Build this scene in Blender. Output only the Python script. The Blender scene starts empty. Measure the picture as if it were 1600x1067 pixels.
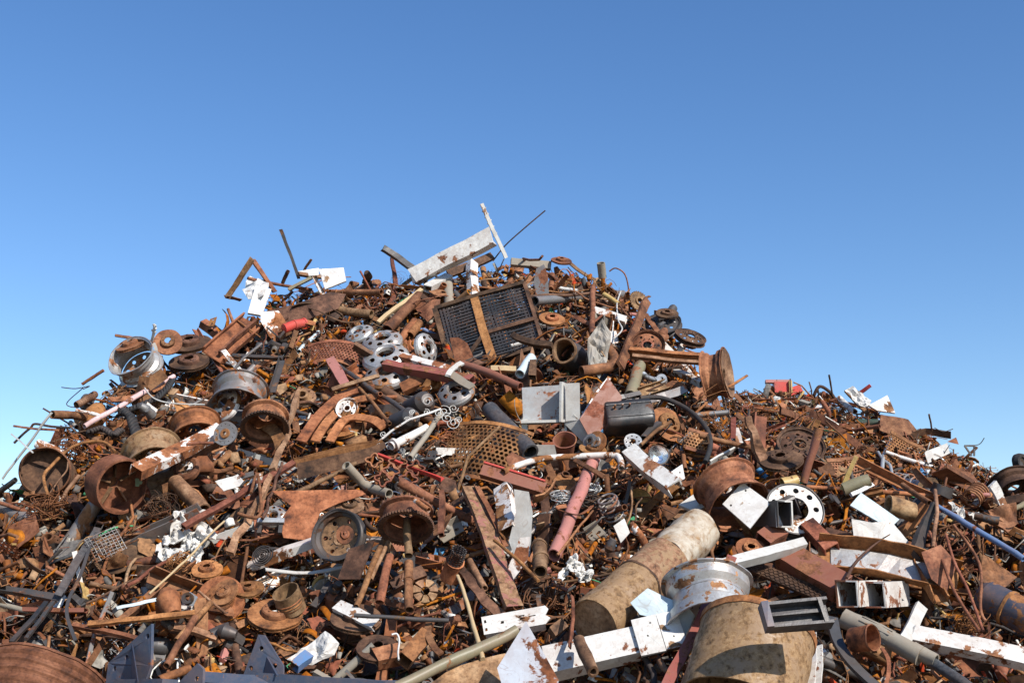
import bpy, math, random
import numpy as np
from mathutils import Vector, Matrix, noise
from mathutils.geometry import tessellate_polygon

# ------------------------------------------------------------------ camera, sky, sun, exposure
scene = bpy.context.scene
COL = scene.collection
F = 1931.0                                   # focal length in photo pixels (1600 wide)
CAMH = 1.8
PITCH = math.atan((960 - 533.5) / F)
CAM = Vector((0, 0, CAMH))
cam_d = bpy.data.cameras.new('camera')
cam_d.sensor_width = 36
cam_d.lens = F / 1600 * 36
cam_d.clip_end = 3000
cam_o = bpy.data.objects.new('camera', cam_d)
cam_o.location = CAM
cam_o.rotation_euler = (math.pi / 2 + PITCH, 0, 0)
COL.objects.link(cam_o)
scene.camera = cam_o
RIGHT = Vector((1, 0, 0))
UP = Vector((0, -math.sin(PITCH), math.cos(PITCH)))
FWD = Vector((0, math.cos(PITCH), math.sin(PITCH)))

TOSUN = Vector((0.52, -0.62, 0.62)).normalized()
el = math.asin(TOSUN.z)
az = math.atan2(TOSUN.x, TOSUN.y)
sun_d = bpy.data.lights.new('sun', 'SUN')
sun_d.energy = 5.0
sun_d.angle = math.radians(0.5)
sun_d.color = (1.0, 0.955, 0.89)
sun_o = bpy.data.objects.new('sun', sun_d)
sun_o.rotation_euler = TOSUN.to_track_quat('Z', 'Y').to_euler()
COL.objects.link(sun_o)
world = bpy.data.worlds.new("World")
scene.world = world
world.use_nodes = True
wn = world.node_tree
bg = wn.nodes['Background']
sky = wn.nodes.new('ShaderNodeTexSky')
sky.sky_type = 'NISHITA'
sky.sun_disc = False
sky.sun_elevation = el
sky.sun_rotation = az
sky.altitude = 0
sky.air_density = 1.0
sky.dust_density = 0.3
sky.ozone_density = 2.5
hs = wn.nodes.new('ShaderNodeHueSaturation')
hs.inputs['Hue'].default_value = 0.506
hs.inputs['Saturation'].default_value = 1.22
wn.links.new(sky.outputs[0], hs.inputs['Color'])
wn.links.new(hs.outputs[0], bg.inputs['Color'])
bg.inputs['Strength'].default_value = 0.136
scene.view_settings.view_transform = 'Standard'
scene.view_settings.look = 'None'
scene.view_settings.exposure = 0.3
scene.view_settings.gamma = 1.0
scene.cycles.max_bounces = 5
scene.cycles.diffuse_bounces = 2

rng = random.Random(11)
nrs = np.random.RandomState(5)

# ------------------------------------------------------------------ heap surface
FA, FB = 1.3 - 0.8 * 8.0, 0.80               # front slope of the main heap: z = FA + FB*y
GA, GB = -7.9, 0.68                          # front slope of the second heap behind


def ray(px, py):
    return (FWD + RIGHT * ((px - 800) / F) + UP * ((533.5 - py) / F))


def crest_from(sil, a, b):
    out = []
    for px, py in sil:
        d = ray(px, py)
        t = (a - CAMH) / (d.z - b * d.y)
        out.append((d.x * t, CAMH + d.z * t))
    return np.array([o[0] for o in out]), np.array([o[1] for o in out])


SIL1 = [(-500, 1000), (-150, 850), (0, 775), (60, 705), (130, 650), (200, 590), (260, 570), (320, 520), (370, 485), (430, 462),
        (520, 450), (620, 452), (700, 432), (800, 420), (880, 422), (950, 445), (1010, 483), (1070, 515),
        (1105, 575), (1130, 640), (1170, 690), (1250, 730), (1350, 755), (1500, 765), (1600, 770), (1900, 850), (2200, 950)]
SIL2 = [(900, 800), (1050, 660), (1150, 622), (1230, 618), (1300, 622), (1370, 648), (1440, 680), (1500, 712), (1560, 745),
        (1650, 770), (1900, 880)]
X1, Z1 = crest_from(SIL1, FA, FB)
X2, Z2 = crest_from(SIL2, GA, GB)


def smin(a, b, k):
    h = max(k - abs(a - b), 0.0) / k
    return min(a, b) - h * h * k * 0.25


def surf1(x, y):
    z = FA + FB * y + 0.16 * noise.noise(Vector((x * 0.9, y * 0.9, 3.1)))
    c = float(np.interp(x, X1, Z1))
    yc = (c - FA) / FB
    back = c + 0.05 - max(0.0, y - yc - 0.5) * 0.75
    return smin(z, back, 0.22)


def surf2(x, y):
    z = GA + GB * y + 0.14 * noise.noise(Vector((x * 0.8, y * 0.8, 9.1)))
    c = float(np.interp(x, X2, Z2))
    yc = (c - GA) / GB
    back = c + 0.05 - max(0.0, y - yc - 0.5) * 0.75
    return smin(z, back, 0.2)


def march(px, py, fn, t0, t1, step=0.06):
    d = ray(px, py)
    t = t0
    while t < t1:
        p = CAM + d * t
        if p.z < fn(p.x, p.y):
            lo, hi = t - step, t
            for _ in range(8):
                m = (lo + hi) / 2
                q = CAM + d * m
                if q.z < fn(q.x, q.y):
                    hi = m
                else:
                    lo = m
            return hi
        t += step
    return None


def hit_t(px, py):
    t = march(px, py, surf1, 5.5, 16.0)
    if t is None:
        t = march(px, py, surf2, 13.0, 24.0, 0.12)
    return t


def at(px, py, lift=0.0, ref=None):
    """point on the heap seen at photo pixel (px, py), brought towards the camera by lift metres"""
    if ref is None:
        t = hit_t(px, py)
        if t is None:                        # above the skyline: depth of the ridge below it
            q = py
            while t is None and q < 1100:
                q += 4
                t = hit_t(px, q)
            t = t + 0.05
    else:
        t = (ref - CAM).dot(FWD)             # same depth as the reference point
    return CAM + ray(px, py) * (t - lift * 0.62)


def depth(p):
    return (p - CAM).dot(FWD)


def proj(p):
    v = p - CAM
    d = v.dot(FWD)
    return 800 + F * v.dot(RIGHT) / d, 533.5 - F * v.dot(UP) / d


def vv(r, u, t):
    return (RIGHT * r + UP * u - FWD * t).normalized()


# ------------------------------------------------------------------ materials
MATS = {}
WORD = {}


def new_mat(name):
    m = bpy.data.materials.new(name)
    m.use_nodes = True
    return m, m.node_tree.nodes, m.node_tree.links


RUSTS = {
    'orange': ((0.080, 0.033, 0.017), (0.250, 0.098, 0.040), (0.37, 0.165, 0.075)),
    'brown': ((0.065, 0.031, 0.019), (0.205, 0.084, 0.040), (0.34, 0.165, 0.085)),
    'dark': ((0.024, 0.016, 0.012), (0.085, 0.042, 0.024), (0.18, 0.095, 0.055)),
    'tan': ((0.09, 0.048, 0.028), (0.235, 0.126, 0.066), (0.37, 0.235, 0.14)),
    'red': ((0.070, 0.028, 0.018), (0.195, 0.070, 0.036), (0.31, 0.130, 0.075)),
}


def surface(name, word, rust='brown', paint=None, paint2=None, amt=0.5, scale=7.0, rough=0.8, metal=0.0, island=False, bump=0.25, vary=0.35,
            paint_rough=0.45, tex=1.0, rsat=1.03, soft=0.012):
    """rust everywhere; where a noise lies under amt the paint (or bare metal) still holds"""
    m, N, L = new_mat(name)
    b = N['Principled BSDF']
    tc = N.new('ShaderNodeTexCoord')
    info = N.new('ShaderNodeObjectInfo')
    rnd = info.outputs['Random']
    if island:
        g = N.new('ShaderNodeNewGeometry')
        rnd = g.outputs['Random Per Island']
    mul = N.new('ShaderNodeVectorMath'); mul.operation = 'SCALE'
    comb = N.new('ShaderNodeCombineXYZ')
    for i in range(3):
        L.new(rnd, comb.inputs[i])
    L.new(comb.outputs[0], mul.inputs[0]); mul.inputs['Scale'].default_value = 53.0
    add = N.new('ShaderNodeVectorMath'); add.operation = 'ADD'
    L.new(tc.outputs['Object'], add.inputs[0]); L.new(mul.outputs[0], add.inputs[1])
    vec = add.outputs[0]

    def noi(sc, det=5.0, ro=0.6, dist=0.0):
        n = N.new('ShaderNodeTexNoise')
        n.inputs['Scale'].default_value = sc * tex
        n.inputs['Detail'].default_value = det
        n.inputs['Roughness'].default_value = ro
        n.inputs['Distortion'].default_value = dist
        L.new(vec, n.inputs['Vector'])
        return n.outputs['Fac']

    def ramp(fac, stops):
        r = N.new('ShaderNodeValToRGB')
        e = r.color_ramp.elements
        while len(e) < len(stops):
            e.new(0.5)
        for el_, (p, c) in zip(e, stops):
            el_.position = p
            el_.color = (*c, 1) if len(c) == 3 else c
        L.new(fac, r.inputs['Fac'])
        return r.outputs['Color']

    def mix(fac, a, c, mode='MIX'):
        x = N.new('ShaderNodeMix'); x.data_type = 'RGBA'; x.blend_type = mode
        if isinstance(fac, float):
            x.inputs[0].default_value = fac
        else:
            L.new(fac, x.inputs[0])
        for s, v in ((6, a), (7, c)):
            if isinstance(v, tuple):
                x.inputs[s].default_value = (*v, 1)
            else:
                L.new(v, x.inputs[s])
        return x.outputs[2]
    d, mi, li = RUSTS[rust]
    d = tuple(q * .55 for q in d)
    mi = tuple(q * .92 for q in mi)
    li = tuple(q * 1.08 for q in li)
    big = noi(scale, 6, 0.65)
    fine = noi(scale * 7, 4, 0.7)
    col = ramp(big, [(0.30, d), (0.48, mi), (0.72, li)])
    spk = ramp(fine, [(0.30, (0.55, 0.5, 0.47)), (0.5, (1, 1, 1)), (0.75, (1.35, 1.3, 1.25))])
    col = mix(1.0, col, spk, 'MULTIPLY')
    rcol = N.new('ShaderNodeHueSaturation')
    rcol.inputs['Saturation'].default_value = rsat
    hm = N.new('ShaderNodeMapRange'); L.new(rnd, hm.inputs[0])
    wob = N.new('ShaderNodeMath'); wob.operation = 'FRACT'
    w2 = N.new('ShaderNodeMath'); w2.operation = 'MULTIPLY'; w2.inputs[1].default_value = 17.3
    L.new(rnd, w2.inputs[0]); L.new(w2.outputs[0], wob.inputs[0])
    hm.inputs[3].default_value = 0.492; hm.inputs[4].default_value = 0.512
    vm = N.new('ShaderNodeMapRange'); L.new(wob.outputs[0], vm.inputs[0])
    vm.inputs[3].default_value = 1 - vary; vm.inputs[4].default_value = 1 + vary
    L.new(hm.outputs[0], rcol.inputs['Hue']); L.new(vm.outputs[0], rcol.inputs['Value'])
    L.new(col, rcol.inputs['Color'])
    col = rcol.outputs[0]
    bh = big
    if paint is not None:
        pm = noi(scale * 0.55, 9, 0.68, 0.35)
        mask = ramp(pm, [(max(0.0, 0.30 + 0.40 * amt - soft), (1, 1, 1)), (min(1.0, 0.30 + 0.40 * amt + soft), (0, 0, 0))])
        grime = noi(scale * 1.7, 8, 0.7, 0.6)
        pcol = mix(ramp(grime, [(0.42, (0, 0, 0)), (0.80, (0.75, 0.75, 0.75))]), paint, paint2 if paint2 else tuple(0.45 * p + 0.55 * q for p, q in zip(paint, mi)))
        pv = N.new('ShaderNodeHueSaturation'); L.new(pcol, pv.inputs['Color'])
        v2 = N.new('ShaderNodeMapRange'); L.new(wob.outputs[0], v2.inputs[0])
        v2.inputs[3].default_value = 1 - vary * 0.5; v2.inputs[4].default_value = 1 + vary * 0.25
        L.new(v2.outputs[0], pv.inputs['Value'])
        sc_ = noi(scale * 0.9, 2, 0.5, 1.2)
        scr = ramp(sc_, [(0.0, (0, 0, 0)), (0.493, (0, 0, 0)), (0.5, (.4, .4, .4)), (0.507, (0, 0, 0))])
        pcol = mix(scr, pv.outputs[0], mi)
        dust = ramp(noi(2.6, 7, 0.75), [(0.43, (0, 0, 0)), (0.74, (.72, .72, .72))])
        pcol = mix(dust, pcol, tuple(0.25 * p + 0.45 * q + .03 for p, q in zip(paint, li)))
        col = mix(mask, col, pcol)
        rr = N.new('ShaderNodeMapRange'); L.new(mask, rr.inputs[0])
        rr.inputs[3].default_value = 0.88; rr.inputs[4].default_value = paint_rough
        L.new(rr.outputs[0], b.inputs['Roughness'])
        if metal > 0:
            mm = N.new('ShaderNodeMath'); mm.operation = 'MULTIPLY'; mm.inputs[1].default_value = metal
            L.new(mask, mm.inputs[0]); L.new(mm.outputs[0], b.inputs['Metallic'])
    else:
        b.inputs['Roughness'].default_value = rough
    L.new(col, b.inputs['Base Color'])
    b.inputs['Specular IOR Level'].default_value = 0.35
    if bump:
        bp = N.new('ShaderNodeBump'); bp.inputs['Strength'].default_value = bump; bp.inputs['Distance'].default_value = 0.01
        L.new(bh, bp.inputs['Height']); L.new(bp.outputs[0], b.inputs['Normal'])
    MATS[name] = m
    WORD[name] = word
    return m


surface('rust_orange', 'orange rusted', 'orange')
surface('rust_brown', 'brown rusted', 'brown')
surface('rust_dark', 'dark rusted', 'dark')
surface('rust_tan', 'dusty tan rusted', 'tan')
surface('rust_red', 'reddish rusted', 'red')
surface('white_paint', 'white painted', 'brown', (0.70, 0.68, 0.63), (0.36, 0.30, 0.24), 0.68, scale=12, vary=0.12)
surface('white_clean', 'clean white', 'tan', (0.70, 0.69, 0.66), (0.40, 0.36, 0.31), 0.80, scale=9, vary=0.08)
surface('white_flaked', 'flaking white', 'orange', (0.78, 0.74, 0.68), (0.50, 0.42, 0.36), 0.52, scale=9, vary=0.15)
surface('white_blotched', 'white with rust blotches', 'orange', (0.60, 0.63, 0.68), (0.48, 0.50, 0.54), 0.70, scale=7, vary=0.1)
surface('grey_paint', 'grey painted', 'brown', (0.38, 0.39, 0.39), (0.24, 0.22, 0.20), 0.78, scale=10, vary=0.2)
surface('grey_light', 'pale grey', 'tan', (0.54, 0.53, 0.49), (0.34, 0.31, 0.27), 0.84, scale=5, vary=0.15)
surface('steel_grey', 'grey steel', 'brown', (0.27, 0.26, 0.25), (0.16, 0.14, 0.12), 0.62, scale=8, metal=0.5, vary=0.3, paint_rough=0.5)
surface('steel_dark', 'dark steel', 'dark', (0.075, 0.073, 0.072), (0.04, 0.035, 0.03), 0.66, scale=8, metal=0.3, vary=0.35, paint_rough=0.5)
surface('black_paint', 'black painted', 'dark', (0.022, 0.024, 0.027), (0.05, 0.045, 0.04), 0.80, scale=8, vary=0.2, paint_rough=0.38)
surface('black_scuffed', 'scuffed black', 'dark', (0.035, 0.038, 0.042), (0.16, 0.16, 0.16), 0.92, scale=16, vary=0.1, paint_rough=0.4)
surface('silver', 'silver', 'brown', (0.50, 0.50, 0.48), (0.22, 0.19, 0.155), 0.68, scale=14, metal=0.5, vary=0.15, paint_rough=0.36)
surface('galvanised', 'galvanised', 'tan', (0.50, 0.52, 0.52), (0.36, 0.36, 0.35), 0.85, scale=10, metal=0.55, vary=0.2, paint_rough=0.45)
surface('cream_tank', 'cream and tan', 'tan', (0.50, 0.45, 0.36), (0.28, 0.17, 0.09), 0.56, soft=.09, scale=13.0, vary=0.05, bump=0.12)
surface('tan_tank', 'sun bleached tan', 'tan', (0.29, 0.18, 0.088), (0.16, 0.078, 0.034), 0.46, soft=.05, scale=30, vary=0.05, bump=0.2)
surface('pink_paint', 'faded pink', 'red', (0.44, 0.175, 0.145), (0.32, 0.15, 0.115), 0.74, scale=15, vary=0.08)
surface('pale_pink', 'pale pink', 'red', (0.66, 0.46, 0.44), (0.5, 0.3, 0.28), 0.85, scale=8, vary=0.05)
surface('red_paint', 'faded red', 'red', (0.27, 0.072, 0.055), (0.20, 0.085, 0.06), 0.60, scale=14, vary=0.15)
surface('red_bright', 'bright red', 'red', (0.55, 0.050, 0.035), (0.35, 0.06, 0.04), 0.80, scale=9, vary=0.1)
surface('oxide_red', 'oxide red primed', 'red', (0.225, 0.080, 0.048), (0.25, 0.11, 0.065), 0.62, scale=11, vary=0.1)
surface('red_speckled', 'red speckled', 'tan', (0.30, 0.10, 0.08), (0.25, 0.13, 0.09), 0.36, scale=20, vary=0.05)
surface('blue_slate', 'slate blue painted', 'brown', (0.052, 0.070, 0.108), (0.10, 0.10, 0.11), 0.84, scale=12, vary=0.05, paint_rough=0.5)
surface('blue_paint', 'blue painted', 'brown', (0.09, 0.19, 0.36), (0.14, 0.19, 0.28), 0.76, scale=9, vary=0.1)
surface('blue_dark', 'dark blue flaking', 'orange', (0.030, 0.045, 0.072), (0.07, 0.06, 0.055), 0.52, scale=8, vary=0.1)
surface('blue_pale', 'pale blue', 'tan', (0.53, 0.65, 0.69), (0.36, 0.42, 0.44), 0.93, scale=4, vary=0.05)
surface('green_paint', 'green painted', 'brown', (0.17, 0.30, 0.16), (0.15, 0.2, 0.12), 0.78, scale=9, vary=0.15)
surface('green_dark', 'dark green', 'dark', (0.012, 0.06, 0.038), (0.02, 0.05, 0.035), 0.92, scale=6, vary=0.1)
surface('yellow_paint', 'dull yellow', 'brown', (0.52, 0.36, 0.12), (0.36, 0.24, 0.10), 0.75, scale=9, vary=0.15)
surface('olive', 'olive grey', 'brown', (0.21, 0.19, 0.115), (0.15, 0.12, 0.08), 0.72, scale=7, vary=0.1)
surface('wood', 'weathered wood', 'tan', (0.50, 0.36, 0.19), (0.33, 0.22, 0.12), 0.90, scale=9, vary=0.15, paint_rough=0.8)
surface('rubber', 'black rubber', 'dark', (0.018, 0.018, 0.019), (0.04, 0.038, 0.036), 0.96, scale=10, vary=0.2, paint_rough=0.75)
surface('dull_concrete', 'dusty concrete grey', 'tan', (0.27, 0.24, 0.19), (0.19, 0.16, 0.12), 0.86, scale=8, vary=0.1, paint_rough=0.9)
surface('cloth_white', 'white', 'tan', (0.66, 0.64, 0.60), (0.38, 0.33, 0.27), 0.88, scale=8, vary=0.04, paint_rough=0.9)
surface('cloth_grey', 'dirty grey', 'tan', (0.34, 0.32, 0.28), (0.22, 0.2, 0.17), 0.93, scale=8, vary=0.04, paint_rough=0.9)

for nm, c in (('chrome', (0.75, 0.76, 0.78)),):
    m, N, L = new_mat(nm)
    N['Principled BSDF'].inputs['Base Color'].default_value = (*c, 1)
    N['Principled BSDF'].inputs['Metallic'].default_value = 1.0
    n = N.new('ShaderNodeTexNoise'); n.inputs['Scale'].default_value = 14
    r = N.new('ShaderNodeMapRange'); r.inputs[3].default_value = 0.08; r.inputs[4].default_value = 0.45
    L.new(n.outputs[0], r.inputs[0]); L.new(r.outputs[0], N['Principled BSDF'].inputs['Roughness'])
    MATS[nm] = m; WORD[nm] = 'shiny chromed'


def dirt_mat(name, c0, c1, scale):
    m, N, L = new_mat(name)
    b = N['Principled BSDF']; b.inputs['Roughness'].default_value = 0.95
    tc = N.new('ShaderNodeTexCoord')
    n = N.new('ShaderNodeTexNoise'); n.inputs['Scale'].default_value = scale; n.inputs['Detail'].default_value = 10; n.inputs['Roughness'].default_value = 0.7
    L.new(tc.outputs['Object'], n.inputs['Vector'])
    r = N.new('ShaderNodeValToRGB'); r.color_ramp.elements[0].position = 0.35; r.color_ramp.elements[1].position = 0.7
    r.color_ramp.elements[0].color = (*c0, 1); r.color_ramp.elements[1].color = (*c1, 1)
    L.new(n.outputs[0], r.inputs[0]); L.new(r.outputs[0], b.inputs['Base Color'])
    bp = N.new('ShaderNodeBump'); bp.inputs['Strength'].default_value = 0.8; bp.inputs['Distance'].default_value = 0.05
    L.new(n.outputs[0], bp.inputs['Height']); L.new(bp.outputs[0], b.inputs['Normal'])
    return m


MATS['mound'] = dirt_mat('mound', (0.020, 0.012, 0.009), (0.075, 0.040, 0.026), 9)  # rusty core, coloured extra dark so gaps in the scrap look shaded
MATS['ground'] = dirt_mat('ground', (0.10, 0.08, 0.06), (0.20, 0.165, 0.13), 1.5)
# ------------------------------------------------------------------ mesh building
class MB:
    def __init__(s):
        s.v = []; s.f = []; s.sm = []

    def add(s, vs, fs, M=None, smooth=False):
        o = len(s.v)
        if M is not None:
            vs = [M @ Vector(v) for v in vs]
        s.v.extend([tuple(v) for v in vs])
        s.f.extend([[i + o for i in f] for f in fs])
        s.sm.extend([smooth] * len(fs))
        return s

    def warp(s, seed, big=.012, fine=.0018):
        o = Vector((seed * 1.37 % 61, seed * 2.11 % 53, seed * .71 % 47))
        for i, v in enumerate(s.v):
            p = Vector(v)
            q = p + Vector(noise.noise_vector(p * 2.6 + o)) * big + Vector(noise.noise_vector(p * 9.0 + o)) * (big * .35) + Vector(noise.noise_vector(p * 55 + o)) * fine
            s.v[i] = (q.x, q.y, q.z)
        return s

    def mesh(s, name, mat=None):
        me = bpy.data.meshes.new(name)
        me.from_pydata(s.v, [], s.f)
        me.polygons.foreach_set('use_smooth', s.sm)
        if mat:
            me.materials.append(MATS[mat])
        me.update()
        return me


def T(x=0, y=0, z=0):
    return Matrix.Translation((x, y, z))


def R(a, ax):
    return Matrix.Rotation(math.radians(a), 4, ax)


def circle(r, n=14, ry=None):
    ry = r if ry is None else ry
    return [(r * math.cos(2 * math.pi * i / n), ry * math.sin(2 * math.pi * i / n)) for i in range(n)]


def rect(w, h):
    return [(-w / 2, -h / 2), (w / 2, -h / 2), (w / 2, h / 2), (-w / 2, h / 2)]


def frames(path, up=Vector((0, 0, 1))):
    P = [Vector(p) for p in path]
    out = []
    prev = None
    for i in range(len(P)):
        a = P[max(0, i - 1)]; b = P[min(len(P) - 1, i + 1)]
        t = (b - a)
        t = t.normalized() if t.length > 1e-9 else Vector((1, 0, 0))
        u = up if prev is None else prev
        u = u - t * u.dot(t)
        if u.length < 1e-5:
            u = t.orthogonal()
        u.normalize()
        prev = u
        out.append((P[i], t, t.cross(u) * -1.0, u))
    return out


def sweep(mb, prof, path, inner=None, smooth=False, scales=None, up=Vector((0, 0, 1)), dent=0.0, seed=0, twist=0.0, caps=True, closed=False):
    """prof: closed (y, z) outline carried along path; inner: second outline of the same count makes it hollow"""
    fr = frames(path, up)
    n = len(prof)
    rings_o, rings_i = [], []
    for k, (p, t, y, z) in enumerate(fr):
        s = scales[k] if scales else 1.0
        a = twist * k / max(1, len(fr) - 1)
        ca, sa = math.cos(a), math.sin(a)

        def pt(q):
            q0 = q[0] * ca - q[1] * sa; q1 = q[0] * sa + q[1] * ca
            w = p + y * (q0 * s) + z * (q1 * s)
            if dent:
                w = w + Vector(noise.noise_vector(w * 9 + Vector((seed, seed * 2, 0)))) * dent
            return w
        rings_o.append([pt(q) for q in prof])
        if inner:
            rings_i.append([pt(q) for q in inner])
    K = len(fr)

    def side(rings, flip):
        vs = [v for r in rings for v in r]
        fs = []
        for k in range(K if closed else K - 1):
            k2 = (k + 1) % K
            for i in range(n):
                j = (i + 1) % n
                q = [k * n + i, k * n + j, k2 * n + j, k2 * n + i]
                fs.append(q[::-1] if flip else q)
        mb.add(vs, fs, None, smooth)
    side(rings_o, True)
    if inner:
        side(rings_i, False)
        if not closed:
            for k, fl in ((0, False), (K - 1, True)):
                vs = rings_o[k] + rings_i[k]
                fs = []
                for i in range(n):
                    j = (i + 1) % n
                    q = [i, j, n + j, n + i]
                    fs.append(q[::-1] if fl else q)
                mb.add(vs, fs)
    elif caps and not closed:
        mb.add(rings_o[0], [list(range(n))])
        mb.add(rings_o[-1], [list(range(n))[::-1]])
    return mb


def lathe(mb, prof, seg=32, a0=0.0, a1=360.0, M=None, smooth=True, closed=True, jag=0.0):
    """prof: (r, z) loop turned about Z"""
    n = len(prof)
    full = abs(a1 - a0 - 360) < 1e-6
    K = seg if full else seg + 1
    vs = []
    for k in range(K):
        a = math.radians(a0 + (a1 - a0) * k / seg)
        for i, (r, z) in enumerate(prof):
            vs.append((r * math.cos(a), r * math.sin(a), z))
    segs = n if closed else n - 1
    # split by profile edge so that sharp corners stay sharp
    for i in range(segs):
        j = (i + 1) % n
        fv = []
        for k in range(K):
            fv.append(vs[k * n + i]); fv.append(vs[k * n + j])
        fs = []
        for k in range(seg):
            k2 = (k + 1) % K
            fs.append([2 * k, 2 * k2, 2 * k2 + 1, 2 * k + 1])
        mb.add(fv, fs, M, smooth)
    if not full and closed:
        for k in (0, K - 1):
            mb.add([vs[k * n + i] for i in range(n)], [list(range(n))], M)
    return mb


def box(mb, lx, ly, lz, M=None):
    x, y, z = lx / 2, ly / 2, lz / 2
    vs = [(-x, -y, -z), (x, -y, -z), (x, y, -z), (-x, y, -z), (-x, -y, z), (x, -y, z), (x, y, z), (-x, y, z)]
    fs = [(0, 3, 2, 1), (4, 5, 6, 7), (0, 1, 5, 4), (1, 2, 6, 5), (2, 3, 7, 6), (3, 0, 4, 7)]
    return mb.add(vs, [list(f) for f in fs], M)


def flat_plate(mb, outline, holes, th, M=None):
    """outline with holes, real thickness"""
    loops = [[Vector((p[0], p[1], 0)) for p in outline]] + [[Vector((p[0], p[1], 0)) for p in h] for h in holes]
    tris = tessellate_polygon(loops)
    pts = [p for l in loops for p in l]
    n = len(pts)
    top = [(p.x, p.y, th / 2) for p in pts]
    bot = [(p.x, p.y, -th / 2) for p in pts]
    fs = []
    for t in tris:
        a, b, c = (pts[i] for i in t)
        up = (b - a).cross(c - a).z > 0
        t = list(t)
        if not up:
            t = t[::-1]
        fs.append(t); fs.append([i + n for i in t[::-1]])
    mb.add(top + bot, fs, M)
    for l in loops:
        m = len(l)
        vs = [(p.x, p.y, th / 2) for p in l] + [(p.x, p.y, -th / 2) for p in l]
        mb.add(vs, [[i, (i + 1) % m, m + (i + 1) % m, m + i] for i in range(m)], M)
    return mb


def resample(outline, step):
    out = []
    n = len(outline)
    for i in range(n):
        a = Vector(outline[i]); b = Vector(outline[(i + 1) % n])
        k = max(1, int((b - a).length / step))
        for j in range(k):
            out.append(a.lerp(b, j / k))
    return out


def sheet(mb, outline, th=0.004, amp=0.01, freq=4.0, seed=0, rings=5, bend=None, M=None, smooth=False, edge=0.0, crease=False):
    """thin sheet metal from a roughly convex outline, dented by noise and bent by bend(x, y) -> z"""
    xs = [p[0] for p in outline]; ys = [p[1] for p in outline]
    size = max(max(xs) - min(xs), max(ys) - min(ys))
    pts = resample([Vector((p[0], p[1])) for p in outline], size / 10)
    c = sum(pts, Vector((0, 0))) / len(pts)
    n = len(pts)
    if edge:
        pts = [p + Vector((noise.noise(Vector((p.x * 20, p.y * 20, seed))), noise.noise(Vector((p.x * 20, p.y * 20, seed + 7))))) * edge for p in pts]

    def z(p):
        q = Vector((p.x * freq, p.y * freq, seed * 1.7))
        v = noise.noise(q) * amp + noise.noise(q * 2.7) * amp * 0.35
        if crease:
            v = (abs(noise.noise(q)) * 2.2 - .6) * amp + (abs(noise.noise(q * 2.3 + Vector((5, 1, 0)))) - .2) * amp * .8
        if bend:
            v += bend(p.x, p.y)
        return v
    V = [c]
    for r in range(1, rings + 1):
        for p in pts:
            V.append(c + (p - c) * (r / rings))
    top = [(p.x, p.y, z(p) + th / 2) for p in V]
    bot = [(p.x, p.y, z(p) - th / 2) for p in V]
    fs = []
    for i in range(n):
        fs.append([0, 1 + i, 1 + (i + 1) % n])
    for r in range(rings - 1):
        o = 1 + r * n
        for i in range(n):
            j = (i + 1) % n
            fs.append([o + i, o + n + i, o + n + j, o + j])
    mb.add(top, fs, M, smooth)
    mb.add(bot, [f[::-1] for f in fs], M, smooth)
    o = 1 + (rings - 1) * n
    vs = [top[o + i] for i in range(n)] + [bot[o + i] for i in range(n)]
    mb.add(vs, [[i, n + i, n + (i + 1) % n, (i + 1) % n] for i in range(n)], M)
    return mb


def dish(mb, r0, r1, nh, hc, hr, f, th=0.02, M=None, hry=None, K=16, J=3):
    """disc from r0 to r1 with nh round holes of radius hr at radius hc, height f(r)"""
    hry = hry or hr
    for s in range(2):
        dz = th * (0.5 - s)
        for h in range(nh):
            a0 = 2 * math.pi * h / nh
            half = math.pi / nh
            vs = []
            for j in range(J + 1):
                for k in range(K):
                    a = 2 * math.pi * (k + 0.5) / K if False else 2 * math.pi * k / K
                    c, sn = math.cos(a), math.sin(a)
                    # hole point, polar param
                    hx, hy = hc + hr * c, hry * sn
                    rh, th_h = math.hypot(hx, hy), math.atan2(hy, hx)
                    m = max(abs(c), abs(sn))
                    sx, sy = c / m, sn / m
                    rb = (r0 + r1) / 2 + sx * (r1 - r0) / 2
                    tb = sy * half
                    u = j / J
                    r = rh + (rb - rh) * u
                    t = th_h + (tb - th_h) * u
                    vs.append((r * math.cos(a0 + t), r * math.sin(a0 + t), f(r) + dz))
            fs = []
            for j in range(J):
                for k in range(K):
                    k2 = (k + 1) % K
                    q = [j * K + k, (j + 1) * K + k, (j + 1) * K + k2, j * K + k2]
                    fs.append(q if s == 0 else q[::-1])
            mb.add(vs, fs, M, True)
    # hole walls
    for h in range(nh):
        a0 = 2 * math.pi * h / nh
        vs = []
        for dz in (th / 2, -th / 2):
            for k in range(K):
                a = 2 * math.pi * k / K
                hx, hy = hc + hr * math.cos(a), hry * math.sin(a)
                r = math.hypot(hx, hy); t = a0 + math.atan2(hy, hx)
                vs.append((r * math.cos(t), r * math.sin(t), f(r) + dz))
        mb.add(vs, [[k, (k + 1) % K, K + (k + 1) % K, K + k] for k in range(K)], M)
    for rr in (r0, r1):
        lathe(mb, [(rr, f(rr) - th / 2), (rr, f(rr) + th / 2)], nh * 4, closed=False, M=M)
    return mb


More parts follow.
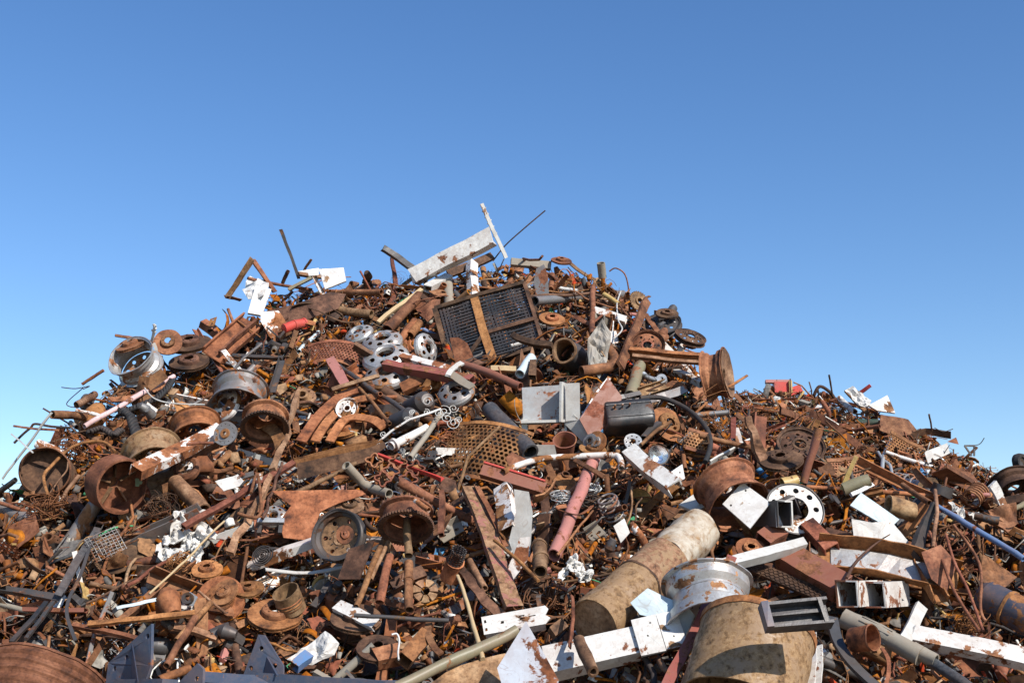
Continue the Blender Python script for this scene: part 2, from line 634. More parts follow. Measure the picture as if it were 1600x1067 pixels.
def perf(mb, nx, ny, cell, r, th, deform, K=8):
    """punched sheet: staggered round holes, each cell a square ring"""
    sq = []
    for k in range(K):
        a = 2 * math.pi * k / K
        m = max(abs(math.cos(a)), abs(math.sin(a)))
        sq.append((math.cos(a) / m * cell / 2, math.sin(a) / m * cell / 2, r * math.cos(a), r * math.sin(a)))
    for j in range(ny):
        for i in range(nx):
            cx = (i - nx / 2) * cell + (cell / 2 if j % 2 else 0)
            cy = (j - ny / 2) * cell
            for s in range(2):
                dz = th * (0.5 - s)
                vs = []
                for a, b, c, d in sq:
                    vs.append(deform(cx + a, cy + b, dz)); vs.append(deform(cx + c, cy + d, dz))
                fs = []
                for k in range(K):
                    k2 = (k + 1) % K
                    q = [2 * k, 2 * k2, 2 * k2 + 1, 2 * k + 1]
                    fs.append(q if s == 0 else q[::-1])
                mb.add(vs, fs)
            vs = []
            for a, b, c, d in sq:
                vs.append(deform(cx + c, cy + d, th / 2)); vs.append(deform(cx + c, cy + d, -th / 2))
            mb.add(vs, [[2 * k, 2 * ((k + 1) % K), 2 * ((k + 1) % K) + 1, 2 * k + 1] for k in range(K)])
    return mb


def gear_outline(r, n, depth_):
    out = []
    for i in range(n):
        for fr_, rr in ((0.0, r - depth_), (0.3, r), (0.5, r), (0.8, r - depth_)):
            a = 2 * math.pi * (i + fr_) / n
            out.append((rr * math.cos(a), rr * math.sin(a)))
    return out


def straight(L, n=2, sag=0.0, amp=0.0, seed=0):
    out = []
    for i in range(n):
        t = i / (n - 1)
        w = noise.noise_vector(Vector((t * 2.3, seed * 3.1, 0.5))) * amp * L
        out.append(Vector(((t - 0.5) * L, w.y, w.z - sag * L * (1 - (2 * t - 1) ** 2))))
    return out


def profile(kind, w, h, th=None):
    th = th or min(w, h) * 0.12
    if kind == 'angle':
        return [(-w / 2, -h / 2), (w / 2, -h / 2), (w / 2, -h / 2 + th), (-w / 2 + th, -h / 2 + th), (-w / 2 + th, h / 2), (-w / 2, h / 2)]
    if kind == 'channel':      # open towards +z
        return [(-w / 2, -h / 2), (w / 2, -h / 2), (w / 2, h / 2), (w / 2 - th, h / 2), (w / 2 - th, -h / 2 + th), (-w / 2 + th, -h / 2 + th), (-w / 2 + th, h / 2), (-w / 2, h / 2)]
    if kind == 'roof':         # open towards -z, broad face +z
        return [(-w / 2, -h / 2), (-w / 2 + th, -h / 2), (-w / 2 + th, h / 2 - th), (w / 2 - th, h / 2 - th), (w / 2 - th, -h / 2), (w / 2, -h / 2), (w / 2, h / 2), (-w / 2, h / 2)]
    if kind == 'ibeam':        # web upright along z, flanges at +-z
        return [(-w / 2, -h / 2), (w / 2, -h / 2), (w / 2, -h / 2 + th), (th / 2, -h / 2 + th), (th / 2, h / 2 - th), (w / 2, h / 2 - th), (w / 2, h / 2), (-w / 2, h / 2),
                (-w / 2, h / 2 - th), (-th / 2, h / 2 - th), (-th / 2, -h / 2 + th), (-w / 2, -h / 2 + th)]
    return rect(w, h)


def beam_mesh(mb, kind, L, w, h, th=None, path=None, dent=0.0, seed=0, twist=0.0, scales=None):
    path = path or straight(L, 2 if not (dent or twist) else 9, amp=0.0)
    if kind == 'pipe':
        th = th or w * 0.10
        n = 20 if w > 0.05 else 10
        sweep(mb, circle(w / 2, n), path, circle(w / 2 - th, n), smooth=True, dent=dent, seed=seed, scales=scales)
    elif kind == 'rod':
        sweep(mb, circle(w / 2, 8 if w > 0.012 else 5), path, smooth=True, scales=scales)
    elif kind == 'tube':
        th = th or w * 0.07
        sweep(mb, rect(w, h), path, rect(w - 2 * th, h - 2 * th), dent=dent, seed=seed, twist=twist)
    else:
        sweep(mb, profile(kind, w, h, th), path, dent=dent, seed=seed, twist=twist, scales=scales)
    return mb


def tangle(mb, R_, n, r, seed, flat=0.5, turns=1.4, sides=4):
    rr = random.Random(seed)
    for k in range(n):
        ax = Vector((rr.gauss(0, 1), rr.gauss(0, 1), rr.gauss(0, 1))).normalized()
        u = ax.orthogonal().normalized(); v = ax.cross(u)
        c = Vector((rr.uniform(-.4, .4), rr.uniform(-.4, .4), rr.uniform(-.4, .4))) * R_
        rad = R_ * rr.uniform(0.35, 0.9)
        m = int(14 * turns)
        ph = rr.uniform(0, 6.28)
        path = []
        for i in range(m):
            a = ph + 2 * math.pi * turns * i / m
            q = c + (u * math.cos(a) + v * math.sin(a)) * rad * (1 + 0.2 * math.sin(2.3 * a + k)) + ax * rad * 0.25 * math.sin(a * 1.3 + k)
            path.append(Vector((q.x, q.y, q.z * flat)))
        sweep(mb, circle(r, sides), path, smooth=True)
    return mb


# ------------------------------------------------------------------ objects, labels, occupancy
GW = 4
OCC = np.zeros((1067 // GW + 2, 1600 // GW + 2), dtype=bool)
REFS = []        # (short unique phrase, px, py)
HEROES = []


def mark_seg(a, b, w):
    n = int(max(abs(a[0] - b[0]), abs(a[1] - b[1])) / 2) + 1
    for i in range(n + 1):
        mark_disc(a[0] + (b[0] - a[0]) * i / n, a[1] + (b[1] - a[1]) * i / n, w / 2)


def mark_disc(x, y, r):
    x0, x1 = int((x - r) / GW), int((x + r) / GW)
    y0, y1 = int((y - r) / GW), int((y + r) / GW)
    OCC[max(0, y0):max(0, y1 + 1), max(0, x0):max(0, x1 + 1)] = True


def mark_poly(pts):
    xs = [p[0] for p in pts]; ys = [p[1] for p in pts]
    for gy in range(max(0, int(min(ys) / GW)), min(OCC.shape[0], int(max(ys) / GW) + 1)):
        y = gy * GW + 2
        for gx in range(max(0, int(min(xs) / GW)), min(OCC.shape[1], int(max(xs) / GW) + 1)):
            x = gx * GW + 2
            c = False
            j = len(pts) - 1
            for i in range(len(pts)):
                if (ys[i] > y) != (ys[j] > y) and x < (xs[j] - xs[i]) * (y - ys[i]) / (ys[j] - ys[i]) + xs[i]:
                    c = not c
                j = i
            if c:
                OCC[gy, gx] = True


def occupied(px, py):
    gx, gy = int(px / GW), int(py / GW)
    return 0 <= gx < OCC.shape[1] and 0 <= gy < OCC.shape[0] and OCC[gy, gx]


def link(o, parent=None):
    COL.objects.link(o)
    if parent is not None:
        o.parent = parent
    return o


def tag(o, label, cat, ref=None, group=None, kind=None, pos=None):
    if label:
        o['label'] = label
    if cat:
        o['category'] = cat
    if group:
        o['group'] = group
    if kind:
        o['kind'] = kind
    if pos is None and kind is None:
        pos = proj(o.matrix_basis.translation)
    if ref:
        REFS.append((ref, pos[0], pos[1]))
    HEROES.append(o)
    return o


def frame_from(P, x=None, z=None, y=None):
    """matrix with local X (or Z first) as given, the other made square to it"""
    if x is not None and z is not None:
        X = Vector(x).normalized(); Z = (Vector(z) - X * Vector(z).dot(X)).normalized()
    else:
        Z = Vector(z).normalized()
        X = RIGHT - Z * RIGHT.dot(Z)
        X.normalize()
    Y = Z.cross(X)
    m = Matrix((X, Y, Z)).transposed().to_4x4()
    m.translation = P
    return m


def autolift(Hm, n):
    """how far a thing of height Hm (m, as seen) facing n must come forward to lie on the slope, not in it"""
    u, t = n.dot(UP), -n.dot(FWD)
    return max(0.0, Hm / 2 * min(1.8, 2.0 - u / max(t, 0.25))) * 1.1


def bar(name, label, cat, p0, p1, kind, w, h=None, mat='rust_brown', lift=0.12, up=(0, 0.5, 1), ref=None, bend=0.0, th=None, dent=0.0,
        twist=0.0, sky=False, dl=0.0, group=None, wob=0.0, taper=None, nomark=False, extra=None):
    """a long thing from photo pixel p0 to p1; w, h in photo pixels at its depth"""
    l0, l1 = (lift if isinstance(lift, tuple) else (lift, lift))
    A = at(*p0, l0)
    B = at(*p1, l1 + dl, ref=A if sky else None)
    if not sky and abs(depth(A) - depth(B)) > 2.2:      # ends must lie on the same heap
        if depth(A) < depth(B):
            B = at(*p1, 0, ref=A)
        else:
            A = at(*p0, 0, ref=B)
    C = (A + B) / 2
    s = depth(C) / F
    L = (B - A).length
    Mx = frame_from(C, x=B - A, z=vv(*up))
    W = w * s
    H = (h if h else w) * s
    sd = rng.random() * 50
    n = 12
    bend = bend or rng.uniform(-.006, .006)
    path = []
    for i in range(n):
        t = i / (n - 1)
        q = Vector(((t - 0.5) * L, bend * L * (1 - (2 * t - 1) ** 2), 0))
        if wob:
            nv = noise.noise_vector(Vector((t * 4, sd, 0))) * wob * L
            q += Vector((0, nv.y, nv.z))
        path.append(q)
    mb = MB()
    beam_mesh(mb, kind, L, W, H, (th * s if th else None), path=path, dent=dent, seed=sd, twist=twist, scales=taper and [taper[0] + (taper[1] - taper[0]) * i / (n - 1) for i in range(n)])
    if kind in ('flat', 'angle', 'tube', 'channel', 'roof'):     # torn, unevenly cut ends
        for i, v in enumerate(mb.v):
            if abs(v[0]) > L * .499:
                mb.v[i] = (v[0] + .22 * W * noise.noise(Vector((v[1] * 40, v[2] * 40, sd + (7 if v[0] > 0 else 0)))), v[1], v[2])
    if extra:
        extra(mb, L, W, H)
    mb.warp(sd, .016 if kind in ('pipe', 'rod') else .013)
    o = bpy.data.objects.new(name, mb.mesh(name, mat))
    o.matrix_basis = Mx
    link(o)
    tag(o, label, cat, ref, group)
    if not nomark:
        mark_seg(p0, p1, w)
    return o


def plate(name, label, cat, pts, mat, n=(0, 0.6, 0.8), lift=0.1, th=0.006, amp=0.008, freq=4, holes=(), bend=None, ref=None, group=None, auto=True,
          flat=False, edge=0.0, rings=5, skycenter=None, nomark=False, smooth=False):
    """a plate whose outline is seen at photo pixels pts; it lies on the plane of normal n"""
    cx = sum(p[0] for p in pts) / len(pts); cy = sum(p[1] for p in pts) / len(pts)
    N_ = vv(*n)
    Hpx = max(p[1] for p in pts) - min(p[1] for p in pts)
    t = hit_t(cx, cy)
    base = at(cx, cy, 0)
    l = lift + (autolift(Hpx * depth(base) / F, N_) if auto else 0)
    P = at(cx, cy, l)
    Mx = frame_from(P, z=N_)
    Mi = Mx.inverted()

    def on(px, py):
        d = ray(px, py)
        k = (P - CAM).dot(N_) / d.dot(N_)
        return Mi @ (CAM + d * k)
    out = [on(*p) for p in pts]
    loc = [(p.x, p.y) for p in out]
    area = sum(loc[i][0] * loc[(i + 1) % len(loc)][1] - loc[(i + 1) % len(loc)][0] * loc[i][1] for i in range(len(loc)))
    if area < 0:
        loc.reverse()
    mb = MB()
    if holes or flat:
        hl = []
        for hx, hy, hr in holes:
            c = on(hx, hy)
            r = hr * depth(P) / F
            hl.append([(c.x + q[0], c.y + q[1]) for q in circle(r, 12)][::-1])
        flat_plate(mb, loc, hl, th)
    else:
        sheet(mb, loc, th, amp, freq, seed=rng.random() * 40, bend=bend, edge=edge, rings=rings if amp < .04 else 9, smooth=smooth, crease=amp >= .04)
    o = bpy.data.objects.new(name, mb.mesh(name, mat))
    o.matrix_basis = Mx
    link(o)
    tag(o, label, cat, ref, group)
    if not nomark:
        mark_poly(pts)
    return o


def root(name, label, cat, px, py, z, lift=0.1, ref=None, group=None, size=0.0, x=None, rpx=None):
    """an Empty for a thing with parts, local Z along view-vector z"""
    Z = vv(*z)
    base = at(px, py, 0)
    hgt = 2 * (rpx or 0) * depth(base) / F * max(0.35, abs(Z.dot(FWD)))
    P = at(px, py, lift + autolift(hgt, Z if Z.dot(FWD) < 0 else -Z))
    e = bpy.data.objects.new(name, None)
    e.empty_display_size = 0.1
    if x is not None:
        X = vv(*x)
        Z2 = Z
        Mx = frame_from(P, z=Z2)
        X = (X - Z2 * X.dot(Z2)).normalized()
        Mx = Matrix((X, Z2.cross(X), Z2)).transposed().to_4x4()
        Mx.translation = P
    else:
        Mx = frame_from(P, z=Z)
    e.matrix_basis = Mx
    link(e)
    tag(e, label, cat, ref, group)
    if rpx:
        mark_disc(px, py, rpx * 0.8)
    e['_s'] = depth(P) / F
    return e


def part(name, mb, mat, parent, label=None):
    top = parent.parent or parent
    mb.warp(len(top['label']) * 3.3 + top.location.x * 10, .016)
    o = bpy.data.objects.new(name, mb.mesh(name, mat))
    link(o, parent)
    if label:
        o['label'] = label
    return o


# ---- wheels and discs, unit built by radius
def rim_barrel(R_, W, seg=48, full=(0, 360)):
    t = R_ * 0.035
    pr = [(1.0, W / 2), (1.0, W / 2 - .03 * R_), (.93, W / 2 - .05 * R_), (.91, W * .22), (.80, W * .12), (.79, -W * .15), (.90, -W * .28), (.92, -W / 2 + .05 * R_), (1.0, -W / 2 + .03 * R_), (1.0, -W / 2)]
    pr = [(r * R_, z) for r, z in pr]
    pr2 = [(r - t, z) for r, z in pr][::-1]
    pr2[0] = (pr2[0][0], -W / 2); pr2[-1] = (pr2[-1][0], W / 2)
    return lathe(MB(), pr + pr2, seg, full[0], full[1])


def make_rim(e, R_, W, mat, dmat=None, discz=0.15, nh=8, bulge=0.16, hub=True, lugs=True):
    part('barrel', rim_barrel(R_, W), mat, e)
    f = lambda r: discz * W + bulge * R_ * (1 - (r / (.8 * R_)) ** 2)
    mb = MB()
    dish(mb, .34 * R_, .80 * R_, nh, .62 * R_, .085 * R_, f, th=.03 * R_)
    part('wheel_disc', mb, dmat or mat, e)
    mb = MB()
    z0 = f(.34 * R_)
    lathe(mb, [(.36 * R_, z0 + .015 * R_), (.33 * R_, z0 + .05 * R_), (.24 * R_, z0 + .05 * R_), (.24 * R_, z0 - .05 * R_), (.36 * R_, z0 - .05 * R_)], 32)
    nuts = []
    if lugs:
        for k in range(10):
            a = 2 * math.pi * k / 10
            m2 = mb if e is None else MB()
            nuts.append(m2)
            lathe(m2, [(0, z0 + .10 * R_), (.022 * R_, z0 + .10 * R_), (.03 * R_, z0), (0, z0)], 6, M=T(.42 * R_ * math.cos(a), .42 * R_ * math.sin(a), 0), closed=False, smooth=False)
    h = part('hub_ring', mb, dmat or mat, e)
    if e is not None:
        for m2 in nuts:
            part('lug_nut', m2, 'steel_dark', h)


def make_brake_disc(e, R_, mat, hmat=None, hat=0.5, hz=0.35):
    mb = MB()
    t = R_ * 0.05
    for z in (0, R_ * 0.12):
        lathe(mb, [(hat * R_ * 1.05, z), (R_, z), (R_, z + t), (hat * R_ * 1.05, z + t)], 40)
    for k in range(36):
        a = 10 * k
        box(mb, R_ * 0.40, R_ * 0.03, R_ * 0.07 + t * .4, R(a, 'Z') @ T(R_ * 0.775, 0, R_ * 0.085))
    part('rotor', mb, mat, e)
    mb = MB()
    z1 = R_ * hz + t
    lathe(mb, [(.24 * R_, z1), (hat * R_ * .93, z1), (hat * R_, z1 - t), (hat * R_ * 1.05, 0.002), (hat * R_ * .9, 0.002), (hat * R_ * .85, z1 - t), (.24 * R_, z1 - t)], 36)
    for k in range(6):
        a = math.pi * k / 3
        lathe(mb, [(0, z1 + .05 * R_), (.035 * R_, z1 + .05 * R_), (.035 * R_, z1 - t), (0, z1 - t)], 8, M=T(.34 * R_ * math.cos(a), .34 * R_ * math.sin(a), 0), closed=False)
    part('hat', mb, hmat or mat, e)


def rim(px, py, r, z, mat, label, ref=None, dmat=None, W=0.9, lift=0.1, **k):
    e = root('wheel', label, 'wheel rim', px, py, z, lift, ref, 'wheel rims in the heap', rpx=r)
    R_ = r * e['_s']
    make_rim(e, R_, R_ * W, mat, dmat, **k)
    return e


def disc(px, py, r, z, mat, label, ref=None, hmat=None, lift=0.08, **k):
    e = root('brake_disc', label, 'brake disc', px, py, z, lift, ref, 'brake discs in the heap', rpx=r)
    make_brake_disc(e, r * e['_s'], mat, hmat, **k)
    return e


def poly3(name, label, cat, pix, r, mat, lift=0.15, ref=None, group=None, sky=False, kind='rod', sub=6, nomark=False, th=None, h=None):
    """a bent tube, hose or wire through photo pixels"""
    A = at(pix[0][0], pix[0][1], lift)
    P = [A]
    for p in pix[1:]:
        t = hit_t(*p)
        P.append(at(p[0], p[1], lift if t is not None and not sky else 0, ref=P[-1] if (sky or t is None) else None))
    near = min(P, key=depth)
    P = [q if depth(q) - depth(near) < 2.6 else at(*pix[i_], 0, ref=near) for i_, q in enumerate(P)]
    C = sum(P, Vector()) / len(P)
    s = depth(C) / F
    # Catmull-Rom
    out = []
    for i in range(len(P) - 1):
        p0 = P[max(0, i - 1)]; p1 = P[i]; p2 = P[i + 1]; p3 = P[min(len(P) - 1, i + 2)]
        for j in range(sub):
            t = j / sub
            out.append(0.5 * ((2 * p1) + (p2 - p0) * t + (2 * p0 - 5 * p1 + 4 * p2 - p3) * t * t + (3 * p1 - p0 - 3 * p2 + p3) * t ** 3) - C)
    out.append(P[-1] - C)
    mb = MB()
    w = 2 * r * s
    if kind == 'rod':
        sweep(mb, circle(w / 2, 10 if r > 2 else 5), out, smooth=True)
    elif kind == 'pipe':
        sweep(mb, circle(w / 2, 14), out, circle(w * .4, 14), smooth=True)
    else:
        sweep(mb, rect(w, (h or th or r) * s), out, up=vv(0, .3, 1))
    o = bpy.data.objects.new(name, mb.mesh(name, mat))
    o.matrix_basis = Matrix.Translation(C)
    link(o)
    tag(o, label, cat, ref, group)
    if not nomark:
        for a, b in zip(pix, pix[1:]):
            mark_seg(a, b, 2 * r)
    return o
# ------------------------------------------------------------------ ground and mound
def build_ground():
    mb = MB()
    box(mb, 900, 900, 0.02, T(0, 300, -0.01))
    o = bpy.data.objects.new('ground', mb.mesh('ground', 'ground')); link(o); o['kind'] = 'structure'
    o['label'] = 'bare brown earth under the scrap heap'
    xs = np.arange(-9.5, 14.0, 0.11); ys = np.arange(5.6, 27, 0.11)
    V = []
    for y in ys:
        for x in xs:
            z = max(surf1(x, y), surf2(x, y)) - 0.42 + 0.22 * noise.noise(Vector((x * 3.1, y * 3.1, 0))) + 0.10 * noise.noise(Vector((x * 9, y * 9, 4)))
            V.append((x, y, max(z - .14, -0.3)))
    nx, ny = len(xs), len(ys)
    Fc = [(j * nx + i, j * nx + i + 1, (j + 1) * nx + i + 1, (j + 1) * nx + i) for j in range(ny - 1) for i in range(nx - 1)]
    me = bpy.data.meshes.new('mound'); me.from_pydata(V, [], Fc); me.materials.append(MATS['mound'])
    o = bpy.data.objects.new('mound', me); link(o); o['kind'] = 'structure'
    o['label'] = 'packed core of rust and dirt, coloured dark to deepen the shade in the gaps'


build_ground()

# ------------------------------------------------------------------ skyline pieces
def ends_plate(mb, L, W, H):
    pass


bar('steel_channel', 'long white painted steel channel jutting up over the summit', 'steel beam', (645, 434), (768, 370), 'roof', 25, 20, 'white_paint', lift=(0.12, 0.1), up=(0.4, 0.45, .8), ref='white summit beam', sky=True, th=3.2)
bar('notched_rod', 'thin pale flat rod with dark wire wound round it, upright at the summit', 'rod', (790, 404), (753, 318), 'flat', 6, 2, 'grey_light', up=(.5, 0, 1), sky=True, ref='wire wound rod',
    extra=lambda mb, L, W, H: [box(mb, W * .25, W * 1.5, H * 1.8, T(-L * .05 + k * L * .11, 0, 0) @ R(25, 'Z')) for k in range(5)])
poly3('steel_wire', 'long dark curved wire sticking up into the sky at the summit', 'wire', [(770, 408), (790, 383), (820, 356), (852, 329)], 1.1, 'rust_dark', sky=True, ref='sky wire')
bar('steel_rod', 'straight dark rod standing up above the western ridge', 'rod', (466, 436), (439, 358), 'flat', 5, 5, 'steel_dark', sky=True, ref='ridge rod')
bar('steel_channel', 'short black channel poking up beside the white summit beam', 'steel beam', (652, 424), (598, 388), 'roof', 9, 9, 'black_paint', lift=(.1, .1), sky=True, ref='black summit channel')
bar('angle_bar', 'rusty angle bar, lower leg of the triangular frame on the ridge', 'angle bar', (354, 466), (395, 405), 'angle', 8, 8, 'rust_tan', sky=True, up=(.5, 0, 1), ref='ridge frame')
bar('angle_bar', 'rusty angle bar, upper leg of the triangular frame on the ridge', 'angle bar', (394, 404), (430, 455), 'angle', 8, 8, 'rust_brown', sky=True, dl=.02, up=(.5, 0, 1))
bar('angle_bar', 'short brown angle bar at the foot of the triangular frame', 'angle bar', (352, 462), (376, 468), 'angle', 7, 6, 'rust_brown', lift=.15)
bar('steel_pipe', 'thin brown pipe crossing the triangular frame on the ridge', 'pipe', (386, 435), (488, 452), 'pipe', 5, None, 'rust_brown', lift=.25, ref='frame cross pipe')
bar('steel_pipe', 'short dark pipe stub standing behind the white box on the ridge', 'pipe', (440, 443), (450, 423), 'pipe', 6, None, 'rust_dark', sky=True)
bar('steel_pipe', 'thin brown stub standing just before the leaning white panel on the ridge', 'pipe', (476, 424), (486, 406), 'pipe', 4, None, 'rust_brown', sky=True)
plate('metal_box', 'bent white metal panel draped over the western ridge below the frame', 'metal panel', [(378, 452), (392, 432), (420, 442), (412, 462), (388, 468)], 'white_clean', (-.3, .7, .6), lift=.3, amp=.04, freq=6, ref='draped white panel')
plate('metal_box', 'narrow white cabinet side standing on its end on the western ridge', 'metal panel', [(399, 447), (424, 453), (409, 494), (387, 490)], 'white_clean', (.25, .3, .9), lift=.25, th=.05, amp=.003, ref='white cabinet side')
plate('sheet_metal', 'square white panel with a dent, upright on the western ridge', 'metal panel', [(498, 421), (537, 419), (541, 440), (508, 453)], 'white_clean', (.1, .35, .9), lift=.25, th=.03, amp=.01, ref='square white panel')
plate('sheet_metal', 'low flat white panel beside the square one on the ridge', 'metal panel', [(466, 424), (498, 419), (498, 430), (468, 432)], 'white_clean', (.1, .5, .9), lift=.2, ref='low white panel')
bar('steel_bar', 'dusty flat bar lying before the square white panel', 'flat bar', (466, 428), (508, 432), 'flat', 6, 5, 'rust_tan', lift=.32)
bar('steel_bar', 'flaking white bar leaning under the square white panel', 'flat bar', (492, 432), (506, 462), 'flat', 7, 4, 'white_flaked', lift=.35)
bar('steel_bar', 'pale bar propped against the thin cross pipe', 'flat bar', (452, 454), (486, 434), 'flat', 5, 4, 'olive', lift=.35)
plate('steel_plate', 'long bent dark rusted sheet sagging below the white panels', 'steel plate', [(416, 483), (460, 476), (515, 455), (540, 456), (528, 480), (480, 500), (428, 512), (414, 505)], 'rust_dark', (0, .5, .85), lift=.18, bend=lambda x, y: -.25 * x * x, ref='sagging dark sheet')
bar('steel_channel', 'wide orange rusted box channel sloping below the western ridge', 'steel beam', (334, 556), (396, 500), 'channel', 40, 10, 'rust_orange', lift=(.2, .22), up=(.2, .55, .85), ref='wide box channel', th=3)
bar('steel_strip', 'narrow raised lip along the wide rusted box channel', 'steel strip', (342, 552), (400, 500), 'flat', 4, 8, 'rust_brown', lift=(.26, .28), nomark=True)
bar('canister', 'small bright red gas canister lying below the sagging sheet', 'canister', (444, 514), (474, 506), 'rod', 15, None, 'red_bright', lift=.2, ref='red canister',
    extra=lambda mb, L, W, H: [lathe(mb, [(W * .25, 0), (W * .54, 0), (W * .54, L * .08), (W * .25, L * .08)], 24, M=T(L / 2 - k * L * .5, 0, 0) @ R(90, 'Y')) for k in range(2)])
bar('wooden_batten', 'pale yellow wooden slat leaning near the summit', 'wooden slat', (590, 504), (658, 452), 'flat', 6, 5, 'wood', lift=.22, ref='yellow slat')
bar('steel_pipe', 'thick brown pipe leaning beside the yellow slat', 'pipe', (606, 516), (655, 462), 'pipe', 17, None, 'rust_brown', lift=.15, ref='pipe by slat')
bar('steel_pipe', 'tan rusted pipe with a collar lying level below the square white panel', 'pipe', (520, 483), (580, 491), 'pipe', 13, None, 'rust_tan', lift=.18, ref='collared pipe')
bar('steel_pipe', 'short orange pipe above the silver hubcaps', 'pipe', (625, 532), (648, 500), 'pipe', 11, None, 'rust_orange', lift=.3, ref='pipe over hubcaps')
bar('steel_pipe', 'crooked orange pipe stub over the leaning silver hubcap', 'pipe', (640, 524), (654, 504), 'pipe', 13, None, 'rust_orange', lift=.25)
bar('square_tube', 'short pale grey square tube lying by the yellow slat', 'square tube', (668, 452), (702, 434), 'tube', 14, 12, 'grey_light', lift=.25, up=(0, .8, .6), ref='pale square tube')
bar('wooden_batten', 'dark weathered board leaning under the pale square tube', 'wooden slat', (660, 462), (694, 486), 'flat', 8, 5, 'rust_dark', lift=.25)
bar('steel_pipe', 'upright grey brown pipe beside the flaking orange post', 'pipe', (703, 490), (700, 440), 'pipe', 15, None, 'dull_concrete', lift=.2, ref='upright pipe')
bar('steel_stake', 'upright orange post flaked with white paint below the summit', 'post', (741, 476), (738, 412), 'tube', 15, 12, 'white_flaked', lift=(.2, .2), up=(.5, 0, 1), ref='flaking post')
bar('steel_plate', 'dark weathered board lying below the white summit beam', 'board', (700, 428), (768, 400), 'flat', 13, 6, 'rust_dark', lift=.1)
plate('steel_plate', 'oval blue grey plate standing near the summit', 'steel plate', [(838, 420), (850, 413), (856, 430), (858, 465), (850, 478), (840, 470), (834, 440)], 'steel_grey', (-.2, .2, 1), lift=.25, amp=.004, ref='oval grey plate')
bar('steel_plate', 'pale brown box edge lying at the very summit', 'steel plate', (798, 410), (860, 416), 'flat', 12, 8, 'dull_concrete', lift=.15, ref='summit box edge')
disc(876, 409, 17, (.1, .9, .35), 'rust_red', 'reddish brake disc lying flat at the crest beside the summit', 'crest disc', lift=.08)
bar('steel_pipe', 'short upright grey pipe stub on the eastern crest', 'pipe', (942, 436), (940, 411), 'pipe', 13, None, 'dull_concrete', sky=True, lift=.1, ref='crest pipe stub')
poly3('steel_wire', 'looping rusty wire curling over the eastern crest', 'wire', [(952, 424), (962, 419), (976, 428), (982, 450), (980, 462)], 1.2, 'rust_orange', sky=True, ref='crest wire loop')
bar('steel_pipe', 'brown pipe stub hanging below the oval grey plate', 'pipe', (861, 430), (861, 452), 'pipe', 9, None, 'rust_brown', lift=.25)
bar('steel_pipe', 'slim reddish brown pipe standing upright on the eastern slope', 'pipe', (927, 448), (925, 522), 'pipe', 9, None, 'rust_red', lift=.3, up=(.3, 0, 1), ref='slim upright pipe')
bar('steel_pipe', 'white pipe lying behind the slim upright pipe', 'pipe', (868, 448), (902, 455), 'pipe', 6, None, 'white_paint', lift=.2)


def black_pipe():
    e = root('steel_pipe', 'wide black pipe with its open rusty mouth facing out', 'pipe', 882, 548, (-.35, .25, .9), .42, 'wide black pipe')
    s = e['_s']
    mb = MB(); lathe(mb, [(19.5 * s, 0), (20 * s, -8 * s), (24 * s, -40 * s), (23 * s, -75 * s), (21 * s, -75 * s), (22 * s, -40 * s), (17 * s, -4 * s), (17 * s, 0)], 36)
    part('pipe_wall', mb, 'black_scuffed', e)
    mb = MB(); lathe(mb, [(17 * s, 1.5 * s), (20 * s, 1.5 * s), (20.5 * s, -1 * s), (16.8 * s, -1 * s), (16.6 * s, -30 * s), (16.2 * s, -30 * s), (16.2 * s, -1 * s)], 36)
    part('mouth_ring', mb, 'rust_tan', e)
    mark_poly([(862, 530), (900, 528), (920, 560), (918, 600), (890, 600), (866, 565)])


black_pipe()
bar('steel_plank', 'flat brown plank standing steeply on the eastern slope', 'steel bar', (1011, 470), (970, 572), 'flat', 15, 5, 'rust_brown', lift=(.25, .4), up=(.5, .1, 1), ref='steep brown plank')
bar('steel_bar', 'short brown bar leaning behind the steep brown plank', 'flat bar', (1010, 492), (1030, 522), 'flat', 8, 4, 'rust_brown', lift=.25)
bar('steel_girder', 'rusted I-beam with a pale frayed lower flange on the eastern slope', 'steel beam', (984, 552), (1106, 562), 'ibeam', 9, 18, 'rust_orange', lift=(.35, .3), up=(0, .8, .5), ref='frayed I-beam')
bar('steel_bar', 'pale crumbling edge strip below the frayed I-beam', 'steel strip', (988, 556), (1104, 566), 'flat', 5, 3, 'rust_tan', lift=(.45, .4), nomark=True)


def big_wheel():
    e = root('wheel', 'large brown wheel rim standing on edge at the end of the eastern slope', 'wheel rim', 1120, 586, (.90, .16, .36), .10, 'edge wheel', 'wheel rims in the heap', rpx=42)
    s = e['_s']; R_ = 42 * s
    mb = rim_barrel(R_, R_ * .82); part('barrel', mb, 'rust_brown', e)
    mb = MB(); lathe(mb, [(.2 * R_, .3 * R_), (.55 * R_, .36 * R_), (.92 * R_, .46 * R_), (.92 * R_, .42 * R_), (.55 * R_, .32 * R_), (.2 * R_, .26 * R_)], 40); part('wheel_disc', mb, 'rust_tan', e)


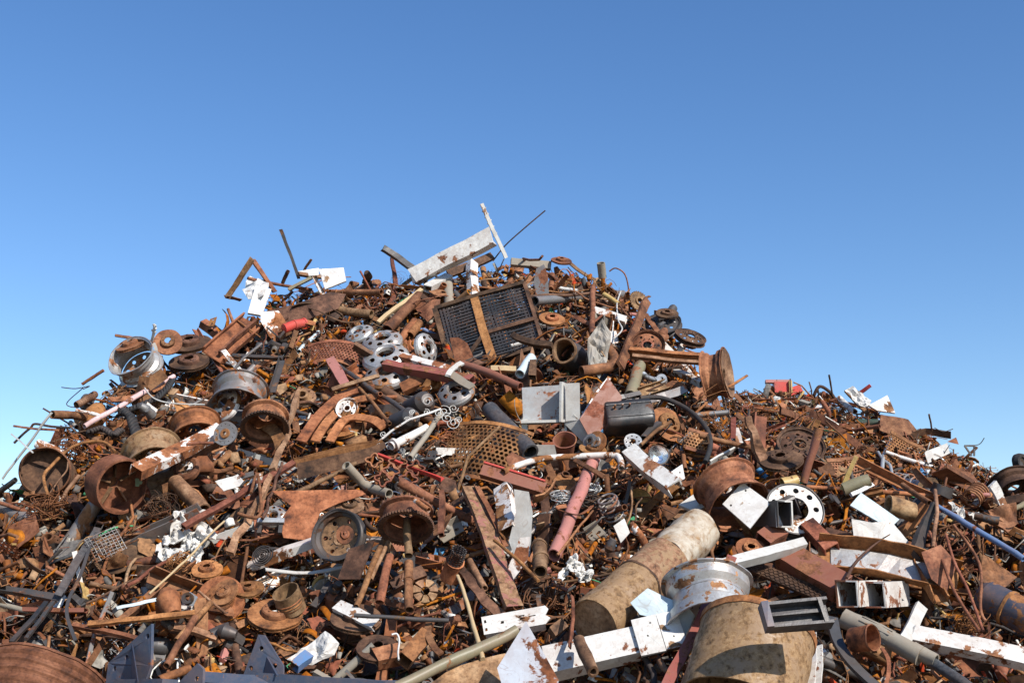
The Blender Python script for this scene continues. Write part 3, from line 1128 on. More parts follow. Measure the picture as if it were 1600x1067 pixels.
big_wheel()
rim(1011, 541, 27, (-.1, .3, .9), 'rust_red', 'brake drum with rusty ring behind the steep brown plank', 'ringed drum', nh=6, W=.5, bulge=.25)
rim(1035, 508, 31, (-.2, .75, .5), 'steel_dark', 'dark wheel rim lying flat against the eastern crest', 'crest wheel', W=.3, lift=.08)
rim(1078, 528, 26, (.25, .85, .4), 'rust_dark', 'dark wheel rim hanging over the eastern crest', 'hanging black rim', W=.3, lift=.05)
disc(1042, 492, 17, (0, .8, .45), 'rust_dark', 'small dark disc resting inside the crest wheel', lift=.25)
plate('steel_sheet', 'crumpled pale grey sheet below the slim upright pipe', 'metal sheet', [(918, 530), (940, 500), (955, 520), (950, 560), (938, 590), (920, 575)], 'cloth_grey', (.2, .4, .9), lift=.2, amp=.06, freq=7, ref='crumpled grey sheet')
bar('scrap_arm', 'grey cast suspension arm lying below the frayed I-beam', 'suspension arm', (1005, 582), (1035, 592), 'rod', 9, None, 'galvanised', lift=.3, bend=-.12, ref='cast arm',
    extra=lambda mb, L, W, H: lathe(mb, [(W * .35, -W * .5), (W * .9, -W * .5), (W * .9, W * .5), (W * .35, W * .5)], 20, M=T(L / 2, 0, 0)))
bar('steel_pipe', 'stubby olive grey pipe with a sleeve, above the black tank', 'pipe', (1000, 572), (985, 618), 'pipe', 19, None, 'olive', lift=.25, ref='olive sleeve pipe')
bar('steel_channel', 'brown trough beam lying below the cast arm', 'steel beam', (1000, 615), (1042, 600), 'channel', 17, 9, 'rust_tan', lift=.25)
plate('steel_plate', 'wide reddish plate with a whitish rim leaning before the black tank', 'steel plate', [(905, 655), (950, 590), (972, 620), (966, 640), (925, 690)], 'oxide_red', (.3, .3, .9), lift=.3, amp=.01, ref='reddish leaning plate')
bar('steel_strip', 'flaking white strip along the reddish leaning plate', 'steel strip', (906, 656), (951, 591), 'flat', 6, 6, 'white_flaked', lift=.55, nomark=True)


def tank():
    e = root('fuel_tank', 'black plastic tank with studs lying under the eastern slope', 'tank', 980, 652, (.1, .55, .8), .3, 'black tank', x=(1, .18, 0), rpx=30)
    s = e['_s']
    w, h, d = 76 * s, 44 * s, 40 * s
    mb = MB()
    prof = [(-.5, -.5), (.5, -.5), (.5, .5), (-.5, .5)]
    ring = []
    for i in range(24):
        a = 2 * math.pi * i / 24
        c, sn = math.cos(a), math.sin(a)
        k = (abs(c) ** 9 + abs(sn) ** 9) ** (-1 / 9)
        ring.append((c * k * h / 2, sn * k * d / 2))
    path = [Vector((x * w, 0, 0)) for x in (-.5, -.485, -.46, -.42, -.2, 0, .2, .42, .46, .485, .5)]
    sweep(mb, ring, path, smooth=True, scales=[.82, .92, .97, 1, 1, 1.02, 1, 1, .97, .92, .82])
    part('shell', mb, 'black_paint', e)
    for k in range(3):
        mb = MB(); x = (-.3 + .16 * k) * w
        lathe(mb, [(0, d * .5 + 9 * s), (1.6 * s, d * .5 + 9 * s), (1.6 * s, d * .5), (3.4 * s, d * .5), (3.4 * s, d * .44), (0, d * .44)], 12, M=T(x, h * .16, 0), closed=False)
        part('stud', mb, 'steel_grey', e)
    mb = MB()
    for k in range(2):
        box(mb, w * .94, 1.6 * s, 2.5 * s, T(0, (-.2 + .5 * k) * h, d * .5))
    part('seam_strap', mb, 'black_scuffed', e)


tank()
bar('steel_bar', 'black ribbed bar lying on top of the black tank', 'flat bar', (932, 630), (1000, 614), 'flat', 8, 7, 'black_paint', lift=.6, dent=.01)
poly3('rubber_hose', 'long black hose arching over and beyond the black tank', 'hose', [(1000, 622), (1035, 622), (1075, 640), (1103, 668), (1110, 695), (1102, 722)], 4, 'rubber', lift=.4, ref='arching black hose')
bar('steel_pipe', 'grey brown pipe lying under the end wheel', 'pipe', (1080, 652), (1140, 644), 'pipe', 9, None, 'steel_grey', lift=.2)
bar('steel_stake', 'short red post standing between the two heaps', 'post', (1146, 652), (1145, 684), 'tube', 8, 6, 'red_paint', lift=.25, ref='short red post')


def bracket():
    """welded steel corner of flat grey plates"""
    e = root('steel_bracket', 'large pale grey welded bracket of crossed plates at mid slope', 'steel bracket', 868, 650, (-.06, .16, .98), .62, 'grey bracket')
    s = e['_s']

    def q(px, py):
        return ((px - 868) * s, (650 - py) * s)
    mb = MB(); flat_plate(mb, [q(*p) for p in [(818, 658), (814, 604), (900, 598), (903, 655)]][::-1], [], 4 * s, T(0, 0, -14 * s)); part('back_plate', mb, 'grey_paint', e)
    mb = MB(); box(mb, 9 * s, 58 * s, 20 * s, T(*q(820, 684), -6 * s)); part('left_cheek', mb, 'grey_light', e)
    mb = MB(); box(mb, 3.5 * s, 62 * s, 34 * s, T(*q(882, 630), 3 * s) @ R(-20, 'Y')); part('fin_plate', mb, 'grey_light', e)
    mb = MB(); box(mb, 3.5 * s, 44 * s, 20 * s, T(*q(885, 682), -4 * s)); part('lower_fin', mb, 'grey_light', e)
    mb = MB(); box(mb, 70 * s, 4 * s, 26 * s, T(*q(850, 659), 0) @ R(1, 'Z')); part('shelf_plate', mb, 'grey_light', e)
    mb = MB(); box(mb, 22 * s, 58 * s, 3.5 * s, T(*q(895, 630), 14 * s) @ R(2, 'Z') @ R(-8, 'Y')); part('side_plate', mb, 'grey_light', e)
    mb = MB(); box(mb, 56 * s, 20 * s, 4 * s, T(*q(910, 676), 12 * s) @ R(-46, 'Z') @ R(20, 'X')); part('lower_arm', mb, 'grey_light', e)
    mb = MB(); box(mb, 76 * s, 16 * s, 3.5 * s, T(*q(852, 703), 2 * s) @ R(15, 'X')); part('lower_plate', mb, 'grey_light', e)
    mark_poly([(814, 604), (903, 598), (932, 690), (905, 705), (820, 705)])


bracket()
e = root('pipe_elbow', 'reddish flanged pipe elbow below the grey bracket', 'pipe elbow', 882, 694, (-.05, .75, .6), .5, 'flanged elbow')
s = e['_s']
mb = MB(); lathe(mb, [(17 * s, 10 * s), (19 * s, 10 * s), (17 * s, 5 * s), (14 * s, -20 * s), (13 * s, -20 * s), (16 * s, 5 * s)], 32); part('upper_pipe', mb, 'oxide_red', e)
mb = MB(); sweep(mb, circle(14 * s, 20), [Vector((0, 0, -15 * s)), Vector((1 * s, -4 * s, -26 * s)), Vector((5 * s, -14 * s, -34 * s)), Vector((10 * s, -26 * s, -38 * s))], circle(12 * s, 20), smooth=True); part('bend', mb, 'rust_red', e)
mark_poly([(862, 685), (900, 682), (915, 730), (890, 735), (868, 710)])
disc(932, 690, 17, (-.5, .3, .8), 'rust_orange', 'orange disc with a grey hub beside the flanged elbow', 'orange disc', 'steel_grey', lift=.4)
e = root('clutch_plate', 'small grey flywheel with toothed edge beside the orange disc', 'flywheel', 922, 688, (-.5, .35, .8), .55, 'small flywheel')
s = e['_s']
mb = MB(); flat_plate(mb, gear_outline(12 * s, 26, 1 * s), [circle(4 * s, 12)[::-1]], 4 * s); part('toothed_ring', mb, 'steel_grey', e)
mb = MB(); lathe(mb, [(4 * s, 2 * s), (4 * s, 4 * s), (6.5 * s, 4 * s), (7.5 * s, 2 * s)], 24); part('hub', mb, 'steel_dark', e)
disc(925, 703, 22, (.1, .9, .35), 'rust_orange', 'thin orange vented disc lying flat below the small flywheel', lift=.4)

# black crate grid held in a rusty frame
def grate():
    n = vv(-.12, .42, .9)
    e = root('black_grille', 'black plastic grille panel held in a rusty frame below the summit', 'grille panel', 764, 512, (-.12, .42, .9), .45, 'framed grille', x=(1, .30, 0))
    s = e['_s']
    W, H = 148 * s, 116 * s
    mb = MB()
    nx, ny = 27, 21
    for i in range(nx + 1):
        sweep(mb, rect(2.9 * s, 3 * s), [Vector(((i / nx - .5) * W * .97, H * .48, 2 * s * math.sin(i * .9))), Vector(((i / nx - .5) * W * .97, 0, 3 * s * math.sin(i * .5))), Vector(((i / nx - .5) * W * .97, -H * .48, 0))])
    for j in range(ny + 1):
        sweep(mb, rect(2.9 * s, 3 * s), [Vector((-W * .485, (j / ny - .5) * H * .96, 0)), Vector((0, (j / ny - .5) * H * .96 + s * math.sin(j), 2.5 * s)), Vector((W * .485, (j / ny - .5) * H * .96, 0))])
    part('grid', mb, 'black_paint', e)
    for (a, b, w) in (((-.5, .5), (.5, .5), 6), ((-.5, -.5), (-.5, .5), 8), ((.5, -.5), (.5, .5), 6), ((-.06, -.5), (-.06, .5), 13), ((-.06, -.08), (.5, -.08), 6), ((-.5, -.5), (.5, -.5), 6), ((-.36, -.42), (-.06, -.08), 6)):
        mb = MB()
        A = Vector((a[0] * W, a[1] * H, 4 * s)); B = Vector((b[0] * W, b[1] * H, 4 * s))
        sweep(mb, rect(w * s, 5 * s), [A, (A + B) / 2 + Vector((0, 0, .6 * s)), B])
        part('frame_bar', mb, 'rust_orange' if w == 13 else 'rust_dark', e)
    mark_poly([(685, 495), (825, 455), (850, 560), (720, 575)])


grate()
plate('steel_plate', 'rounded rusty guard plate before the corner of the framed grille', 'steel plate', [(703, 528), (716, 527), (730, 536), (740, 558), (712, 568)], 'rust_brown', (-.2, .2, 1), lift=.75, ref='guard plate')
bar('leaf_spring', 'dark rusted leaf spring end resting on the framed grille', 'leaf spring', (802, 524), (862, 538), 'flat', 9, 8, 'rust_dark', lift=.55, bend=-.08, ref='leaf spring')
disc(862, 500, 20, (.15, .85, .45), 'rust_orange', 'orange rusted brake disc lying beside the framed grille', 'grille side disc', lift=.3)
bar('steel_bar', 'rusty red and white flaked box beam lying on the red beam', 'steel beam', (620, 556), (716, 582), 'tube', 13, 11, 'white_flaked', lift=.45, up=(0, .8, .6), ref='flaked box beam')
bar('steel_girder', 'long faded red square beam crossing below the hubcaps', 'steel beam', (600, 570), (738, 594), 'tube', 14, 14, 'red_paint', lift=(.5, .55), up=(0, .8, .6), ref='long red beam')
bar('steel_pipe', 'long reddish pipe running down from the framed grille', 'pipe', (722, 568), (813, 603), 'pipe', 13, None, 'oxide_red', lift=(.5, .6), ref='long reddish pipe')
bar('steel_bar', 'dirty pale bent strap lying over the long reddish pipe', 'steel strap', (700, 588), (722, 566), 'flat', 9, 3, 'grey_light', lift=.75, bend=.05)
bar('steel_bar', 'pale green grey flat bar below the bent strap', 'flat bar', (706, 586), (738, 604), 'flat', 12, 5, 'dull_concrete', lift=.65)
bar('wooden_batten', 'short cream block lying beside the long reddish pipe', 'block', (768, 577), (806, 577), 'flat', 8, 8, 'wood', lift=.5)
bar('steel_pipe', 'short blue white tube angled above the grey bracket', 'pipe', (812, 584), (830, 560), 'pipe', 16, None, 'blue_pale', lift=.5, ref='blue white tube')
bar('steel_stake', 'stubby dark red square post behind the grey bracket', 'post', (832, 590), (832, 566), 'tube', 11, 9, 'rust_dark', lift=.6)
bar('rubber_roller', 'thick dark grey roller with a rusty open end at mid slope', 'roller', (766, 640), (828, 708), 'pipe', 28, None, 'black_scuffed', lift=(.45, .5), th=3, ref='dark roller')


# silver hubcaps
def hubcap(px, py, r, z, mat, label, ref=None, lift=.2, nh=8, lf=.3):
    e = root('hubcap', label, 'hubcap', px, py, z, lift, ref, 'silver hubcaps in the heap', rpx=r)
    R_ = r * e['_s']
    f = lambda q: lf * R_ * (1 - (q / R_) ** 3)
    mb = MB(); dish(mb, .45 * R_, .92 * R_, nh, .70 * R_, .105 * R_, f, th=.02 * R_, hry=.14 * R_); part('pierced_dish', mb, mat, e)
    mb = MB(); lathe(mb, [(.92 * R_, f(.92 * R_)), (1.0 * R_, -.05 * R_), (1.0 * R_, -.2 * R_), (.97 * R_, -.2 * R_), (.97 * R_, -.05 * R_), (.9 * R_, f(.92 * R_) - .01)], 40); part('rim_band', mb, mat, e)
    mb = MB(); lathe(mb, [(.45 * R_, f(.45 * R_)), (.40 * R_, f(.45 * R_) - .04 * R_), (.36 * R_, .1 * R_), (.34 * R_, .1 * R_), (.38 * R_, f(.45 * R_) - .06 * R_), (.45 * R_, f(.45 * R_) - .03 * R_)], 40); part('bore', mb, mat, e)


hubcap(560, 520, 23, (-.35, .85, .42), 'silver', 'upturned silver hubcap, topmost of the hubcap stack', 'top hubcap', .3)
hubcap(597, 533, 32, (-.12, .86, .5), 'silver', 'wide silver hubcap in the middle of the stack', 'middle hubcap', .4)
hubcap(603, 558, 37, (-.1, .84, .54), 'silver', 'silver hubcap with round holes under the wide one', 'lower hubcap', .3)
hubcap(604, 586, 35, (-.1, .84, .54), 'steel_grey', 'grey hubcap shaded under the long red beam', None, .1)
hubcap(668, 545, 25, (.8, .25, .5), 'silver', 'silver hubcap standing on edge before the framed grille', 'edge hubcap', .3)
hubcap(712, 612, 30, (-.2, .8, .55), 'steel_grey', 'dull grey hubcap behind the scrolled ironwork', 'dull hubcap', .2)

# ------------------------------------------------------------------ western slope
rim(212, 566, 38, (-.30, .62, .72), 'silver', 'white truck rim tipped up on the western skyline', 'skyline rim', W=.9, dmat='steel_grey', lift=.1, bulge=-.2, discz=-.42)
disc(205, 541, 24, (-.25, .9, .35), 'rust_brown', 'thin brown disc lying over the skyline rim', lift=.3)
bar('steel_pipe', 'thin brown bar poking out over the skyline rim', 'pipe', (240, 534), (180, 523), 'flat', 4, 3, 'rust_brown', lift=.3, sky=True)
bar('webbing_strap', 'pale strap with dark beads standing on the western skyline', 'strap', (236, 534), (242, 508), 'flat', 4, 2, 'grey_light', lift=.15, sky=True, ref='beaded strap',
    extra=lambda mb, L, W, H: [box(mb, W * .5, W * 1.6, W, T(L * (.1 + .08 * k), W * .3 * math.sin(k * 2), 0) @ R(30 * k, 'Z')) for k in range(5)])
poly3('steel_strap', 'pale grey band bowed across the skyline rim', 'steel band', [(240, 536), (244, 548), (238, 562), (226, 572), (200, 585)], 2.4, 'grey_light', lift=.3, kind='strip', th=2)
disc(262, 535, 22, (.2, .4, .85), 'rust_brown', 'brown drum end standing near the beaded strap', 'drum end', lift=.05)
disc(297, 540, 33, (0, .88, .4), 'rust_dark', 'vented disc lying flat near the western ridge', 'flat vented disc', lift=.2)
disc(296, 568, 30, (0, .88, .4), 'rust_dark', 'second vented disc lying flat, below the first', None, lift=.2)
bar('steel_pole', 'long pale pink pole slanting across the western slope', 'pole', (131, 666), (272, 588), 'pipe', 8, None, 'pale_pink', lift=(.35, .35), ref='pale pink pole')
bar('steel_pole', 'short white pole crossing the foot of the pale pink pole', 'pole', (116, 640), (160, 652), 'pipe', 6, None, 'white_paint', lift=.25)
bar('steel_pipe', 'brown corrugated pipe poking over the western skyline', 'pipe', (118, 632), (148, 614), 'pipe', 11, None, 'rust_tan', lift=.2, ref='corrugated pipe',
    extra=lambda mb, L, W, H: [lathe(mb, [(W * .5, -.004), (W * .56, 0), (W * .5, .004)], 14, M=T(L * (-.45 + .09 * k), 0, 0) @ R(90, 'Y'), closed=False) for k in range(11)])
bar('exhaust_pipe', 'thick brown exhaust pipe end at the western skyline', 'pipe', (80, 648), (134, 652), 'pipe', 13, None, 'rust_brown', lift=.2, ref='exhaust end')
bar('steel_pole', 'long pale pole leaning against the western skyline', 'pole', (4, 748), (80, 644), 'pipe', 4, None, 'grey_light', lift=(.25, .1), sky=True, ref='pale leaning pole')
poly3('rubber_hose', 'dark wrapped hose lying level over the pale leaning pole', 'hose', [(22, 692), (36, 678), (48, 668), (55, 662), (80, 666), (110, 668)], 2.0, 'steel_dark', lift=.3, sky=True)
bar('steel_strip', 'thin brown strip poking out past the pale leaning pole', 'steel strip', (21, 666), (90, 673), 'flat', 3, 2, 'rust_brown', lift=.3, sky=True)
bar('steel_strip', 'thin pale strip crossing the foot of the pale leaning pole', 'steel strip', (15, 678), (52, 708), 'flat', 2.2, 1.5, 'grey_light', lift=.35, sky=True)
poly3('steel_wire', 'thin grey wire bowing out from the western skyline', 'wire', [(96, 605), (118, 607), (140, 603), (130, 608)], .8, 'steel_dark', lift=.1, sky=True)
poly3('steel_wire', 'looped grey wire hanging off the western skyline', 'wire', [(130, 606), (108, 625), (105, 633), (118, 636), (126, 628)], .8, 'steel_dark', lift=.1, sky=True)
bar('steel_strip', 'orange strip jutting from the western skyline', 'steel strip', (130, 600), (162, 580), 'flat', 4, 3, 'rust_orange', lift=.1, sky=True)
bar('steel_tube', 'white and tan painted tube end above the pipe mouth', 'pipe', (58, 692), (102, 712), 'pipe', 14, None, 'white_flaked', lift=.3, ref='flaked tube end')


def culvert():
    e = root('steel_pipe', 'wide open rusty pipe with a tapering body on the western edge', 'pipe', 70, 735, (.25, .25, .9), .42, 'wide rusty pipe')
    s = e['_s']
    mb = MB(); lathe(mb, [(37 * s, 0), (37.5 * s, -2 * s), (44 * s, -90 * s), (42 * s, -90 * s), (35.5 * s, -2 * s), (36 * s, 0)], 44); part('pipe_wall', mb, 'rust_tan', e)
    mb = MB(); lathe(mb, [(36.5 * s, 2.5 * s), (38.5 * s, 1 * s), (38.5 * s, -2 * s), (36 * s, -2 * s)], 44); part('mouth_ring', mb, 'rust_red', e)
    mb = MB(); lathe(mb, [(0, -22 * s), (39 * s, -22 * s), (39 * s, -26 * s), (0, -26 * s)], 36, closed=False); part('inner_plate', mb, 'rust_dark', e)  # dark disc added inside the mouth, stands in for the pipe's shaded depth
    mark_disc(70, 735, 42)


culvert()
poly3('steel_cable', 'thick rusty cable draped round the wide rusty pipe', 'cable', [(75, 775), (68, 745), (80, 728), (110, 700), (140, 690), (165, 692), (180, 706)], 2.6, 'rust_orange', lift=.55, ref='draped cable')
poly3('steel_cable', 'thin tan cable arched inside the wide pipe mouth', 'cable', [(78, 770), (92, 750), (104, 735), (106, 722)], 1.4, 'rust_tan', lift=.6)
# braided black chain hose
for lab, pts, rr_, rf in (('braided black hose hanging down below the pale pink pole', [(190, 640), (205, 652), (212, 675), (218, 705)], 9, 'braided hose'),
                          ('braided black hose running up to the head of the pink pole', [(190, 645), (215, 635), (245, 622), (262, 605), (270, 592)], 6, 'upper braided hose'),
                          ('braided black hose bunched below the foot of the pink pole', [(140, 675), (160, 668), (178, 680), (190, 670)], 7, None)):
    A = [at(p[0], p[1], .35) for p in pts]
    C = sum(A, Vector()) / len(A); s = depth(C) / F
    mb = MB()
    for st in range(4):
        path = []
        for i in range(len(A) - 1):
            for j in range(10):
                t = j / 10; k = (i * 10 + j) * .75
                p = A[i].lerp(A[i + 1], t) - C
                path.append(p + (RIGHT * math.cos(k + st * 1.57) + UP * .5 * math.sin(k + st * 1.57) - FWD * math.sin(k + st * 1.57)) * rr_ * .6 * s)
        sweep(mb, circle(rr_ * .42 * s, 6), path, smooth=True)
    o = bpy.data.objects.new('braided_hose', mb.mesh('braided_hose', 'rubber')); o.matrix_basis = Matrix.Translation(C); link(o)
    tag(o, lab, 'hose', rf)
    for a, b in zip(pts, pts[1:]):
        mark_seg(a, b, rr_ * 2)

rim(374, 624, 45, (.02, -.66, .75), 'steel_grey', 'grey brown truck rim lying open side down on the western slope', 'open grey rim', W=.95, lift=.25, bulge=.1, discz=-.3)
hubcap(350, 632, 30, (-.5, .5, .7), 'white_flaked', 'cream painted wheel trim with round holes beside the open grey rim', 'cream wheel trim', .4)
rim(306, 676, 40, (.25, -.62, .74), 'rust_orange', 'banded orange and grey rim lying on its side', 'banded orange rim', W=.95, lift=.25, bulge=.1, discz=-.36)
rim(240, 720, 48, (.35, -.58, .73), 'tan_tank', 'large muddy yellow brown rim tilted on the western slope', 'muddy rim', W=.95, lift=.25, bulge=.1, discz=-.36)
def drum_down(label, ref, px, py, r, z, n, teeth, lift, m1='rust_dark', m2='rust_brown'):
    """brake drum whose open mouth faces out and down; toothed ring round the mouth"""
    e = root('brake_drum', label, 'brake drum', px, py, z, lift, ref, rpx=r)
    s = e['_s']; R_ = r * s
    mb = MB(); flat_plate(mb, gear_outline(R_, n, teeth * s), [circle(R_ * .80, 40)[::-1]], R_ * .10); part('toothed_ring', mb, m1, e)
    mb = MB(); lathe(mb, [(.80 * R_, 0), (.84 * R_, -.05 * R_), (.82 * R_, -.55 * R_), (.97 * R_, -.60 * R_), (.97 * R_, -.68 * R_), (.3 * R_, -.68 * R_), (.3 * R_, -.62 * R_), (.76 * R_, -.60 * R_), (.76 * R_, 0)], 44); part('drum', mb, m2, e)
    mb = MB()
    for k in range(22):
        box(mb, .08 * R_, .05 * R_, .14 * R_, R(k * 360 / 22, 'Z') @ T(.93 * R_, 0, -.72 * R_))
    part('teeth', mb, m1, e)


drum_down('rusty brake drum with a notched ring beside the open grey rim', 'notched drum', 414, 668, 38, (.08, -.66, .75), 48, 1.6, .6)
bar('steel_strap', 'curved brown steel band hanging below the notched drum', 'steel band', (398, 660), (440, 700), 'flat', 18, 3, 'rust_brown', lift=.6, bend=.12, ref='curved brown band')


def big_drum():
    e = root('brake_drum', 'large smooth brown drum open to one side on the western slope', 'brake drum', 192, 760, (.74, -.16, .65), .6, 'large brown drum', rpx=38)
    s = e['_s']; R_ = 44 * s
    mb = MB(); lathe(mb, [(.2 * R_, -.85 * R_), (.93 * R_, -.95 * R_), (R_, -.85 * R_), (R_, 0), (.92 * R_, 0), (.92 * R_, -.7 * R_), (.2 * R_, -.75 * R_)], 48); part('drum_shell', mb, 'rust_red', e)
    for k in range(5):
        mb = MB(); box(mb, .7 * R_, .05 * R_, .16 * R_, R(k * 72 + 10, 'Z') @ T(.55 * R_, 0, -.62 * R_)); part('rib', mb, 'rust_tan', e)


big_drum()
bar('steel_channel', 'long pale grey beam between the rims on the western slope', 'steel beam', (212, 738), (346, 672), 'roof', 24, 16, 'white_flaked', lift=(1.25, 1.1), up=(0, .65, .75), ref='pale grey beam')
e = root('brake_disc', 'small dark grey drilled disc at the end of the pale grey beam', 'brake disc', 352, 677, (-.15, .35, .92), 1.3, 'drilled grey disc', 'brake discs in the heap', rpx=18)
s = e['_s']
mb = MB(); flat_plate(mb, circle(19 * s, 32), [circle(3.2 * s, 10)[::-1]] + [[(x + 14.5 * s * math.cos(k * .524), y + 14.5 * s * math.sin(k * .524)) for x, y in circle(.9 * s, 6)][::-1] for k in range(12)], 4 * s); part('plate', mb, 'steel_grey', e)
mb = MB(); lathe(mb, [(3.2 * s, 2 * s), (3.2 * s, 5 * s), (7 * s, 5 * s), (8 * s, 2 * s)], 24); part('hub', mb, 'rust_orange', e)
bar('steel_pipe', 'short rusty pipe lying across the pale grey beam', 'pipe', (290, 696), (332, 694), 'pipe', 5, None, 'rust_red', lift=1.5)
e = root('wheel', 'small rusty wheel with a white hub on the western slope', 'wheel', 293, 733, (-.1, .62, .78), .4, 'small white hub wheel', rpx=18)
s = e['_s']
mb = MB(); lathe(mb, [(12 * s, 4 * s), (17 * s, 6 * s), (21 * s, 2 * s), (21 * s, -5 * s), (12 * s, -6 * s)], 32); part('tyre', mb, 'rust_red', e)
mb = MB(); dish(mb, 4 * s, 12.5 * s, 6, 8.5 * s, 1.7 * s, lambda r: 1.5 * s, th=1.5 * s); part('hub', mb, 'white_clean', e)
bar('steel_pipe', 'stubby yellow brown pipe with an orange end below the small wheel', 'pipe', (274, 752), (318, 798), 'pipe', 25, None, 'rust_tan', lift=.4, ref='yellow brown pipe')
e = root('green_clamp', 'green painted clamp standing beside the muddy rim', 'clamp', 219, 748, (.15, .05, 1), .6, 'green clamp')
s = e['_s']
mb = MB(); box(mb, 8 * s, 46 * s, 8 * s); box(mb, 15 * s, 5 * s, 9 * s, T(0, 10 * s, 1 * s)); part('stem', mb, 'green_paint', e)
mb = MB(); box(mb, 18 * s, 13 * s, 10 * s, T(2 * s, -6 * s, 2 * s)); box(mb, 12 * s, 6 * s, 14 * s, T(2 * s, 22 * s, 2 * s)); lathe(mb, [(0, 12 * s), (3 * s, 12 * s), (3 * s, 6 * s), (0, 6 * s)], 10, M=T(2 * s, -6 * s, 0), closed=False); part('jaw', mb, 'green_paint', e)
mark_poly([(210, 725), (230, 725), (230, 772), (210, 772)])
bar('steel_bar', 'long straight brown bar slanting across the western slope', 'flat bar', (286, 824), (458, 724), 'tube', 10, 8, 'rust_red', lift=(.6, .5), up=(0, .6, .8), ref='long brown bar')
bar('twisted_bar', 'rough twisted rusty bar like a branch, upper length', 'twisted bar', (428, 735), (468, 610), 'flat', 9, 7, 'rust_tan', lift=(.6, .5), dent=.03, twist=2.0, wob=.03, ref='branch like bar')
bar('twisted_bar', 'rough twisted rusty bar like a branch, lower length', 'twisted bar', (358, 862), (425, 740), 'flat', 11, 8, 'rust_tan', lift=(.6, .6), dent=.03, twist=2.0, wob=.03)
bar('steel_rod', 'bent dark rod hanging beside the branch like bar', 'rod', (440, 720), (412, 812), 'rod', 5, None, 'rust_dark', lift=.7, wob=.04)
poly3('steel_rod', 'hooked reddish rod hooking under the branch like bar', 'rod', [(392, 770), (402, 740), (408, 790), (404, 806), (392, 808), (372, 802)], 2.6, 'rust_red', lift=.75)


def shred(name, label, ref, cx, cy, rx, ry, mat, n, seed, lift=.3):
    """torn soft white lumps"""
    r2 = random.Random(seed)
    P = at(cx, cy, lift); s = depth(P) / F
    Mx = frame_from(P, z=vv(.1, .6, .8))
    mb = MB()
    for k in range(n):
        ox, oy = r2.uniform(-1, 1) * rx * s, r2.uniform(-1, 1) * ry * s * 1.3
        rr = s * (rx + ry) * .5 * r2.uniform(.35, .6)
        out = []
        m = 16
        for i in range(m):
            a = 2 * math.pi * i / m
            q = rr * (1 + .35 * math.sin(2 * a + k) + r2.uniform(-.22, .22))
            out.append((q * math.cos(a), q * .75 * math.sin(a)))
        sheet(mb, out, .008, rr * .8, 1.3 / rr, seed=seed + k * 3, rings=11, crease=True, smooth=True, M=T(ox, oy, r2.uniform(-.02, .06)) @ R(r2.uniform(0, 360), 'Z') @ R(r2.uniform(-35, 35), 'X'))
    o = bpy.data.objects.new(name, mb.mesh(name, mat)); o.matrix_basis = Mx; link(o)
    tag(o, label, 'torn padding', ref)
    mark_poly([(cx - rx, cy - ry), (cx + rx, cy - ry), (cx + rx, cy + ry), (cx - rx, cy + ry)])
    return o


shred('torn_padding', 'torn white padding lying under the long brown bar', 'torn white padding', 292, 838, 32, 32, 'cloth_white', 13, 3)
shred('torn_padding', 'shredded white padding caught beside the great tan tank pipe', 'white shreds', 905, 888, 30, 13, 'cloth_white', 10, 9, lift=.5)
plate('metal_sheet', 'torn cream sheet curling beside the branch like bar', 'metal sheet', [(392, 748), (412, 735), (408, 758), (384, 778), (375, 770)], 'white_paint', (.2, .5, .8), lift=.35, amp=.05, freq=8, ref='curling cream sheet')
plate('metal_sheet', 'cream ribbed sheet below the drilled grey disc', 'metal sheet', [(336, 752), (372, 742), (384, 756), (350, 768)], 'white_paint', (0, .7, .7), lift=.3, amp=.02, freq=8)
plate('metal_sheet', 'thin folded silver strip standing above the open grey rim', 'metal strip', [(345, 548), (352, 545), (384, 585), (376, 588)], 'silver', (.3, .3, .9), lift=.5, amp=.02, freq=9, ref='folded silver strip')
bar('steel_pipe', 'short slate grey tube leaning above the open grey rim', 'pipe', (376, 592), (396, 572), 'pipe', 10, None, 'steel_grey', lift=.55)
bar('angle_bar', 'dark grey bar lying level above the open grey rim', 'angle bar', (362, 554), (440, 558), 'angle', 8, 8, 'steel_dark', lift=.4, ref='level dark bar')
bar('angle_bar', 'dark grey bar standing below the level dark bar', 'angle bar', (440, 560), (426, 610), 'angle', 9, 8, 'steel_dark', lift=.45)
bar('steel_bar', 'salmon and white painted bar leaning at mid slope', 'flat bar', (516, 562), (540, 602), 'flat', 14, 8, 'pink_paint', lift=.45, ref='salmon bar')
bar('steel_pipe', 'long dark pipe slanting down past the salmon bar', 'pipe', (530, 572), (636, 644), 'pipe', 8, None, 'steel_dark', lift=.5, ref='long dark pipe')
bar('steel_pipe', 'long thin brown pipe below the long dark pipe', 'pipe', (560, 605), (610, 662), 'pipe', 6, None, 'rust_brown', lift=.45)
bar('wooden_batten', 'pale level bar crossing the long dark pipe', 'wooden slat', (518, 609), (592, 588), 'flat', 6, 5, 'rust_tan', lift=.65)
e = root('wheel_hub', 'dusty brown wheel hub with a flange at mid slope', 'wheel hub', 475, 622, (0, .65, .76), .35, 'dusty hub', rpx=18)
s = e['_s']
mb = MB(); flat_plate(mb, circle(20 * s, 28), [[(x + 15 * s * math.cos(k * 1.047), y + 15 * s * math.sin(k * 1.047)) for x, y in circle(1.6 * s, 8)][::-1] for k in range(6)], 3 * s); part('flange', mb, 'rust_tan', e)
mb = MB(); lathe(mb, [(6 * s, 1.5 * s), (6 * s, 12 * s), (9 * s, 12 * s), (10 * s, 6 * s), (13 * s, 1.5 * s)], 28); part('barrel', mb, 'rust_tan', e)
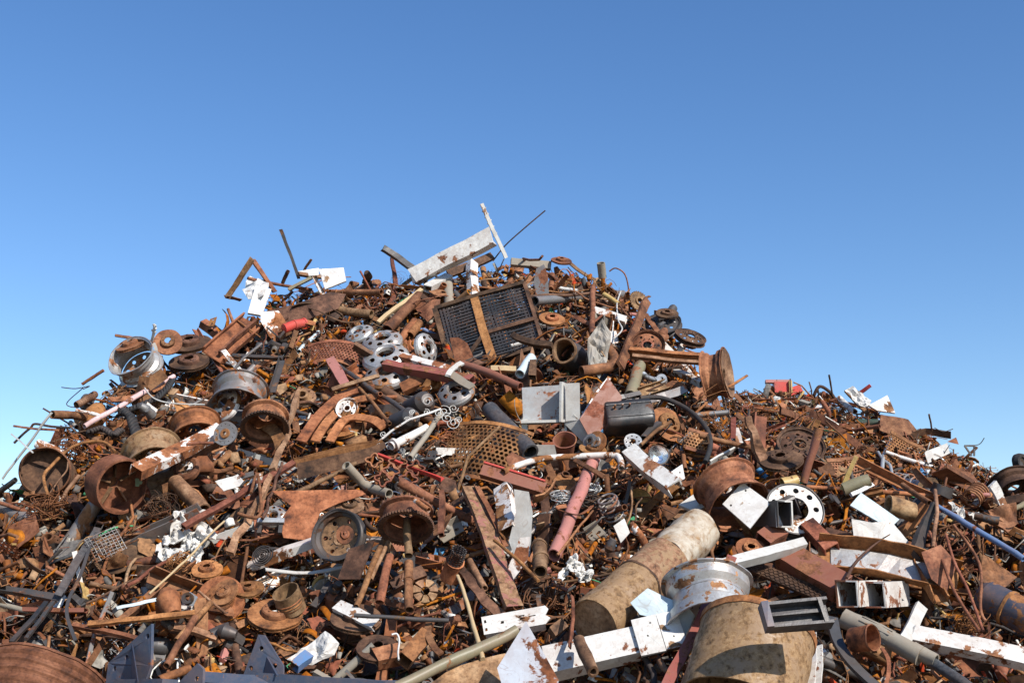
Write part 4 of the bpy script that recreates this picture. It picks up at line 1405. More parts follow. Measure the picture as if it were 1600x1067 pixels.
# curved orange strips
for lab, p, w, b, m, L in (('long curved orange strip arching at mid slope', [(470, 690), (500, 648), (540, 615), (585, 606)], 8, 0, 'rust_orange', .4), ('second curved orange strip inside the first arch', [(492, 690), (515, 655), (550, 628), (590, 620)], 7, 0, 'rust_orange', .4),
                           ('inner orange strip of the arched set', [(515, 690), (540, 655), (580, 655), (600, 668)], 7, 0, 'rust_orange', .35)):
    poly3('curved_strip', lab, 'steel strip', p, w, m, lift=L, kind='strip', h=3, ref='arched orange strips' if w == 8 else None)
bar('steel_channel', 'short thick rusty plate box lying level under the arched strips', 'steel beam', (460, 722), (596, 692), 'channel', 12, 12, 'rust_orange', lift=.35, up=(0, 1, .2))
plate('steel_plate', 'long dark faced rusty plate leaning under the arched strips', 'steel plate', [(464, 724), (575, 700), (600, 690), (604, 698), (570, 722), (466, 750)], 'rust_dark', (0, .2, 1), lift=.35, th=.012, amp=.006, ref='dark faced plate')
plate('steel_plate', 'large flat orange plate with a curved upper edge at mid slope', 'steel plate', [(425, 767), (560, 765), (572, 772), (530, 786), (500, 800), (485, 845), (443, 840), (436, 815), (455, 790)], 'rust_orange', (0, .6, .8), lift=.25, th=.01, amp=.01, ref='large orange plate')
bar('steel_pipe', 'pale brown pipe slanting across the dark faced plate', 'pipe', (458, 772), (578, 712), 'pipe', 8, None, 'rust_tan', lift=(.5, .5), ref='pale slanting pipe')


def spiral(mb, c, r0, turns, w, s, flip=1, ph=0.0):
    path = []
    n = int(16 * turns)
    for i in range(n):
        t = i / (n - 1)
        a = ph + flip * 2 * math.pi * turns * t
        r = r0 * (1 - .85 * t)
        path.append(Vector((c[0] + r * math.cos(a) - r0 * math.cos(ph), c[1] + r * math.sin(a) - r0 * math.sin(ph), 0)))
    sweep(mb, circle(w, 5), path, smooth=True)


def ironwork():
    e = root('scrolled_ironwork', 'white scrolled wrought iron ornament at mid slope', 'ironwork', 655, 662, (-.1, .5, .85), .75, 'white scrollwork')
    s = e['_s']

    def q(px, py):
        return Vector(((px - 655) * s, (662 - py) * s * 1.15, 0))
    mb = MB(); sweep(mb, rect(3 * s, 2 * s), [q(590, 690), q(612, 672), q(640, 656), q(672, 646), q(690, 640)]); part('bar', mb, 'white_paint', e)
    r2 = random.Random(4)
    for (x, y, r, fl, ph) in ((676, 628, 9, 1, 0), (690, 636, 11, -1, 2), (704, 648, 10, 1, 1), (716, 640, 8, -1, 0), (698, 662, 11, 1, 3), (712, 664, 7, -1, 4), (688, 654, 8, 1, 5), (664, 640, 6, -1, 2),
                              (596, 690, 10, 1, 1), (604, 700, 9, -1, 4), (594, 704, 7, 1, 2), (606, 676, 6, -1, 0), (648, 645, 5, 1, 0), (632, 655, 5, -1, 3)):
        mb = MB(); c = q(x, y); spiral(mb, (c.x, c.y), r * s * 1.0, 1.6, .75 * s, s, fl, ph); part('scroll', mb, 'grey_light', e)
    mark_seg((590, 690), (715, 640), 14)


ironwork()
bar('steel_pipe', 'mottled white pipe with a flange below the white scrollwork', 'pipe', (612, 698), (668, 668), 'pipe', 13, None, 'white_flaked', lift=.5, ref='mottled pipe',
    extra=lambda mb, L, W, H: lathe(mb, [(W * .5, -.01), (W * .8, -.01), (W * .8, .01), (W * .5, .01)], 20, M=T(-L * .42, 0, 0) @ R(90, 'Y')))
bar('steel_pole', 'dusty grey pole leaning below the white scrollwork', 'pole', (640, 716), (690, 646), 'pipe', 9, None, 'dull_concrete', lift=(.65, .65), ref='dusty grey pole')
for px, py, L, r, lab, z in ((655, 632, 55, 17, 'blackened round tank behind the white scrollwork', (.5, .3, .7)), (632, 655, 50, 16, 'second blackened round tank below the white scrollwork', (.6, .3, .6))):
    e = root('gas_cylinder', lab, 'gas cylinder', px, py, z, .3, 'blackened tank' if py == 632 else None, rpx=14)
    s = e['_s']
    mb = MB(); lathe(mb, [(0, L * s / 2), (r * .6 * s, L * s * .47), (r * s, L * s * .3), (r * s, -L * s * .5), (0, -L * s * .5)], 32, closed=False); part('body', mb, 'steel_dark', e)
    mb = MB(); lathe(mb, [(0, L * s * .6), (3 * s, L * s * .6), (3 * s, L * s * .45), (0, L * s * .45)], 12, closed=False); part('neck', mb, 'rust_brown', e)
rim(542, 640, 18, (-.1, .5, .85), 'white_flaked', 'small white and rust drum inside the arched strips', None, W=.6, lift=.3)


# large perforated screen
def screen_obj(name, label, ref, px, py, n, x, nx, ny, cell, mat, lift, bendf, rr=.36, th=1.2):
    e = root(name, label, 'punched sheet', px, py, n, lift, ref, 'punched steel sheets', x=x)
    s = e['_s']
    mb = MB()
    perf(mb, nx, ny, cell * s, rr * cell * s, th * s, lambda a, b, c: (a, b, c + bendf(a / s, b / s) * s))
    o = e
    part('punched_sheet', mb, mat, e)
    for sy in (-1, 1):
        mb = MB()
        path = [Vector(((i / 8 - .5) * nx * cell * s, sy * (ny * cell * .5 + 2) * s, bendf((i / 8 - .5) * nx * cell, sy * ny * cell * .5) * s)) for i in range(9)]
        sweep(mb, rect(6 * s, 1.6 * s), path)
        part('edge_band', mb, mat, e)
    return e


screen_obj('punched_sheet', 'large curved rusty sheet punched with round holes at mid slope', 'large punched sheet', 752, 698, (-.25, .62, .75), (1, -.40, 0), 17, 13, 7.6, 'rust_orange', .5, lambda x, y: -.004 * x * x - .003 * y * y, rr=.41)
mark_poly([(685, 690), (720, 655), (810, 712), (760, 740), (710, 738)])
plate('steel_plate', 'plain rusty lip plate at the lower end of the large punched sheet', 'steel plate', [(790, 715), (800, 706), (828, 720), (820, 733), (795, 728)], 'rust_brown', (0, .6, .8), lift=.45)
screen_obj('punched_sheet', 'rusty punched sheet curled up at the western mid slope', 'curled punched sheet', 520, 546, (0, .75, .6), (1, -.1, 0), 18, 9, 5.0, 'rust_red', .25, lambda x, y: -.008 * x * x)
mark_poly([(478, 535), (560, 532), (562, 570), (490, 560)])
screen_obj('punched_sheet', 'rusty punched sheet tilted on the second heap', 'far punched sheet', 1408, 712, (.3, .5, .8), (1, -.5, 0), 11, 12, 5.0, 'rust_orange', .15, lambda x, y: .004 * x * x)
screen_obj('punched_sheet', 'rusty punched sheet between wooden slats on the second heap', 'slat punched sheet', 1326, 738, (.2, .6, .8), (1, .3, 0), 12, 9, 5.0, 'rust_brown', .15, lambda x, y: .004 * x * x)
screen_obj('punched_sheet', 'small brown punched plate behind the long black hose', None, 1092, 690, (.1, .6, .8), (1, -.3, 0), 8, 6, 5.0, 'rust_brown', .3, lambda x, y: 0)

bar('angle_bar', 'bright red angle bar lying at mid slope', 'angle bar', (578, 704), (692, 746), 'angle', 9, 8, 'red_bright', lift=(.5, .5), up=(0, .8, .6), ref='bright red bar')


def quatrefoil():
    e = root('iron_railing', 'reddish iron railing ornament of linked clover rings', 'ironwork', 618, 736, (.1, .65, .75), .55, 'clover railing')
    s = e['_s']
    for (x, y) in ((585, 722), (612, 738), (640, 748), (622, 722), (650, 730), (600, 750)):
        mb = MB()
        path = []
        for i in range(32):
            a = 2 * math.pi * i / 32
            r = 11 * s * (1 + .28 * math.cos(4 * a))
            path.append(Vector(((x - 618) * s + r * math.cos(a), (736 - y) * s * 1.2 + r * math.sin(a), 0)))
        sweep(mb, rect(2.2 * s, 4 * s), path, closed=True)
        part('clover_ring', mb, 'rust_red', e)
    mark_poly([(572, 712), (662, 720), (660, 762), (590, 760)])


quatrefoil()


def red_channel():
    e = root('steel_channel', 'red edged rusty channel with a curved foot plate', 'steel beam', 812, 754, (0, .62, .78), .62, 'red edged channel', x=(.93, -.42, 0))
    s = e['_s']
    mb = MB(); sweep(mb, profile('roof', 20 * s, 14 * s, 2 * s), [Vector((-62 * s, 0, 0)), Vector((40 * s, 0, 0))]); part('channel', mb, 'oxide_red', e)
    mb = MB(); sweep(mb, rect(3 * s, 5 * s), [Vector((-62 * s, 11.5 * s, 7 * s)), Vector((36 * s, 11.5 * s, 7 * s))]); part('edge_strip', mb, 'red_bright', e)
    mb = MB()
    path = [Vector((30 * s, -26 * s, 6 * s)), Vector((42 * s, -14 * s, 2 * s)), Vector((49 * s, 2 * s, 0)), Vector((50 * s, 20 * s, 0))]
    sweep(mb, rect(3 * s, 18 * s), path, up=Vector((0, 0, 1))); part('foot_plate', mb, 'rust_brown', e)
    mark_seg((752, 732), (862, 782), 30)


red_channel()
poly3('steel_pipe', 'long bent grey and rust pipe crossing above the faded pink pole', 'pipe', [(786, 737), (815, 725), (850, 716), (900, 713), (955, 711), (968, 716), (971, 732)], 5, 'white_flaked', lift=.85, kind='pipe', ref='long bent pipe')
bar('steel_pole', 'long faded pink pole standing at mid slope', 'pole', (928, 716), (864, 868), 'pipe', 20, None, 'pink_paint', lift=(.65, .55), ref='faded pink pole', th=1.5)
poly3('steel_strap', 'thin rusty strap tied across the faded pink pole', 'steel strap', [(885, 790), (870, 794), (900, 804), (918, 797), (925, 790)], 3, 'rust_orange', lift=.85, kind='strip', h=1.5)
bar('steel_bar', 'thin brown bar crossing over the upper pink pole', 'flat bar', (898, 718), (945, 745), 'flat', 7, 4, 'rust_brown', lift=.9)


def spring():
    e = root('coil_spring', 'grey coil spring lying upright in the middle of the heap', 'coil spring', 954, 794, (-.35, .85, .4), .45, 'coil spring', rpx=16)
    s = e['_s']
    mb = MB()
    path = []
    for i in range(110):
        a = i * 2 * math.pi / 22
        path.append(Vector((15 * s * math.cos(a), 15 * s * math.sin(a), (i / 110 - .5) * 44 * s)))
    sweep(mb, circle(1.9 * s, 8), path, smooth=True)
    part('coil', mb, 'steel_grey', e)
    mark_poly([(935, 768), (975, 768), (975, 820), (935, 820)])


spring()
for x, y, sd, m in ((876, 775, 3, 'galvanised'), (925, 762, 5, 'galvanised'), (925, 782, 6, 'steel_dark')):
    e = None
    P = at(x, y, .5); s = depth(P) / F
    mb = MB(); tangle(mb, 20 * s, 12, .9 * s, sd)
    o = bpy.data.objects.new('wire_coil', mb.mesh('wire_coil', m)); o.matrix_basis = Matrix.Translation(P); link(o)
    tag(o, {3: 'silvery wire tangle under the red edged channel', 5: 'silvery wire tangle beside the faded pink pole', 6: 'dark wire loops under the silvery wire tangle'}[sd], 'wire coil')


# white square tube group
bar('square_tube', 'short white square tube with its open end pointing down', 'square tube', (786, 764), (796, 830), 'tube', 26, 18, 'white_flaked', lift=(.6, .75), up=(-.3, .2, .9), ref='white square tube')
plate('sheet_metal', 'large off white panel standing behind the white square tube', 'metal panel', [(803, 764), (826, 768), (832, 800), (828, 868), (808, 880), (795, 845), (806, 800)], 'grey_light', (-.2, .2, .9), lift=.35, amp=.01, ref='off white panel')
plate('sheet_metal', 'folded white strip with rusty edges at the foot of the off white panel', 'metal panel', [(812, 840), (828, 838), (824, 875), (798, 912), (786, 905), (800, 872)], 'white_flaked', (-.3, .3, .9), lift=.45, amp=.02)
bar('steel_channel', 'long rust speckled red plank slanting steeply down at mid slope', 'steel beam', (732, 762), (804, 950), 'roof', 26, 9, 'red_speckled', lift=(.5, .55), up=(.3, .3, .9), ref='red speckled plank')
bar('steel_bar', 'thin brown bar standing along the red speckled plank', 'flat bar', (745, 758), (790, 850), 'angle', 9, 8, 'rust_brown', lift=.6)
poly3('steel_wire', 'thin grey wire ring hooked on the white square tube', 'wire', [(784, 770), (784, 758), (792, 753), (800, 760), (797, 772)], .8, 'steel_grey', lift=.9)
bar('steel_rod', 'long rusty rod slanting below the white square tube', 'rod', (772, 844), (842, 908), 'rod', 6, None, 'rust_orange', lift=.85, ref='long rusty rod')
bar('exhaust_pipe', 'rusty exhaust pipe with a collar and open end pointing down', 'pipe', (842, 850), (844, 894), 'pipe', 22, None, 'rust_tan', lift=(.5, .65), ref='collared exhaust',
    extra=lambda mb, L, W, H: [lathe(mb, [(W * .5, -.012), (W * .58, -.012), (W * .58, .012), (W * .5, .012)], 20, M=T(x_ * L, 0, 0) @ R(90, 'Y')) for x_ in (-.4, .05)])


drum_down('dark brake drum with a toothed ring above an upright pipe', 'toothed drum', 634, 824, 44, (.02, -.70, .72), 58, 2.2, .7)
bar('steel_pipe', 'upright brown pipe standing under the toothed drum', 'pipe', (638, 810), (638, 868), 'pipe', 13, None, 'rust_tan', lift=(1.0, .75), up=(1, 0, .5), ref='upright drum pipe')
bar('steel_pipe', 'upright brown pipe with a collar and open mouth, lower down', 'pipe', (638, 878), (638, 954), 'pipe', 14, None, 'rust_brown', lift=(.7, .6), up=(1, 0, .5), ref='collared upright pipe',
    extra=lambda mb, L, W, H: lathe(mb, [(W * .5, -.01), (W * .62, -.01), (W * .62, .01), (W * .5, .01)], 20, M=T(-L * .1, 0, 0) @ R(90, 'Y')))
bar('steel_pipe', 'white pipe stub resting on the toothed drum', 'pipe', (648, 783), (672, 797), 'pipe', 10, None, 'white_flaked', lift=1.7)
bar('steel_pipe', 'steep brown pipe pair, the longer one', 'pipe', (608, 820), (556, 945), 'pipe', 9, None, 'rust_brown', lift=(.7, .5), ref='steep brown pipe')
bar('steel_pipe', 'steep brown pipe pair, the shorter one', 'pipe', (616, 826), (580, 905), 'pipe', 8, None, 'rust_tan', lift=(.65, .5))
bar('steel_pipe', 'red brown pipe with an open flared top below the toothed drum', 'pipe', (611, 868), (592, 942), 'pipe', 13, None, 'rust_red', lift=(.75, .55), ref='flared pipe')
bar('steel_stake', 'narrow upright brown post beside the toothed drum', 'post', (690, 768), (690, 836), 'tube', 9, 8, 'rust_brown', lift=.55, up=(1, 0, .5))


rim(530, 838, 42, (-.30, .32, .88), 'steel_dark', 'dark wheel rim facing out with its bolted disc showing', 'bolted wheel', W=.55, dmat='rust_tan', lift=.35, bulge=-.15, discz=-.1, nh=6)
disc(538, 836, 14, (.1, .4, .9), 'rust_orange', 'small rusty disc lodged inside the bolted wheel', lift=1.0)
disc(546, 790, 22, (.1, .75, .6), 'rust_tan', 'tan vented disc above the bolted wheel', None, lift=.3)
plate('steel_plate', 'rusty box side leaning beside the bolted wheel', 'steel plate', [(545, 858), (585, 845), (562, 905), (528, 905)], 'rust_dark', (-.2, .4, .9), lift=.5, th=.02)
e = root('metal_bracket', 'small grey green channel bracket over the cream block', 'steel bracket', 424, 824, (0, .6, .8), .4, 'grey green bracket')
s = e['_s']
mb = MB(); box(mb, 42 * s, 8 * s, 12 * s, T(0, 8 * s, 6 * s)); part('top_plate', mb, 'galvanised', e)
for k in (-16, 16):
    mb = MB(); box(mb, 6 * s, 18 * s, 8 * s, T(k * s, -3 * s, 2 * s)); part('side_cheek', mb, 'steel_dark', e)
hubcap(427, 806, 20, (-.2, .6, .75), 'silver', 'silver pierced cover above the grey green bracket', None, .3)
e = root('rubber_pad', 'round grey ridged rubber pad below the grey green bracket', 'rubber pad', 411, 868, (-.1, .6, .8), .35, 'ridged rubber pad', rpx=14)
s = e['_s']
for k in range(5):
    mb = MB(); lathe(mb, [((17 - 3.4 * k) * s, 0), ((17 - 3.4 * k) * s, (3 + k * .6) * s), ((15.4 - 3.4 * k) * s, (3 + k * .6) * s), ((15.4 - 3.4 * k) * s, 0)], 32); part('ridge', mb, 'rubber', e)

# ------------------------------------------------------------------ lower west
disc(430, 962, 42, (.08, .90, .38), 'rust_orange', 'wide orange vented brake disc lying flat', 'wide vented disc', 'rust_brown', lift=.25)
disc(352, 925, 23, (-.3, .6, .7), 'rust_brown', 'brown disc standing above the slate blue bracket', None, lift=.2)
disc(388, 922, 24, (0, .92, .35), 'rust_orange', 'thin orange disc behind the wide vented disc', None, lift=.25)
disc(590, 1015, 34, (.05, .92, .35), 'rust_dark', 'dark vented disc near the bottom edge', None, lift=.25)
disc(555, 970, 40, (.1, .93, .33), 'rust_dark', 'dark slotted disc under the white angle', None, lift=.2)
disc(322, 893, 24, (0, .9, .4), 'rust_orange', 'orange disc under the torn white padding', None, lift=.2)
e = root('brake_drum', 'short orange and brown cylinder beside the wide vented disc', 'cylinder', 452, 938, (-.25, .85, .4), .5, 'short cylinder')
s = e['_s']
mb = MB(); lathe(mb, [(20 * s, 18 * s), (22 * s, 18 * s), (22 * s, -18 * s), (20 * s, -18 * s)], 36); part('cylinder_wall', mb, 'rust_tan', e)
for z_ in (2, -3, -8):
    mb = MB(); lathe(mb, [(22 * s, (z_ + 1.3) * s), (22.8 * s, z_ * s), (22 * s, (z_ - 1.3) * s)], 36, closed=False); part('ring', mb, 'rust_orange', e)
mark_poly([(425, 918), (478, 918), (478, 962), (425, 962)])
e = root('clutch_disc', 'round segmented clutch disc beside the collared upright pipe', 'clutch disc', 665, 925, (.15, .7, .7), .4, 'clutch disc', rpx=18)
s = e['_s']
for k in range(7):
    mb = MB(); a0 = k * 51.4
    lathe(mb, [(7 * s, 0), (20 * s, 0), (20 * s, 4 * s), (7 * s, 4 * s)], 6, a0, a0 + 40, smooth=False); part('segment', mb, 'rust_tan', e)
bar('angle_bar', 'long white angle with black slots lying above the bottom edge', 'angle bar', (526, 946), (588, 976), 'roof', 22, 8, 'white_paint', lift=.4, up=(0, .75, .65), ref='slotted white angle')
bar('steel_rod', 'long straight grey rod lying level over the slotted white angle', 'rod', (553, 962), (700, 968), 'rod', 7, None, 'steel_dark', lift=.6, ref='long level rod')
plate('sheet_metal', 'crumpled dirty white panel lying near the bottom edge', 'metal panel', [(448, 1030), (470, 1012), (508, 985), (530, 1005), (522, 1022), (488, 1038)], 'cloth_white', (0, .6, .8), lift=.25, amp=.05, freq=7, ref='crumpled white panel')
bar('square_tube', 'short orange square tube with an open end near the bottom edge', 'square tube', (632, 1033), (664, 992), 'tube', 25, 22, 'rust_orange', lift=.35, up=(.3, .6, .7), ref='orange square tube')
bar('square_tube', 'blue edged rusty square tube by the crumpled white panel', 'square tube', (460, 1042), (482, 1024), 'tube', 17, 14, 'blue_paint', lift=.4, up=(0, .7, .7))
bar('steel_strap', 'short thick rusty curved band beside the orange square tube', 'steel band', (672, 970), (688, 1022), 'flat', 10, 4, 'rust_brown', lift=.45, bend=-.12)
bar('steel_plate', 'short fat rusty block beside the orange square tube', 'steel block', (588, 1030), (624, 1022), 'tube', 26, 22, 'rust_brown', lift=.25, up=(0, .8, .6))
poly3('cable', 'white looped cable by the orange square tube', 'cable', [(612, 991), (620, 990), (624, 1000), (622, 1018), (623, 1030)], 1.7, 'cloth_white', lift=.6)
bar('angle_bar', 'black angle bar lying level at the western edge', 'angle bar', (-30, 913), (92, 934), 'angle', 15, 10, 'steel_dark', lift=.35, up=(0, .7, .7), ref='level black bar')
bar('angle_bar', 'long black bar standing steeply above the level black bar', 'angle bar', (92, 926), (155, 820), 'angle', 13, 10, 'black_scuffed', lift=(.5, .45), up=(.3, .4, .8), ref='steep black bar')
bar('angle_bar', 'black strut below the level black bar, lower one', 'flat bar', (18, 1002), (72, 940), 'flat', 7, 5, 'black_paint', lift=.4)
bar('angle_bar', 'black strut below the level black bar, upper one', 'flat bar', (40, 998), (82, 940), 'flat', 6, 5, 'steel_dark', lift=.4)
poly3('steel_strap', 'dark bowed strap hanging beside the steep black bar', 'steel strap', [(140, 855), (125, 900), (108, 935), (105, 962), (118, 1000)], 2.6, 'steel_dark', lift=.6, kind='strip', h=2)
bar('steel_bar', 'flat reddish bar lying level above the slate blue brackets', 'flat bar', (138, 976), (303, 958), 'flat', 9, 6, 'rust_orange', lift=.45, up=(0, .8, .6), ref='level reddish bar')
bar('steel_bar', 'dark brown angle bar crossing under the level reddish bar', 'flat bar', (112, 973), (212, 996), 'angle', 11, 8, 'rust_red', lift=.4, up=(0, .8, .6))
bar('steel_pipe', 'brown pipe with a flat end leaning above the slate blue bracket', 'pipe', (262, 1040), (302, 965), 'pipe', 12, None, 'rust_brown', lift=.4, ref='flat ended pipe')
bar('steel_pipe', 'brown pipe running up beside the torn white padding', 'pipe', (275, 1000), (330, 940), 'pipe', 10, None, 'rust_brown', lift=.4)
bar('steel_rod', 'long thin pale rod slanting below the torn white padding', 'rod', (234, 928), (352, 815), 'rod', 3.5, None, 'wood', lift=.6)
bar('tool_handle', 'light blue flat tool lying beside the level reddish bar', 'tool', (182, 950), (250, 936), 'flat', 5, 3, 'blue_pale', lift=.5, ref='light blue tool')
e = root('caster_bracket', 'grey caster bracket beside the light blue tool', 'caster bracket', 292, 935, (-.2, .5, .85), .45, 'caster bracket', rpx=14)
s = e['_s']
mb = MB(); flat_plate(mb, [(-16 * s, -8 * s), (10 * s, -12 * s), (16 * s, 2 * s), (2 * s, 10 * s)], [circle(4 * s, 12)[::-1]], 2 * s); part('base_plate', mb, 'galvanised', e)
mb = MB(); lathe(mb, [(4.5 * s, 0), (4.5 * s, 5 * s), (9 * s, 5 * s), (9 * s, 0)], 24, M=T(2 * s, -2 * s, 2 * s)); part('wheel', mb, 'steel_dark', e)
for (x, y, sd, r, lab, rf) in ((76, 792, 21, 34, 'dense nest of fine rusty wire on the western edge', 'fine wire nest'), (250, 790, 23, 26, 'loose nest of rusty chain like wire below the muddy rim', 'loose wire nest'), (278, 880, 24, 22, 'rusty wire bundle under the torn white padding', None),
                               (1520, 975, 25, 30, 'rusty wire bundle near the white lower beam', None), (110, 700, 26, 24, 'red brown wire bundle beside the draped cable', None)):
    P = at(x, y, .3); s = depth(P) / F
    mb = MB(); tangle(mb, r * s, 34 if sd == 21 else 22, .7 * s, sd, flat=.8, turns=1.1)
    o = bpy.data.objects.new('wire_nest', mb.mesh('wire_nest', 'rust_orange' if sd != 23 else 'rust_dark')); o.matrix_basis = Matrix.Translation(P); link(o)
    tag(o, lab, 'wire', rf)
# welded wire mesh scrap
P = at(165, 850, .4); s = depth(P) / F
mb = MB()
for i in range(9):
    sweep(mb, circle(.6 * s, 5), [Vector(((i * 6 - 24) * s, -22 * s, 3 * s * math.sin(i))), Vector(((i * 6 - 24) * s, 0, 4 * s)), Vector(((i * 6 - 24) * s, 22 * s, 0))])
    sweep(mb, circle(.6 * s, 5), [Vector((-26 * s, (i * 5 - 20) * s, 0)), Vector((0, (i * 5 - 20) * s, 4 * s)), Vector((26 * s, (i * 5 - 20) * s, 0))])
o = bpy.data.objects.new('wire_mesh', mb.mesh('wire_mesh', 'steel_grey')); o.matrix_basis = frame_from(P, z=vv(.3, .5, .8)) @ R(35, 'Z'); link(o)
tag(o, 'small grey square wire mesh beside the steep black bar', 'wire mesh', 'square wire mesh')


def barrel():
    e = root('steel_barrel', 'big ribbed reddish steel barrel lying in the bottom western corner', 'barrel', 26, 1164, (-.10, -.72, .68), .35, 'ribbed barrel')
    s = e['_s']; R_ = 100 * s; H_ = 120 * s
    pr = []
    N_ = 40
    for i in range(N_ + 1):
        z = -i / N_ * H_
        rib = 0
        for c in (-.52, -.66, -.79, -.9):
            rib += .045 * math.exp(-((z / H_ - c) / .035) ** 2)
        pr.append((R_ * (1 + rib), z))
    pr2 = [(r - .02 * R_, z) for r, z in pr][::-1]
    mb = MB(); lathe(mb, pr + pr2, 96); part('barrel_wall', mb, 'rust_red', e)
    mb = MB(); lathe(mb, [(R_ * .98, -H_ - .01 * R_), (R_ * 1.02, -H_ - .01 * R_), (R_ * 1.02, -H_ + .03 * R_), (R_ * .98, -H_ + .03 * R_)], 96); part('rolled_rim', mb, 'rust_red', e)
    mb = MB(); lathe(mb, [(0, -.94 * H_), (.97 * R_, -.94 * H_), (.97 * R_, -.92 * H_), (0, -.92 * H_)], 64, closed=False); part('bottom', mb, 'rust_brown', e)
    mark_poly([(-40, 1005), (60, 1000), (145, 1040), (150, 1090), (-40, 1090)])


barrel()


def blue_bracket(label, ref, cx, cy, quadp, gus, foot, n1):
    e = root('steel_bracket', label, 'steel bracket', cx, cy, n1, .55, ref, 'slate blue steel brackets')
    s = e['_s']
    q = lambda p: ((p[0] - cx) * s, (cy - p[1]) * s)
    hol = [[(q(h)[0] + x, q(h)[1] + y) for x, y in circle(4.2 * s, 14)][::-1] for h in quadp[1]]
    out = [q(p) for p in quadp[0]]
    a = sum(out[i][0] * out[(i + 1) % len(out)][1] - out[(i + 1) % len(out)][0] * out[i][1] for i in range(len(out)))
    if a < 0:
        out.reverse()
    mb = MB(); flat_plate(mb, out, hol, 5 * s); part('drilled_plate', mb, 'blue_slate', e)
    mb = MB()
    A, B, Cc = [Vector((*q(p), 2.5 * s)) for p in gus]
    A2 = A + Vector((0, 0, 0))
    mb.add([A, B, Cc + Vector((0, 0, 38 * s)), A + Vector((3 * s, 0, 0)), B + Vector((3 * s, 0, 0)), Cc + Vector((3 * s, 0, 38 * s))], [[0, 1, 2], [5, 4, 3], [0, 3, 4, 1], [1, 4, 5, 2], [2, 5, 3, 0]]); part('gusset', mb, 'blue_slate', e)
    mb = MB(); p0, p1, w = foot
    P0 = Vector((*q(p0), 18 * s)); P1 = Vector((*q(p1), 22 * s))
    sweep(mb, rect(w * s, 30 * s), [P0, P1]); part('beam_foot', mb, 'blue_slate', e)
    mark_poly(quadp[0])
    return e


blue_bracket('slate blue bracket with bolt holes beside the ribbed barrel', 'slate blue bracket', 215, 1035,
             ([(146, 1075), (145, 1032), (245, 976), (250, 1040), (228, 1080)], [(162, 1041), (188, 1023), (238, 995)]), [(202, 1003), (204, 1062), (268, 1066)], ((200, 1072), (320, 1072), 22), (-.55, .25, .8))
blue_bracket('slate blue pointed bracket with bolt holes farther along the same beam', 'pointed blue bracket', 410, 1035,
             ([(374, 1062), (402, 990), (412, 990), (450, 1038), (452, 1060)], [(409, 1010), (393, 1040), (436, 1038)]), [(420, 1022), (418, 1050), (462, 1056)], ((420, 1062), (640, 1082), 26), (-.35, .3, .88))
plate('steel_plate', 'slate blue corner plate with one hole between the blue brackets', 'steel plate', [(272, 1075), (310, 1036), (319, 1045), (318, 1080)], 'blue_slate', (-.5, .3, .8), lift=.6, holes=[(309, 1060, 4)], th=.02)
bar('steel_girder', 'long slate blue beam running along the bottom edge', 'steel beam', (318, 1062), (620, 1078), 'flat', 22, 20, 'blue_slate', lift=.5, up=(-.2, .8, .5), ref='slate blue beam')

# ------------------------------------------------------------------ lower middle and east
bar('steel_pipe', 'long olive grey pipe slanting up from the bottom edge', 'pipe', (600, 1082), (806, 984), 'pipe', 18, None, 'olive', lift=(.55, .6), ref='long olive pipe')
plate('steel_sheet', 'long rusty grey trough sheet under the long olive pipe', 'metal sheet', [(660, 1075), (710, 1040), (790, 1020), (782, 1075)], 'rust_tan', (0, .7, .7), lift=.35, amp=.02)
plate('steel_plate', 'diamond shaped pale blue plate with rust blotches at the bottom edge', 'steel plate', [(822, 970), (873, 1062), (868, 1090), (790, 1090), (777, 1043)], 'white_blotched', (-.12, .30, .94), lift=.45, th=.014, amp=.004, ref='blotched diamond plate')


def slot_channel():
    e = root('steel_channel', 'white channel with black slots and a torn end near the bottom edge', 'steel beam', 806, 968, (-.1, .72, .68), .55, 'slotted white channel', x=(.96, .24, 0))
    s = e['_s']
    L, W = 108 * s, 34 * s
    sl = lambda x, y, w, h: [(x - w, y - h), (x - w, y + h), (x + w, y + h), (x + w, y - h)]
    out = [(-L / 2, -W / 2), (L * .42, -W / 2), (L * .5, -W * .2), (L * .44, 0), (L * .5, W * .3), (L / 2 * .93, W / 2), (-L / 2, W / 2)]
    mb = MB(); flat_plate(mb, out, [sl(-L * .46, W * .2, 2 * s, 3 * s), sl(-L * .46, -W * .25, 2 * s, 3 * s), sl(L * .12, W * .05, 4 * s, 1.2 * s), sl(L * .12, W * .2, 4 * s, 1.2 * s), sl(L * .26, W * .1, 5 * s, 1 * s), sl(-L * .2, 0, 2.4 * s, 2.4 * s)], 2.5 * s); part('web', mb, 'white_paint', e)
    for sy in (-1, 1):
        mb = MB(); box(mb, L * .9, 2.5 * s, 14 * s, T(-L * .03, sy * (W / 2 - 1.3 * s), -8.5 * s)); part('flange', mb, 'white_paint', e)
    mark_seg((755, 980), (858, 955), 36)


